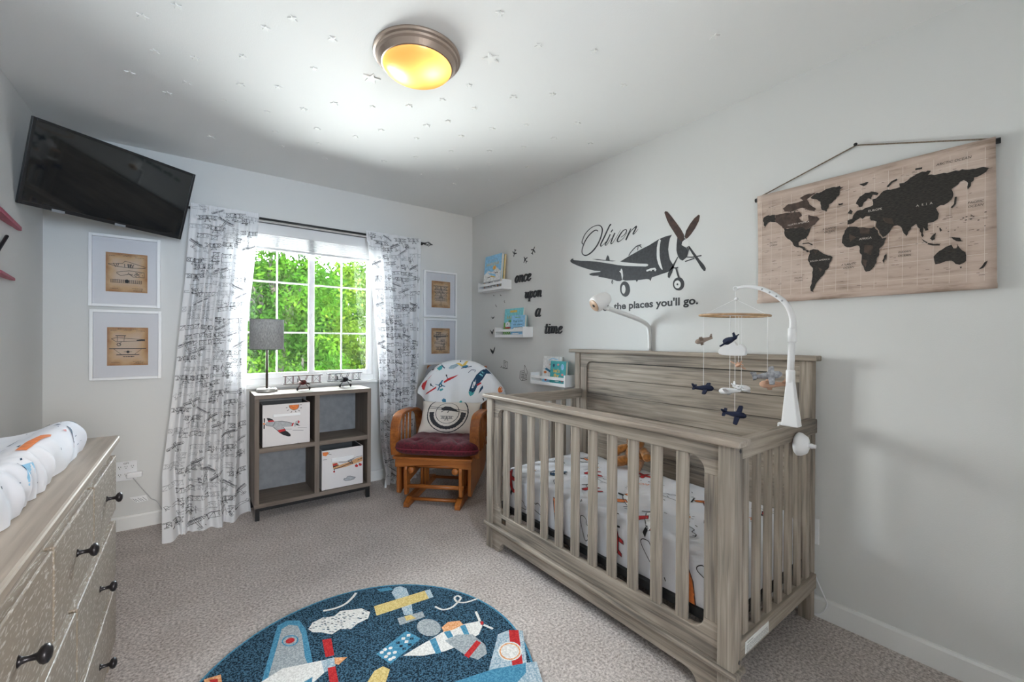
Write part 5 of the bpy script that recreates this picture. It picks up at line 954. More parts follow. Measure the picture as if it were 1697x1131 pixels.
G_(MB().prism([(-.26, .93), (.26, .93), (.25, .985), (.12, 1.01), (-.12, 1.01), (-.25, .985)], lambda u, v, d: (u, .365+d, v), 0, .028), 'back_top_rail', 'oak_x', bevel=.005)
for k in range(5): x = -.16+.08*k; G_(MB().tube([(x, .245, .36), (x, .385, .94)], .009, 8), 'back_spindle', 'oak_z', smooth=True)
# cushions, pillow, blanket: each lies on the chair
mat('maroon_velvet', (.085, .003, .012), .85, noise=.45, nscale=70, sheen=.08, bump=.5, bscale=260, bdist=.002); mat('maroon_piping', (.20, .02, .04), .8)
sc_ = thing('seat_cushion', 'maroon velvet tufted cushion on the glider chair seat', 'cushion', CHO, (0, 0, CHR))
def seatc(u, v, d=0):
    a = u*2*PI; b = (v-.5)*PI
    sg = lambda t, e: math.copysign(abs(t)**e, t)
    x = .325*sg(math.cos(a), .35)*sg(math.cos(b), .45); y = .250*sg(math.sin(a), .35)*sg(math.cos(b), .45); z = .058*sg(math.sin(b), .7)
    if z > 0:
        tx = (x/.325)*2.0; ty = (y/.250)*1.5
        t = sum(math.exp(-(((tx-i)**2)+((ty-j)**2))/.03) for i in (-1, 0, 1) for j in (-1, 0, 1)); z *= (1-.0*t); z -= .018*min(1, t)
        z += .018*abs(math.sin((tx+1)*PI/1.0))**.6*abs(math.cos(b))**.3*.8
    q = min(1, max(0, (y+.185)/.06)); x *= 1-.20*q*q*(3-2*q)
    return (x+.02, y-.060, .424+z)
mb = MB().grid(lambda u, v: seatc(u, v), 96, 40, True); mb.build('cushion_body', 'maroon_velvet', sc_, smooth=True, local=True, weld=True)
MB().tube([seatc(i/72, .5) for i in range(72)], .0045, 6, True).build('piping', 'maroon_piping', sc_, smooth=True, local=True)
mat('grey_cushion', (.22, .22, .24), .95, noise=.1, bump=.3, bscale=200)
bc = thing('back_cushion', 'grey padded cushion on the glider chair back behind the pillow', 'cushion', CHO, (0, 0, CHR))
bm_ = MB().grid(lambda u, v: (lambda a, b: (.255*math.copysign(abs(math.cos(a))**.3, math.cos(a))*max(1e-4, math.cos(b))**.3+.0, .045*math.sin(b)+.0, .27*math.copysign(abs(math.sin(a))**.35, math.sin(a))*max(1e-4, math.cos(b))**.3))(u*2*PI, (v-.5)*PI*.999), 48, 14, True)
bm_.xf(Matrix.Translation((0.0, .247, .742)) @ Matrix.Rotation(-.215, 4, 'X')); bm_.build('cushion_body', 'grey_cushion', bc, smooth=True, local=True, weld=True)
# throw blanket over the back
cloth('blanket_cloth', (.80, .81, .83), .05, bump=.35, bscale=250)
bk = thing('throw_blanket', 'white blanket printed with red and blue planes draped over the glider chair back', 'blanket', CHO, (0, 0, CHR))
def bl_top(x):   # height of the arched upper edge
    t = (x-.06)/.40; return 1.045-.30*abs(t)**2.6
def bl_hem(x): return .66+.09*abs((x-.03)/.36)**1.6+.025*math.sin(18*x+1)
def bl_surf(x, z, d):
    top = bl_top(x); h = max(0, top-z)
    y = .168+.215*(z-.725)
    rnd = .045
    if h < rnd: y += rnd-math.sqrt(max(0, rnd*rnd-(rnd-h)**2))
    edge = abs((x-.06)/.40); y += .10*edge**3
    g = min(1, max(0, (1.0-z)/.25)); y += .014*g*math.sin(26*x+2*z)+.008*g*math.sin(47*x+1)
    return (x, y-.02-d, z)
def bl_fn(u, v):
    x = -.30+.735*u
    if v < .75:
        z = bl_hem(x)+(bl_top(x)-bl_hem(x))*(v/.75); return bl_surf(x, z, 0)
    q = (v-.75)/.25; p = bl_surf(x, bl_top(x), 0); return (p[0], p[1]+.075*math.sin(min(1, q*3)*PI/2), p[2]-.42*max(0, q-.08)*(bl_top(x)-.45))
mb = MB().grid(bl_fn, 90, 80); mb.build('cloth', 'blanket_cloth', bk, smooth=True, local=True, fixn=False)
pr = PR()
def shr(P): return [(min(max(a/1000, -.29), .425), b/1000) for a, b in P]
for c, P in BLK['fill']: pr.fill('print_'+c, shr(P))
for w, P in BLK['stroke']: pr.stroke('print_navy', shr(P), w*.0011)
pr.build('printed_pattern', lambda u, v, d: bl_surf(u, min(max(v, bl_hem(u)+.002), bl_top(u)-.001), .0025+d), bk, step=.014, inc=.00001, local=True)
# pillow
cloth('canvas_cream', (.72, .66, .60), .0, bump=.3, bscale=500)
pw = thing('throw_pillow', 'cream canvas pillow with a round black biplane stamp on the glider chair', 'pillow', CHO, (0, 0, CHR))
PM = Matrix.Translation((.025, .070, .588)) @ Matrix.Rotation(-.52, 4, 'X')
def pil(x, z, side, d=0):   # x, z in -1..1
    e = (1-abs(x)**3.2)*(1-abs(z)**3.2); th = .062*max(0, e)**.55
    pull = 1-.06*(1-abs(z)**2)*abs(x)**4; pz = 1-.06*(1-abs(x)**2)*abs(z)**4
    wr = .004*math.sin(9*x+7*z)*abs(x)**2
    return tuple(PM @ Vector((.245*x*pull, -side*(th+d)+wr, .140*z*pz)))
mb = MB(); mb.grid(lambda u, v: pil(2*u-1, 2*v-1, 1), 40, 28); mb.grid(lambda u, v: pil(2*u-1, 2*v-1, -1), 40, 28); mb.build('cover', 'canvas_cream', pw, smooth=True, local=True, weld=True)
pr = PR(); cx, cz, r0 = -.02, .16, .70
sc2 = lambda a, b: (cx+a*r0, cz+b*r0*1.62)
random.seed(8)
def clip_stroke(P, W):
    cur = []; cw = []
    for p, w in list(zip(P, W))+[((9, 9), 0)]:
        if abs(p[0]) < .96 and abs(p[1]) < .955: cur.append(p); cw.append(w)
        else:
            if len(cur) > 1: pr.stroke('ink', cur, cw)
            cur = []; cw = []
def rough_ring(r, w, a0, a1):
    n = 90; P = []; W = []
    for i in range(n+1): a = math.radians(a0+(a1-a0)*i/n); P.append(sc2(r*math.cos(a), r*math.sin(a))); W.append(w*random.uniform(.75, 1.2))
    clip_stroke(P, W)
rough_ring(.97, .040, 0, 360); rough_ring(.55, .022, 0, 360); rough_ring(.76, .16, 178, 362)
pr.lines('ink', [[(-.95, .52), (.95, .20)], [(-.9, .38), (.75, .06)], [(-.3, .42), (-.25, .22)], [(.35, .31), (.4, .14)], [(-.15, .2), (-.3, .04)], [(.05, .15), (.0, -.02)]], cx, cz, r0, .028)
pr.fill('ink', [sc2(a, b*.62) for a, b in ((-.32, .35), (-.15, .55), (.1, .52), (.45, .22), (.5, .12), (.15, .2), (-.1, .18), (-.3, .22))])
pr.lines('ink', [[(a, b*1.5) for a, b in q] for q in PLANE_FRONT], cx+.0, cz-.30, .42, .013)
pr.build('printed_stamp', lambda u, v, d: pil(min(max(u, -.97), .97), min(max(v, -.97), .97), 1, .0015+d), pw, step=.03, inc=.000004, local=True)

# ================================================================== television
mat('tv_screen', (.006, .008, .010), .04, spec=.7); mat('tv_bezel', (.012, .012, .014), .25); mat('clip_grey', (.30, .31, .33), .4, metal=.4)
tc_, tya, tti, tro, TW, TH = Vector((-.3454, 3.2452, 2.0716)), .51547, .31588, -.03006, .7249, .4270
nrm = Vector((math.sin(tya)*math.cos(tti), -math.cos(tya)*math.cos(tti), -math.sin(tti))); rr_ = Vector((math.cos(tya), math.sin(tya), 0)); uu_ = nrm.cross(rr_); uu_ = -uu_ if uu_.z < 0 else uu_
r2 = rr_*math.cos(tro)+uu_*math.sin(tro); u2 = uu_*math.cos(tro)-rr_*math.sin(tro)
tv = thing('television', 'black flat television on a tilting wall mount in the upper corner', 'television', tc_)
tv.rotation_euler = Matrix((r2, -nrm, u2)).transposed().to_euler()
hw, hh, bz = TW/2, TH/2, .014
B = lambda mb, n, m, p=None, **k: mb.build(n, m, p or tv, local=True, **k)
B(MB().box((-hw, 0, -hh), (-hw+bz, .022, hh)).box((hw-bz, 0, -hh), (hw, .022, hh)).box((-hw+bz, 0, hh-bz), (hw-bz, .022, hh)).box((-hw+bz, 0, -hh), (hw-bz, .022, -hh+.020)), 'bezel', 'tv_bezel', bevel=.002)
B(MB().box((-hw+.010, .003, -hh+.014), (hw-.010, .012, hh-.010)), 'screen', 'tv_screen')
B(MB().box((-hw+.02, .012, -hh+.02), (hw-.02, .040, hh-.02)), 'back_shell', 'tv_bezel', bevel=.01)
for x in (-.24, .02): B(MB().box((x, -.002, -hh-.003), (x+.05, .014, -hh+.011)), 'stand_clip', 'clip_grey', bevel=.001)
B(MB().box((-.07, .040, -.07), (.07, .048, .07)), 'mount_plate', 'black_metal')
Mi = Matrix((r2, -nrm, u2)).transposed().inverted()
def tl_(p): return Mi @ (Vector(p)-tc_)
B(MB().tube([(0, .044, 0), (0, .085, .01), tl_((XL+.16, YB-.10, 2.10)), tl_((XL+.12, YB-.0, 2.10))], .012, 8), 'mount_arm', 'black_metal')

# pink winged wall shelf at the left edge
mat('pink_paint', (.42, .07, .12), .5, noise=.1, nscale=30); mat('pink_under', (.30, .20, .24), .6)
ws = thing('wall_decor_plane', 'pink wooden plane wall shelf with two wings on the left wall', 'wall shelf', (XL, 2.86, 1.6))
for z, y1, th in ((1.752, 3.17, .020), (1.492, 3.075, .013)):
    MB().prism([(2.35, 0), (2.35, .055), (2.75, .05), (y1, .014), (y1, 0)], lambda u, v, d: (XL+v, u, d), z, z+th).build('wing', 'pink_paint', ws, bevel=.002)
MB().tube([(XL+.012, 2.80, 1.56), (XL+.008, 2.985, 1.69)], .007, 8).build('strut', 'black_metal', ws)
MB().box((XL, 2.2, 1.55), (XL+.05, 2.42, 1.65)).build('fuselage', 'pink_paint', ws, bevel=.02)

# ================================================================== framed patent drawings
def aged(name):
    m, nt, b = _base(name); b.inputs['Roughness'].default_value = .8
    tc = nt.nodes.new('ShaderNodeTexCoord'); nz = nt.nodes.new('ShaderNodeTexNoise'); nz.inputs['Scale'].default_value = 14; nz.inputs['Detail'].default_value = 4
    gx = nt.nodes.new('ShaderNodeSeparateXYZ'); nt.links.new(tc.outputs['Generated'], gx.inputs[0])
    def edge(o):
        a = nt.nodes.new('ShaderNodeMath'); a.operation = 'SUBTRACT'; a.inputs[1].default_value = .5; nt.links.new(o, a.inputs[0])
        c = nt.nodes.new('ShaderNodeMath'); c.operation = 'ABSOLUTE'; nt.links.new(a.outputs[0], c.inputs[0]); return c.outputs[0]
    mx = nt.nodes.new('ShaderNodeMath'); mx.operation = 'MAXIMUM'; nt.links.new(edge(gx.outputs[0]), mx.inputs[0]); nt.links.new(edge(gx.outputs[2]), mx.inputs[1])
    ad = nt.nodes.new('ShaderNodeMath'); ad.operation = 'MULTIPLY_ADD'; ad.inputs[1].default_value = .35; nt.links.new(nz.outputs['Fac'], ad.inputs[0]); nt.links.new(mx.outputs[0], ad.inputs[2])
    rp = nt.nodes.new('ShaderNodeValToRGB'); e = rp.color_ramp.elements; e[0].position = .38; e[0].color = (.70, .54, .40, 1); e[1].position = .72; e[1].color = (.40, .16, .045, 1); x = e.new(.56); x.color = (.66, .42, .22, 1)
    nt.links.new(tc.outputs['Object'], nz.inputs['Vector']); nt.links.new(ad.outputs[0], rp.inputs['Fac']); nt.links.new(rp.outputs['Color'], b.inputs['Base Color'])
aged('aged_paper'); pane_glass('picture_glass', (.98, .98, .99), .06)
def framed(label, x0, x1, z0, z1, px, pz, art):
    yw = YB; f = .016; dpt = .030
    t = thing('framed_drawing', label, 'picture', ((x0+x1)/2, yw, z0), group='framed aircraft patent drawings')
    fr = MB()
    for a, b in (((x0, z0), (x0+f, z1)), ((x1-f, z0), (x1, z1)), ((x0+f, z0), (x1-f, z0+f)), ((x0+f, z1-f), (x1-f, z1))): fr.box((a[0], yw-dpt, a[1]), (b[0], yw, b[1]))
    fr.build('frame', 'white_paint', t, bevel=.0015)
    MB().box((x0+f, yw-.010, z0+f), (x1-f, yw-.004, z1-f)).build('mat_board', 'paper_white', t)
    (p0, p1), (q0, q1) = px, pz
    MB().box((p0, yw-.0115, q0), (p1, yw-.010, q1)).build('print_sheet', 'aged_paper', t)
    pr = PR(); cx = (p0+p1)/2; w = p1-p0; h = q1-q0; random.seed(int(x0*997+z0*31))
    art(pr, cx, q0, w, h)
    pr.build('drawing', lambda u, v, d: (u, yw-.0116-d, v), t, lift=.0002, inc=0)
    MB().box((x0+f, yw-.022, z0+f), (x1-f, yw-.0205, z1-f)).build('glazing', 'picture_glass', t)
def scribble(pr, x, z, w, n=5, th=0.0020):
    q = x
    while q < x+w: l = random.uniform(.004, .012); pr.stroke('ink', [(q, z), (min(q+l, x+w), z+random.uniform(-.0008, .0008))], th*random.uniform(.7, 1.4)); q += l+.002
def head(pr, cx, q0, w, h):
    scribble(pr, cx-w*.25, q0+h*.955, w*.5); scribble(pr, cx-w*.1, q0+h*.925, w*.2); scribble(pr, cx-w*.42, q0+h*.92, w*.14); scribble(pr, cx+w*.2, q0+h*.91, w*.22)
    scribble(pr, cx+w*.12, q0+h*.10, w*.28); scribble(pr, cx+w*.18, q0+h*.065, w*.2); scribble(pr, cx+w*.15, q0+h*.04, w*.22); scribble(pr, cx-w*.4, q0+h*.08, w*.2)
def art1(pr, cx, q0, w, h):
    head(pr, cx, q0, w, h)
    pr.stroke('ink', [(cx-.45*w, q0+.70*h), (cx-.1*w, q0+.74*h), (cx-.05*w, q0+.80*h), (cx+.05*w, q0+.78*h), (cx+.45*w, q0+.68*h), (cx+.45*w, q0+.65*h), (cx+.1*w, q0+.63*h), (cx-.25*w, q0+.65*h), (cx-.45*w, q0+.70*h)], 0.0027)
    for k in range(12): x = cx+random.uniform(-.3, .15)*w; pr.stroke('ink', [(x, q0+.64*h), (x+random.uniform(-.05, .05)*w, q0+.73*h)], 0.0027)
    pr.stroke('ink', [(cx-.25*w, q0+.48*h), (cx-.15*w, q0+.42*h), (cx+.02*w, q0+.46*h), (cx+.05*w, q0+.56*h), (cx-.25*w, q0+.5*h)], 0.0031)
    pr.stroke('ink', [(cx+.05*w, q0+.56*h), (cx+.42*w, q0+.53*h), (cx+.42*w, q0+.40*h), (cx+.15*w, q0+.40*h), (cx+.05*w, q0+.48*h)], 0.0031)
    for k in range(22): x, z = cx+random.uniform(.05, .4)*w, q0+random.uniform(.41, .52)*h; pr.stroke('ink', [(x, z), (x+random.uniform(-.08, .08)*w, z+random.uniform(-.02, .02)*h)], 0.0026)
    for k in range(3): z = q0+(.24+.035*k)*h; pr.stroke('ink', [(cx-.38*w, z), (cx+.36*w, z-.005*h)], 0.0024)
    for k in range(16): x = cx-.38*w+.049*w*k; pr.stroke('ink', [(x, q0+.23*h), (x, q0+.32*h)], 0.0019)
    pr.fill('ink', ell2(cx, q0+.28*h, .05*w, .05*h, 14))
def art2(pr, cx, q0, w, h):
    head(pr, cx, q0, w, h)
    pr.stroke('ink', [(cx-.4*w, q0+.70*h), (cx-.28*w, q0+.73*h), (cx+.4*w, q0+.68*h), (cx+.4*w, q0+.65*h), (cx-.28*w, q0+.62*h), (cx-.4*w, q0+.70*h)], 0.0027); pr.fill('ink', [(cx+.2*w, q0+.65*h), (cx+.42*w, q0+.64*h), (cx+.42*w, q0+.69*h), (cx+.22*w, q0+.67*h)])
    pr.stroke('ink', [(cx-.3*w, q0+.78*h), (cx-.05*w, q0+.78*h)], 0.0051); pr.stroke('ink', [(cx-.26*w, q0+.78*h), (cx-.26*w, q0+.63*h)], 0.0020); pr.stroke('ink', [(cx-.08*w, q0+.78*h), (cx-.1*w, q0+.63*h)], 0.0020)
    pr.stroke('ink', ell2(cx-.22*w, q0+.55*h, .045*w, .035*h, 14), 0.0037, True); pr.stroke('ink', [(cx-.22*w, q0+.55*h), (cx-.15*w, q0+.63*h)], 0.0024)
    pr.stroke('ink', [(cx-.45*w, q0+.44*h), (cx+.45*w, q0+.44*h)], 0.0059); pr.stroke('ink', [(cx-.28*w, q0+.28*h), (cx+.28*w, q0+.28*h)], 0.0051)
    for s in (-1, 1): pr.stroke('ink', [(cx+s*.35*w, q0+.44*h), (cx+s*.15*w, q0+.28*h)], 0.0019); pr.stroke('ink', [(cx+s*.1*w, q0+.36*h), (cx+s*.02*w, q0+.36*h)], 0.0024)
    pr.fill('ink', ell2(cx, q0+.355*h, .04*w, .035*h, 14)); scribble(pr, cx-.12*w, q0+.23*h, .28*w, th=0.0051)
def art3(pr, cx, q0, w, h):
    head(pr, cx, q0, w, h); pr.lines('ink', PLANE_FRONT, cx, q0+.72*h, .8*w, 0.0027); pr.lines('ink', PLANE_FRONT, cx, q0+.50*h, .78*w, 0.0022); pr.lines('ink', PLANE_TOP, cx, q0+.30*h, .7*w, 0.0022)
    for k in range(10): z = q0+random.uniform(.3, .75)*h; pr.stroke('ink', [(cx-.35*w, z), (cx+random.uniform(.1, .35)*w, z)], 0.0015)
def art4(pr, cx, q0, w, h):
    head(pr, cx, q0, w, h); pr.lines('ink', PLANE_SIDE, cx, q0+.70*h, .85*w, 0.0031, flip=-1); pr.lines('ink', PLANE_SIDE, cx, q0+.42*h, .75*w, 0.0024); pr.lines('ink', PLANE_FRONT, cx, q0+.20*h, .55*w, 0.0022)
    for k in range(5): pr.stroke('ink', [(cx-.4*w, q0+(.66+.012*k)*h), (cx+.3*w, q0+(.66+.012*k)*h)], 0.0019)
framed('white framed patent drawing hung directly below the television', -.513, -.178, 1.413, 1.858, (-.438, -.242), (1.508, 1.752), art1)
framed('white framed patent drawing of a biplane, lower of the two under the television', -.508, -.171, .957, 1.392, (-.431, -.238), (1.045, 1.285), art2)
framed('white framed patent drawing near the room corner, upper of the two by the curtain finial', 1.687, 2.029, 1.428, 1.860, (1.770, 1.964), (1.520, 1.770), art3)
framed('white framed patent drawing near the room corner, just above the draped blanket', 1.686, 2.031, .985, 1.414, (1.770, 1.962), (1.085, 1.325), art4)

# ================================================================== outlet, plug and cord on the back wall
ot = thing('wall_outlet', 'white six socket wall outlet behind the dresser', 'outlet', (-.342, YB, .37))
MB().box((-.393, YB-.012, .314), (-.290, YB, .436)).build('plate', 'white_plastic', ot, bevel=.004)
for i in range(3):
    for j in range(2):
        x, z = -.372+.030*i, .352+.048*j
        sk_ = MB().lathe([(0, 0), (.013, 0), (.0135, .0015)], 18, (x, YB-.012, z), Matrix.Rotation(PI/2, 3, 'X')).build('socket', 'white_paint', ot)
        MB().box((x-.006, YB-.0142, z+.001), (x-.004, YB-.0134, z+.008)).box((x+.004, YB-.0142, z+.001), (x+.006, YB-.0134, z+.008)).box((x-.002, YB-.0142, z-.008), (x+.002, YB-.0134, z-.004)).build('slots', 'slot_black', sk_)
pr = PR().text('ink', 'GFI', -.342, .424, w=.024, h=.010).build('lettering', lambda u, v, d: (u, YB-.0122-d, v), ot)
pc = thing('plug_and_cord', 'white plug in the outlet with a grey cord and paper tag trailing down', 'cord', (-.30, YB-.03, .355))
MB().box((-.338, YB-.045, .332), (-.262, YB-.0145, .366)).build('plug_body', 'white_plastic', pc, bevel=.006)
mat('cord_grey', (.45, .45, .46), .5)
MB().tube(catmull([(-.31, YB-.03, .335), (-.27, YB-.02, .26), (-.235, YB-.018, .20), (-.22, YB-.018, .175), (-.19, YB-.02, .15), (-.16, YB-.03, .085), (-.13, YB-.05, .07), (-.06, YB-.09, .075)], 5), .0028, 6).build('cable', 'cord_grey', pc, smooth=True)
tg = MB().hexa([(-.325, YB-.022, .205), (-.29, YB-.020, .165), (-.235, YB-.018, .168), (-.245, YB-.018, .205), (-.325, YB-.0213, .206), (-.29, YB-.0193, .166), (-.235, YB-.0173, .169), (-.245, YB-.0173, .206)]).build('tag', 'paper_white', pc)
pr = PR(); random.seed(2)
for k in range(5): pr.stroke('ink_soft', [(-.31+.012*k, .196-.005*(k % 2)), (-.29+.012*k, .172)], .002)
pr.build('tag_print', lambda u, v, d: (u, YB-.0225-d, v), tg)

# ================================================================== right wall: plate and cord by the crib
sp_ = thing('wall_plate', 'white wall plate on the right wall behind the crib post', 'outlet', (XR, .705, .372))
MB().box((XR-.007, .667, .315), (XR, .74, .43)).build('plate', 'white_plastic', sp_, bevel=.003)
for z in (.352, .392): MB().lathe([(0, 0), (.016, 0), (.0165, .002)], 18, (XR-.007, .704, z), Matrix.Rotation(-PI/2, 3, 'Y')).build('socket', 'white_paint', sp_)
wc = MB().tube(catmull([(2.206, .70, .30), (2.204, .685, .20), (2.197, .640, .10), (2.196, .632, .075), (2.197, .650, .03), (2.197, .69, .008), (2.197, .80, .006)], 6), .0028, 7).build('power_cord', 'white_plastic', smooth=True)
tag(wc, 'thin white power cord hanging down behind the crib leg', 'cord')

# ================================================================== wall decals
FR = lambda u, v, d: (XR-d, u, v)
dp = thing('plane_decal', 'large black propeller plane decal above the crib headboard', 'wall decal', (XR, 1.6, 1.68))
mb = MB()
for P in D['plane_fill']: mb.prism(mm(P), FR, 0, .0012)
mb.build('silhouette', 'decal_black', dp)
mb = MB()
for P in D['prop_fill']: mb.prism(mm(P), FR, 0, .0016)
mb.build('propeller_blades', 'decal_brown', dp)
pr = PR()
for P in D['plane_white']+D['hubw']: pr.fill('decal_white', mm(P))
for w, P in D['plane_wstroke']: pr.stroke('decal_white', mm(P), w*.0022)
pr.fill('decal_black', mm(D['plane_dot'][0]))
for w, P in D['plane_stroke']: pr.stroke('decal_black', mm(P), w*.0013)
pr.build('details', lambda u, v, d: (XR-.0014-d, u, v), dp, lift=.0004, inc=.000004)
dn = thing('name_decal', 'black script name decal reading Oliver above the plane decal', 'wall decal', (XR, 1.95, 1.8))
pr = PR()
for P, W in D['oliver']: pr.stroke('decal_black', mm(P), [w*.00175 for w in W], curve=5)
pr.build('lettering', FR, dn, lift=.001, inc=0)
dt = thing('quote_decal', 'black lettering decal reading the places you\'ll go under the plane decal', 'wall decal', (XR, 1.55, 1.42))
PR().text('decal_black', "the places you'll go.", -1.822, 1.406, w=.585, h=.062, align='l', offset=.03).text('decal_black', 'oh', -1.912, 1.416, w=.066, h=.040, align='l', offset=.03).build('lettering', lambda u, v, d: (XR-d, -u, v), dt, lift=.001, inc=0)

mat('word_black', (.03, .032, .035), .6, noise=.2, nscale=40)
LET = {
 'o': (.95, [([(.62, .93), (.40, 1.0), (.14, .72), (.10, .32), (.34, 0), (.62, .22), (.72, .62), (.56, .96), (.40, 1.0)], [.14, .16, .27, .27, .16, .25, .25, .16, .14])]),
 'n': (1.06, [([(.0, .86), (.10, .98), (.20, .9), (.20, .0)], [.1, .16, .26, .27]), ([(.24, .55), (.46, .95), (.66, .92), (.72, .6), (.71, .2), (.82, .0), (1.0, .14)], [.1, .16, .24, .27, .26, .18, .1])]),
 'c': (.86, [([(.70, .72), (.66, .92), (.44, 1.0), (.16, .74), (.11, .34), (.32, .0), (.56, .06), (.80, .32)], [.2, .22, .15, .26, .27, .17, .14, .1])]),
 'e': (.86, [([(.16, .44), (.52, .56), (.66, .82), (.46, 1.0), (.17, .74), (.11, .34), (.32, .0), (.56, .06), (.80, .32)], [.1, .13, .22, .14, .25, .27, .17, .14, .1])]),
 'u': (1.06, [([(.0, .86), (.10, .98), (.20, .9), (.20, .32), (.36, .02), (.58, .18), (.68, .5)], [.1, .16, .26, .27, .18, .13, .1]), ([(.70, 1.0), (.70, .22), (.82, .0), (1.0, .14)], [.26, .26, .17, .1])]),
 'p': (.98, [([(.0, .86), (.10, .98), (.20, .9), (.20, -.52)], [.1, .16, .26, .27]), ([(.22, .62), (.44, .98), (.70, .86), (.78, .5), (.62, .08), (.40, .02), (.22, .2)], [.1, .16, .25, .27, .2, .14, .1]), ([(.02, -.53), (.42, -.53)], [.12, .12])]),
 'a': (1.04, [([(.68, .78), (.48, 1.0), (.20, .76), (.12, .32), (.30, .0), (.54, .18), (.68, .6)], [.13, .15, .26, .27, .17, .13, .1]), ([(.72, 1.0), (.71, .22), (.82, .0), (1.0, .14)], [.26, .26, .17, .1])]),
 't': (.70, [([(.30, 1.42), (.27, .26), (.40, .0), (.64, .18)], [.25, .27, .17, .1]), ([(.0, .98), (.62, 1.0)], [.13, .13])]),
 'i': (.54, [([(.0, .86), (.10, .98), (.20, .9), (.20, .24), (.32, .0), (.50, .14)], [.1, .16, .26, .26, .17, .1]), ([(.20, 1.22), (.20, 1.38)], [.24, .24])]),
 'm': (1.52, [([(.0, .86), (.10, .98), (.20, .9), (.20, .0)], [.1, .16, .26, .27]), ([(.24, .55), (.42, .95), (.58, .92), (.64, .6), (.64, .0)], [.1, .16, .24, .27, .27]), ([(.68, .55), (.88, .95), (1.04, .92), (1.10, .6), (1.09, .2), (1.2, .0), (1.38, .14)], [.1, .16, .24, .27, .26, .18, .1])])}
def ribbon_solid(mb, P, W, fn, d0, d1):
    n = len(P); L = []; R_ = []
    for i in range(n):
        a = P[max(0, i-1)]; b = P[min(n-1, i+1)]; dx, dy = b[0]-a[0], b[1]-a[1]; q = math.hypot(dx, dy) or 1
        L.append((P[i][0]-dy/q*W[i]/2, P[i][1]+dx/q*W[i]/2)); R_.append((P[i][0]+dy/q*W[i]/2, P[i][1]-dx/q*W[i]/2))
    vs = []
    for i in range(n): vs += [fn(*L[i], d0), fn(*R_[i], d0), fn(*R_[i], d1), fn(*L[i], d1)]
    mb.add(vs, [(i*4+k, i*4+(k+1) % 4, (i+1)*4+(k+1) % 4, (i+1)*4+k) for i in range(n-1) for k in range(4)]+[(0, 1, 2, 3), tuple((n-1)*4+k for k in (3, 2, 1, 0))])
def word(txt, label, ya, yb, z0, z1):
    S = []; x = 0
    for ch in txt:
        adv, st = LET[ch]
        for P, W in st: S.append(([(x+a, b) for a, b in P], W))
        x += adv*.94
    lo = min(p[1] for P, W in S for p in P)-.08; hi = max(p[1] for P, W in S for p in P)+.08; x0 = -.06; x1 = max(p[0]+.2*p[1] for P, W in S for p in P)+.1
    sx = (ya-yb)/(x1-x0); sz = (z1-z0)/(hi-lo); mb = MB()
    for k, (P, W) in enumerate(S):
        q = catmull([(a, b, w*.80) for (a, b), w in zip(P, W)], 5)
        fn = lambda u, v, d: (XR-d, ya-(u+.2*v-x0)*sx, z0+(v-lo)*sz)
        ribbon_solid(mb, [(a, b) for a, b, c in q], [c for a, b, c in q], fn, 0, .0115+.0001*k)
    o = mb.build('word_cutout', 'word_black', None)
    tag(o, label, 'wall letters', 'once upon a time words')
word('once', 'black cutout word once beside the top book shelf', 2.900, 2.672, 1.706, 1.772)
word('upon', 'black cutout word upon under the word once', 2.764, 2.538, 1.536, 1.622)
word('a', 'black cutout single letter a under the word upon', 2.630, 2.546, 1.404, 1.477)
word('time', 'black cutout word time beside the middle book shelf', 2.514, 2.300, 1.266, 1.350)
JET = [(0, .5), (.06, .38), (.06, .14), (.46, -.06), (.46, -.16), (.06, -.04), (.05, -.32), (.2, -.42), (.2, -.5), (0, -.44), (-.2, -.5), (-.2, -.42), (-.05, -.32), (-.06, -.04), (-.46, -.16), (-.46, -.06), (-.06, .14), (-.06, .38)]
for (y, z), a, lb in zip(mm(D['jets']), (2.75, .65, -.55), ('small black jet decal nearest the top book shelf', 'small black jet decal just above the word once', 'small black jet decal highest and farthest from the book shelf')):
    c, s = math.cos(a), math.sin(a)
    o = MB().prism([(y-(u*c-v*s)*.068, z+(u*s+v*c)*.068) for u, v in JET], FR, 0, .0015).build('jet_decal', 'decal_black'); tag(o, lb, 'wall decal', 'jet decals on the right wall')
for k, ((w, P), lb) in enumerate(zip(D['bird_stroke'], ('tiny black bird decal under the top shelf near the room corner', 'tiny black bird decal under the top shelf, closer to the word upon', 'tiny black bird decal lower, nearest the middle shelf books', 'tiny black bird decal fourth in the rising line below the top shelf'))):
    o = PR().stroke('decal_black', mm(P), [.003, .007, .003], curve=4).build('bird_decal', FR, None, lift=.001); tag(o, lb, 'wall decal', 'bird decals rising from the pages')
for P, lb in zip(D['bird_fill'], ('small black bird decal with spread wings left of the middle shelf', 'black bird decal with raised wings touching the middle shelf corner', 'black folded page turning into a bird decal above the draped blanket')):
    o = MB().prism(mm(P), FR, 0, .0012).build('bird_decal', 'decal_black'); tag(o, lb, 'wall decal', 'bird decals rising from the pages')
for sl, lb in ((slice(0, 4), 'outlined torn page decal between the blanket and the bird decals'), (slice(4, None), 'outlined printed page decal with text lines beside the lowest shelf')):
    pr = PR()
    for w, P in D['page_stroke'][sl]: pr.stroke('decal_black', mm(P), .0045)
    o = pr.build('page_decal', FR, None, lift=.001, inc=0); tag(o, lb, 'wall decal', 'page decals on the right wall')

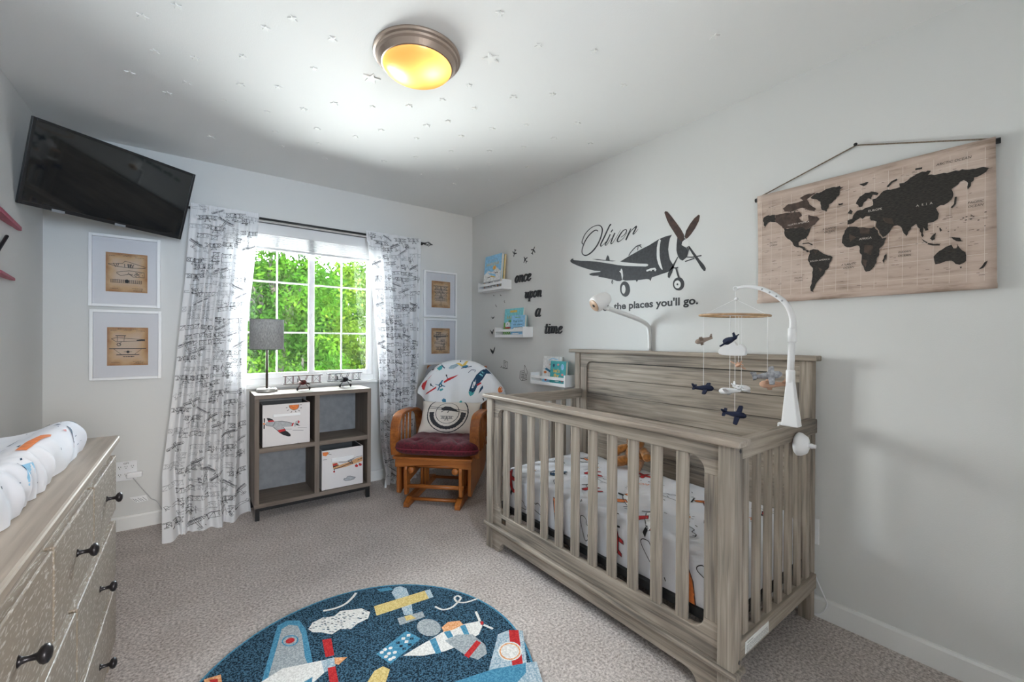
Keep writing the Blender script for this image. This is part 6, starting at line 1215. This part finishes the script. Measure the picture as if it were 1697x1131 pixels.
# ================================================================== book shelves and books on the right wall
mat('shelf_grey', (.60, .61, .63), .5); mat('page_edge', (.70, .66, .58), .8)
def ledge(label, y0, y1, z0, z1):
    x0, x1 = 2.116, XR
    t = thing('book_ledge', label, 'wall shelf', (XR, (y0+y1)/2, z0), group='white wall ledges for books')
    e = .014
    MB().box((x0, y0+e, z0), (x1, y1-e, z0+e)).build('bottom_board', 'white_paint', t, bevel=.0015)
    for y in (y0, y1-e): MB().box((x0, y, z0), (x1, y+e, z1)).build('end_panel', 'white_paint', t, bevel=.0015)
    MB().box((x0, y0+e, z1-.040), (x0+.008, y1-e, z1-.018)).build('front_rail', 'white_paint', t, bevel=.0015)
    MB().box((x0, y0+e, z0+e), (x0+.008, y1-e, z0+e+.010)).build('front_lip', 'white_paint', t, bevel=.0015)
ledge('white book ledge highest on the right wall', 2.950, 3.338, 1.660, 1.746)
ledge('white book ledge in the middle beside the word a', 2.655, 3.060, 1.240, 1.327)
ledge('white book ledge lowest, beside the crib headboard', 2.176, 2.566, .878, .964)
def book(label, yl, z0, w, h, th, xback, lean, cover, art=None, spine=None):
    """yl: Y of the left cover edge as seen; the cover faces into the room"""
    R = -PI/2
    t = thing('picture_book', label, 'book', (xback, yl, z0), (-lean, 0, R), group='picture books on the wall ledges')
    B = lambda mb, n, m, p=None, **k: mb.build(n, m, p or t, local=True, **k)
    c = .0025
    fc = B(MB().box((0, -th, 0), (w, -th+c, h)), 'front_cover', cover, bevel=.0008)
    B(MB().box((0, -c, 0), (w, 0, h)), 'back_cover', spine or cover, bevel=.0008)
    B(MB().box((0, -th+c, 0), (c, -c, h)), 'spine', spine or cover)
    B(MB().box((c, -th+c, .003), (w-.004, -c, h-.003)), 'pages', 'page_edge')
    if art:
        pr = PR(); art(pr, w, h); pr.build('cover_print', lambda u, v, d: (u, -th-d, v), fc, lift=.0004, inc=.00002, local=True)
def sq(x0, y0, x1, y1): return [(x0, y0), (x1, y0), (x1, y1), (x0, y1)]
def cover1(pr, w, h):
    pr.fill('print_white', [(0, .22*h), (w, .22*h), (w, .48*h), (.75*w, .62*h), (.5*w, .5*h), (.25*w, .56*h), (0, .45*h)])
    pr.fill('print_grey', sq(0, 0, w, .24*h))
    random.seed(5)
    for k in range(26): x, z = random.uniform(.03, .9)*w, random.uniform(.02, .2)*h; pr.fill('print_'+random.choice(['white', 'brown', 'tan', 'black', 'grey', 'red']), sq(x, z, x+.07*w, z+.035*h))
    for k in range(9): x = (.14+.085*k)*w; pr.stroke('print_yellow', [(x, .70*h), (x+.02*w, .79*h), (x+.045*w, .71*h)], .006)
    for k in range(5): x = (.25+.1*k)*w; pr.stroke('print_grey', [(x, .86*h), (x+.06*w, .86*h)], .004)
    pr.fill('print_yellow', ell2(.62*w, .62*h, .10*w, .065*h, 14)).fill('print_orange', ell2(.62*w, .62*h, .05*w, .035*h, 12))
    pr.fill('print_sky', [(.2*w, .52*h), (.35*w, .44*h), (.75*w, .34*h), (.7*w, .42*h), (.4*w, .47*h)]).fill('print_yellow', [(.4*w, .37*h), (.72*w, .32*h), (.7*w, .35*h), (.45*w, .40*h)])
    for x in (.28, .36, .7, .8): pr.fill('print_black', ell2(x*w, (.36 if x < .5 else .46)*h, .03*w, .018*h, 8))
book('thick picture book with a sky blue plane cover on the highest ledge', 3.288, 1.674, .265, .312, .026, 2.164, .09, 'print_sky', cover1, 'print_sky')
book('thin yellow-edged book leaning behind the thick blue book on the highest ledge', 3.262, 1.674, .246, .306, .014, 2.186, .075, 'print_yellow', None, 'print_yellow')
def cover2(pr, w, h):
    pr.fill('print_green', [(0, 0), (.5*w, 0), (.35*w, .25*h), (.1*w, .45*h), (0, .5*h)])
    pr.fill('print_yellow', sq(.30*w, .85*h, .68*w, .93*h))
    for k in range(6): x = (.15+.11*k)*w; pr.stroke('print_yellow', [(x, .62*h), (x+.03*w, .74*h), (x+.07*w, .63*h)], .007)
    pr.fill('print_white', ell2(.22*w, .40*h, .14*w, .12*h, 14)).fill('print_red', ell2(.24*w, .29*h, .20*w, .03*h, 14)).fill('print_black', ell2(.2*w, .43*h, .03*w, .02*h, 8))
    pr.fill('print_green', sq(.25*w, .5*h, .42*w, .57*h))
    for k in range(5): pr.stroke('print_white', [((.03+.1*k)*w, .02*h), ((.12+.1*k)*w, .14*h)], .004)
book('green and blue picture book standing at the back of the middle ledge', 3.012, 1.254, .262, .235, .018, 2.190, .09, 'print_cyan', cover2, 'print_white')
def cover3(pr, w, h):
    pr.text('print_navy', "That's not", .5*w, .72*h, w=.70*w, h=.10*h).text('print_navy', 'my plane', .5*w, .54*h, w=.62*w, h=.11*h)
    pr.fill('print_white', [(.1*w, .3*h), (.25*w, .4*h), (.8*w, .42*h), (.92*w, .34*h), (.7*w, .27*h), (.2*w, .26*h)]).stroke('print_navy', [(.1*w, .3*h), (.25*w, .4*h), (.8*w, .42*h), (.92*w, .34*h), (.7*w, .27*h), (.2*w, .26*h)], .003, True)
    pr.fill('print_white', sq(.15*w, .06*h, .6*w, .12*h)).stroke('print_green', [(.3*w, .9*h), (.7*w, .9*h)], .004)
book('small light blue board book in front on the middle ledge', 2.858, 1.254, .185, .168, .024, 2.160, .08, 'print_sky', cover3, 'print_teal')
def cover4(pr, w, h):
    pr.fill('print_sky', [(0, .1*h), (.6*w, .2*h), (w, .5*h), (w, .35*h), (.5*w, 0), (0, 0)])
    pr.fill('print_blue', [(.1*w, .5*h), (.2*w, .56*h), (.85*w, .30*h), (.8*w, .24*h)])
    for k in range(4): x = (.35+.12*k)*w; pr.stroke('print_pink', [(x, .66*h), (x+.04*w, .72*h), (x+.08*w, .66*h)], .005)
    pr.fill('print_orange', ell2(.15*w, .38*h, .08*w, .05*h, 12)).fill('print_red', ell2(.2*w, .1*h, .06*w, .05*h, 10)).stroke('print_sky', [(.3*w, .85*h), (.5*w, .93*h), (.8*w, .88*h)], .006)
book('pale picture book with a blue plane at the back of the lowest ledge', 2.488, .892, .208, .200, .020, 2.190, .09, 'print_white', cover4, 'print_grey')
def cover5(pr, w, h):
    pr.text('print_yellow', "let's", .42*w, .58*h, w=.42*w, h=.17*h, offset=.03).text('print_yellow', 'fly', .42*w, .35*h, w=.36*w, h=.19*h, offset=.03)
    pr.fill('print_sky', ell2(.78*w, .75*h, .10*w, .13*h, 14)).fill('print_navy', ell2(.22*w, .8*h, .07*w, .07*h, 10)).fill('print_pink', ell2(.5*w, .84*h, .06*w, .05*h, 10)).fill('print_pink', ell2(.8*w, .42*h, .08*w, .05*h, 10)).fill('print_green', ell2(.18*w, .28*h, .08*w, .05*h, 10)).fill('print_pink', ell2(.8*w, .15*h, .06*w, .05*h, 10)).stroke('print_white', [(.35*w, .12*h), (.6*w, .12*h)], .004)
book('teal picture book with yellow title in front on the lowest ledge', 2.360, .892, .165, .170, .026, 2.160, .08, 'print_teal', cover5, 'print_teal')

# ================================================================== world map hanging
def map_paper():
    m, nt, b = _base('map_canvas'); b.inputs['Roughness'].default_value = .85; b.inputs['Specular IOR Level'].default_value = .2
    tc = nt.nodes.new('ShaderNodeTexCoord'); mp = nt.nodes.new('ShaderNodeMapping'); mp.inputs['Scale'].default_value = (3, 3, 26)
    a = nt.nodes.new('ShaderNodeTexNoise'); a.inputs['Scale'].default_value = 1.6; a.inputs['Detail'].default_value = 7; a.inputs['Roughness'].default_value = .65
    c = nt.nodes.new('ShaderNodeTexNoise'); c.inputs['Scale'].default_value = 5; c.inputs['Detail'].default_value = 3
    ad = nt.nodes.new('ShaderNodeMath'); ad.operation = 'MULTIPLY_ADD'; ad.inputs[1].default_value = .6; ml = nt.nodes.new('ShaderNodeMath'); ml.operation = 'MULTIPLY'; ml.inputs[1].default_value = .4
    rp = nt.nodes.new('ShaderNodeValToRGB'); e = rp.color_ramp.elements; e[0].position = .34; e[0].color = (.25, .18, .14, 1); e[1].position = .62; e[1].color = (.60, .485, .42, 1); x = e.new(.46); x.color = (.49, .38, .318, 1)
    nt.links.new(tc.outputs['Object'], mp.inputs['Vector']); nt.links.new(mp.outputs['Vector'], a.inputs['Vector']); nt.links.new(tc.outputs['Object'], c.inputs['Vector'])
    nt.links.new(c.outputs['Fac'], ml.inputs[0]); nt.links.new(a.outputs['Fac'], ad.inputs[0]); nt.links.new(ml.outputs[0], ad.inputs[2]); nt.links.new(ad.outputs[0], rp.inputs['Fac']); nt.links.new(rp.outputs['Color'], b.inputs['Base Color'])
map_paper()
mp_ = thing('world_map', 'brown canvas world map hung from a black rod by a cord', 'wall map', (XR, .54, 1.41))
MXF = 2.191
def msf(y, z): return MXF+.006*math.sin(min(1, max(0, (z-1.41)/.505))*PI)+.001*math.sin(9*y+4*z)
mb = MB(); mb.grid(lambda u, v: (msf(.925-.766*u, 1.404+.520*v), .925-.766*u-.006*(1-v), 1.404+.520*v), 30, 24); o = mb.build('canvas', 'map_canvas', mp_, smooth=True, fixn=False)
sd = o.modifiers.new('thick', 'SOLIDIFY'); sd.thickness = .0015; sd.offset = -1
MB().tube([(2.204, .938, 1.909), (2.204, .148, 1.911)], .010, 12).build('top_rod', 'black_metal', mp_, smooth=True)
MB().tube([(2.204, .925, 1.412), (2.204, .153, 1.414)], .010, 12).build('bottom_rod', 'map_canvas', mp_, smooth=True)
mat('twine', (.20, .15, .11), .9, noise=.3, nscale=200)
MB().tube([(2.202, .930, 1.918), (2.209, .545, 2.040), (2.202, .160, 1.920)], .0028, 6).build('hanging_cord', 'twine', mp_)
MB().lathe([(0, 0), (.006, .0), (.007, .004), (0, .006)], 12, (2.203, .545, 2.041), Matrix.Rotation(-PI/2, 3, 'Y')).build('nail', 'black_metal', mp_)
mapfn = lambda u, v, d: (msf(u, v)-.0012-d, u, v)
mat('map_line', (.66, .58, .52), .8)
pr = PR()
for k in range(18): y = .905-.0425*k; pr.stroke('map_line', [(y, 1.432), (y, 1.895)], .0013)
for k in range(7): z = 1.46+.066*k; pr.stroke('map_line', [(.905, z), (.175, z)], .0013)
random.seed(17)
def coast(P, r=.0030):
    Q = []
    for i in range(len(P)):
        a, b = P[i], P[(i+1) % len(P)]; n = max(1, int(math.hypot(b[0]-a[0], b[1]-a[1])/.008))
        for j in range(n): t = j/n; Q.append((a[0]+(b[0]-a[0])*t+(random.uniform(-r, r) if j else 0), a[1]+(b[1]-a[1])*t+(random.uniform(-r, r) if j else 0)))
    return Q
for P in D['map_dark']: pr.fill('map_dark', coast(mm(P)))
for P in D['map_brown']+D['map_brown2']: pr.fill('map_brown', coast(mm(P), .0015))
for w, P in D['map_stroke']: pr.stroke('map_dark', mm(P), w*.0014)
for k in range(150):
    y, z = random.uniform(.18, .90), random.uniform(1.45, 1.88); pr.stroke('map_brown', [(y, z), (y-random.uniform(.004, .016), z)], .0012)
for k in range(40):
    y, z = random.choice([(.80, 1.80), (.77, 1.815), (.72, 1.82), (.21, 1.66), (.19, 1.62), (.27, 1.63)]); y += random.uniform(-.03, .03); z += random.uniform(-.015, .015); pr.fill('map_dark', ell2(y, z, random.uniform(.001, .004), .0016, 6))
pr.build('continents', mapfn, mp_, step=.02, lift=.0006, inc=.000004)
pr = PR()
for t, y, z, h in (('ARCTIC OCEAN', .259, 1.873, .009), ('PACIFIC', .204, 1.713, .008), ('OCEAN', .204, 1.699, .008), ('INDIAN', .389, 1.567, .008), ('OCEAN', .389, 1.553, .008), ('ATLANTIC', .631, 1.708, .008), ('OCEAN', .631, 1.694, .008), ('ATLANTIC', .563, 1.543, .008), ('OCEAN', .563, 1.529, .008), ('PACIFIC', .746, 1.507, .007), ('OCEAN', .746, 1.494, .007), ('PACIFIC', .852, 1.687, .007), ('OCEAN', .852, 1.674, .007)): pr.text('map_dark', t, -y, z, size=h*1.35, shear=.2)
for t, y, z, h, r in (('AFRICA', .509, 1.641, .009, 0), ('EUROPE', .478, 1.75, .009, 0), ('A  S  I  A', .335, 1.736, .009, 0), ('NORTH AMERICA', .749, 1.755, .008, .0), ('SOUTH AMERICA', .666, 1.575, .007, 0)): pr.text('map_line', t, -y, z, size=h*1.35, rot=r)
pr.build('lettering', lambda u, v, d: (msf(-u, v)-.0034-d, -u, v), mp_, lift=.0006, inc=0)

# ================================================================== baby monitor on its arm
bmn = thing('baby_monitor', 'white baby monitor camera on a curved arm rising behind the crib headboard', 'baby monitor', (2.203, 1.537, 0))
mat('monitor_white', (.74, .73, .72), .4); mat('lens_tan', (.48, .32, .22), .4)
MB().tube([(2.204, 1.537, .003), (2.204, 1.537, 1.16)], .0095, 10).build('pole', 'monitor_white', bmn, smooth=True)
ap = catmull([(2.204, 1.537, 1.16), (2.203, 1.540, 1.27), (2.19, 1.552, 1.318), (2.13, 1.583, 1.352), (2.02, 1.625, 1.388), (1.955, 1.65, 1.408)], 6)
MB().tube(ap, [.0105+.004*min(1, i/20) for i in range(len(ap))], 10).build('arm', 'monitor_white', bmn, smooth=True)
hc = Vector((1.905, 1.665, 1.447)); ax = Vector((-.80, .25, -.50)).normalized(); Rm = Vector((0, 0, 1)).rotation_difference(ax).to_matrix()
MB().lathe([(0, -.068), (.018, -.066), (.034, -.054), (.043, -.03), (.047, 0), (.048, .03), (.046, .045), (.040, .049)], 26, hc, Rm).build('head', 'monitor_white', bmn, smooth=True)
ln = MB().lathe([(.0, .046), (.034, .047), (.038, .051), (.036, .053), (.0, .0535)], 26, hc, Rm).build('lens_ring', 'lens_tan', bmn, smooth=True)
MB().lathe([(0, .053), (.010, .0535), (.009, .056), (0, .0565)], 14, hc, Rm).build('lens', 'black_metal', ln, smooth=True)
MB().tube([hc+Vector((.03, -.01, -.035)), (1.945, 1.653, 1.408), (1.965, 1.646, 1.404)], .012, 8).build('joint', 'monitor_white', bmn, smooth=True)

# ================================================================== ceiling lamp and stars
lamp = thing('ceiling_lamp', 'flush ceiling lamp with brushed bronze ring and glowing amber glass bowl', 'lamp', (.765, 1.70, CH))
mat('brushed_bronze', (.40, .32, .27), .36, metal=.8)
LC = (.765, 1.70, CH)
MB().lathe([(.0, 0), (.182, 0), (.184, -.006), (.182, -.014), (.174, -.018), (.172, -.026), (.164, -.032), (.150, -.050), (.144, -.052), (.140, -.048), (.150, -.030), (.150, -.010), (0, -.010)], 64, LC).build('ring', 'brushed_bronze', lamp, smooth=False, bevel=.0)
def bowl_mat():
    m, nt, b = _base('amber_glass'); nt.nodes.remove(b)
    t = nt.nodes.new('ShaderNodeBsdfTranslucent'); t.inputs['Color'].default_value = (.95, .52, .19, 1)
    g = nt.nodes.new('ShaderNodeBsdfGlossy'); g.inputs['Roughness'].default_value = .25; g.inputs['Color'].default_value = (1, .9, .8, 1)
    mx = nt.nodes.new('ShaderNodeMixShader'); mx.inputs['Fac'].default_value = .06
    nt.links.new(t.outputs[0], mx.inputs[1]); nt.links.new(g.outputs[0], mx.inputs[2]); nt.links.new(mx.outputs[0], nt.nodes['Material Output'].inputs['Surface'])
bowl_mat()
bw = MB().lathe([(.146*math.cos(a), -.046-.052*math.sin(a)) for a in [PI/2*i/14 for i in range(15)]], 64, LC); bw.f = [f for f in bw.f if len(f) == 4]; bw.m = [0]*len(bw.f)
bw.build('glass_bowl', 'amber_glass', lamp, smooth=True, fixn=False)
LAMP_WATTS = .36
for k, (dx, dy) in enumerate(((-.045, .055), (.04, -.05))):
    ld = bpy.data.lights.new('bulb', 'POINT'); ld.energy = LAMP_WATTS; ld.color = (1, .80, .55); ld.shadow_soft_size = .022
    lo = bpy.data.objects.new('bulb', ld); COL.objects.link(lo); lo.parent = lamp; lo.location = (dx, dy, -.045)
mat('star_white', (.80, .80, .78), .6)
def star_mesh(R, th):
    P = [(R*(1 if i % 2 == 0 else .42)*math.cos(PI/2+i*PI/5), R*(1 if i % 2 == 0 else .42)*math.sin(PI/2+i*PI/5)) for i in range(10)]
    mb = MB(); vs = [(a, b, 0) for a, b in P]+[(a*.92, b*.92, -th) for a, b in P]
    mb.add(vs, [tuple(range(10)), tuple(range(19, 9, -1))]+[(i, (i+1) % 10, 10+(i+1) % 10, 10+i) for i in range(10)]); return mb
s0 = star_mesh(.019, .0035).build('ceiling_star', 'star_white'); random.seed(9)
for i, (x, y) in enumerate(mm(D['stars'])):
    if x > XR-.03 or y > YB-.03 or x < XL+.03: continue
    o = s0 if i == 0 else s0.copy()
    if i: COL.objects.link(o)
    o.location = (x, y, CH); o.rotation_euler = (0, 0, random.uniform(0, 6.28)); s = random.uniform(.85, 1.15); o.scale = (s, s, 1)
    tag(o, 'small white raised star stuck on the ceiling', 'ceiling star', 'small white stars scattered over the ceiling')
for (x, y), a, lb in zip(mm(D['bigstars']), (.5, 1.0), ('large white star on the ceiling beside the lamp, on the television side', 'large white star on the ceiling beside the lamp, on the map side')):
    o = star_mesh(.042, .004).build('ceiling_star', 'star_white'); o.location = (x, y, CH); o.rotation_euler = (0, 0, a); tag(o, lb, 'ceiling star', 'large white stars on the ceiling')

# ================================================================== round rug
def rug_mat(name, c1, c2, sc=420):
    m, nt, b = _base(name); b.inputs['Roughness'].default_value = .95; b.inputs['Specular IOR Level'].default_value = .1
    tc = nt.nodes.new('ShaderNodeTexCoord'); a = nt.nodes.new('ShaderNodeTexNoise'); a.inputs['Scale'].default_value = sc*.42; a.inputs['Detail'].default_value = 2
    rp = nt.nodes.new('ShaderNodeValToRGB'); e = rp.color_ramp.elements; e[0].position = .42; e[0].color = (*c1, 1); e[1].position = .60; e[1].color = (*c2, 1)
    bp = nt.nodes.new('ShaderNodeBump'); bp.inputs['Strength'].default_value = .7; bp.inputs['Distance'].default_value = .004
    nt.links.new(tc.outputs['Object'], a.inputs['Vector']); nt.links.new(a.outputs['Fac'], rp.inputs['Fac']); nt.links.new(rp.outputs['Color'], b.inputs['Base Color'])
    nt.links.new(a.outputs['Fac'], bp.inputs['Height']); nt.links.new(bp.outputs['Normal'], b.inputs['Normal'])
rug_mat('rug_navy', (.007, .016, .028), (.06, .14, .21)); rug_mat('rug_blue', (.05, .20, .32), (.10, .30, .44)); rug_mat('rug_pale', (.25, .36, .44), (.52, .58, .62)); rug_mat('rug_grey', (.26, .29, .31), (.42, .45, .46)); rug_mat('rug_white', (.62, .60, .57), (.80, .78, .75)); rug_mat('rug_yellow', (.55, .40, .14), (.72, .58, .26)); rug_mat('rug_red', (.40, .02, .025), (.55, .04, .04)); rug_mat('rug_orange', (.62, .26, .10), (.80, .45, .25))
RX, RY, RRAD = .491, 1.481, .594
rug = thing('round_rug', 'round navy blue rug with colourful airplanes on the carpet', 'rug', (RX, RY, 0))
MB().lathe([(0, .001), (RRAD-.004, .001), (RRAD, .005), (RRAD-.003, .011), (RRAD-.012, .013), (0, .013)], 96, (RX, RY, 0)).build('pile', 'rug_navy', rug, smooth=False)
pr = PR(); RF = lambda u, v, d: (u, v, .0132+d)
n = 96; pr.stroke('rug_blue', [(RX+(RRAD-.007)*math.cos(2*PI*i/n), RY+(RRAD-.007)*math.sin(2*PI*i/n)) for i in range(n)], .008, True)
for c, P in D['rug']: pr.fill('rug_'+c, mm(P))
for P in D['rugdots']: pr.fill('rug_white', ell2(P[0]/1000, P[1]/1000, .008, .008, 8))
for P in D['rugcheck']: pr.fill('rug_white' if random.random() < .5 else 'rug_navy', ell2(P[0]/1000, P[1]/1000, .010, .010, 4, .3))
for w, P in D['rugstroke']: pr.stroke('rug_white', mm(P), w*.0012, curve=4)
random.seed(14)
cl_ = mm(D['rug'][0][1]); cxx = sum(p[0] for p in cl_)/len(cl_); cyy = sum(p[1] for p in cl_)/len(cl_)
x0, x1 = min(p[0] for p in cl_), max(p[0] for p in cl_); y0, y1 = min(p[1] for p in cl_), max(p[1] for p in cl_)
def inside(p, P):
    c = False; j = len(P)-1
    for i in range(len(P)):
        if (P[i][1] > p[1]) != (P[j][1] > p[1]) and p[0] < (P[j][0]-P[i][0])*(p[1]-P[i][1])/(P[j][1]-P[i][1])+P[i][0]: c = not c
        j = i
    return c
k = 0
while k < 60:
    p = (random.uniform(x0, x1), random.uniform(y0, y1))
    if inside(p, cl_) and inside((p[0]+.01, p[1]-.008), cl_): pr.stroke('rug_navy', [p, (p[0]+.007, p[1]-.006)], .004); k += 1
for (x, y, s) in ((.40, 1.05, .22), (.75, 1.15, .16)):
    pr.fill('rug_white', [(x+a*s, y+b*s) for a, b in catmull([(-.5, -.1), (-.4, .1), (-.2, .12), (-.1, .28), (.15, .25), (.25, .1), (.5, .05), (.42, -.12), (0, -.16)], 4, True)])
pr.build('woven_picture', RF, rug, lift=.0002, inc=.000012)
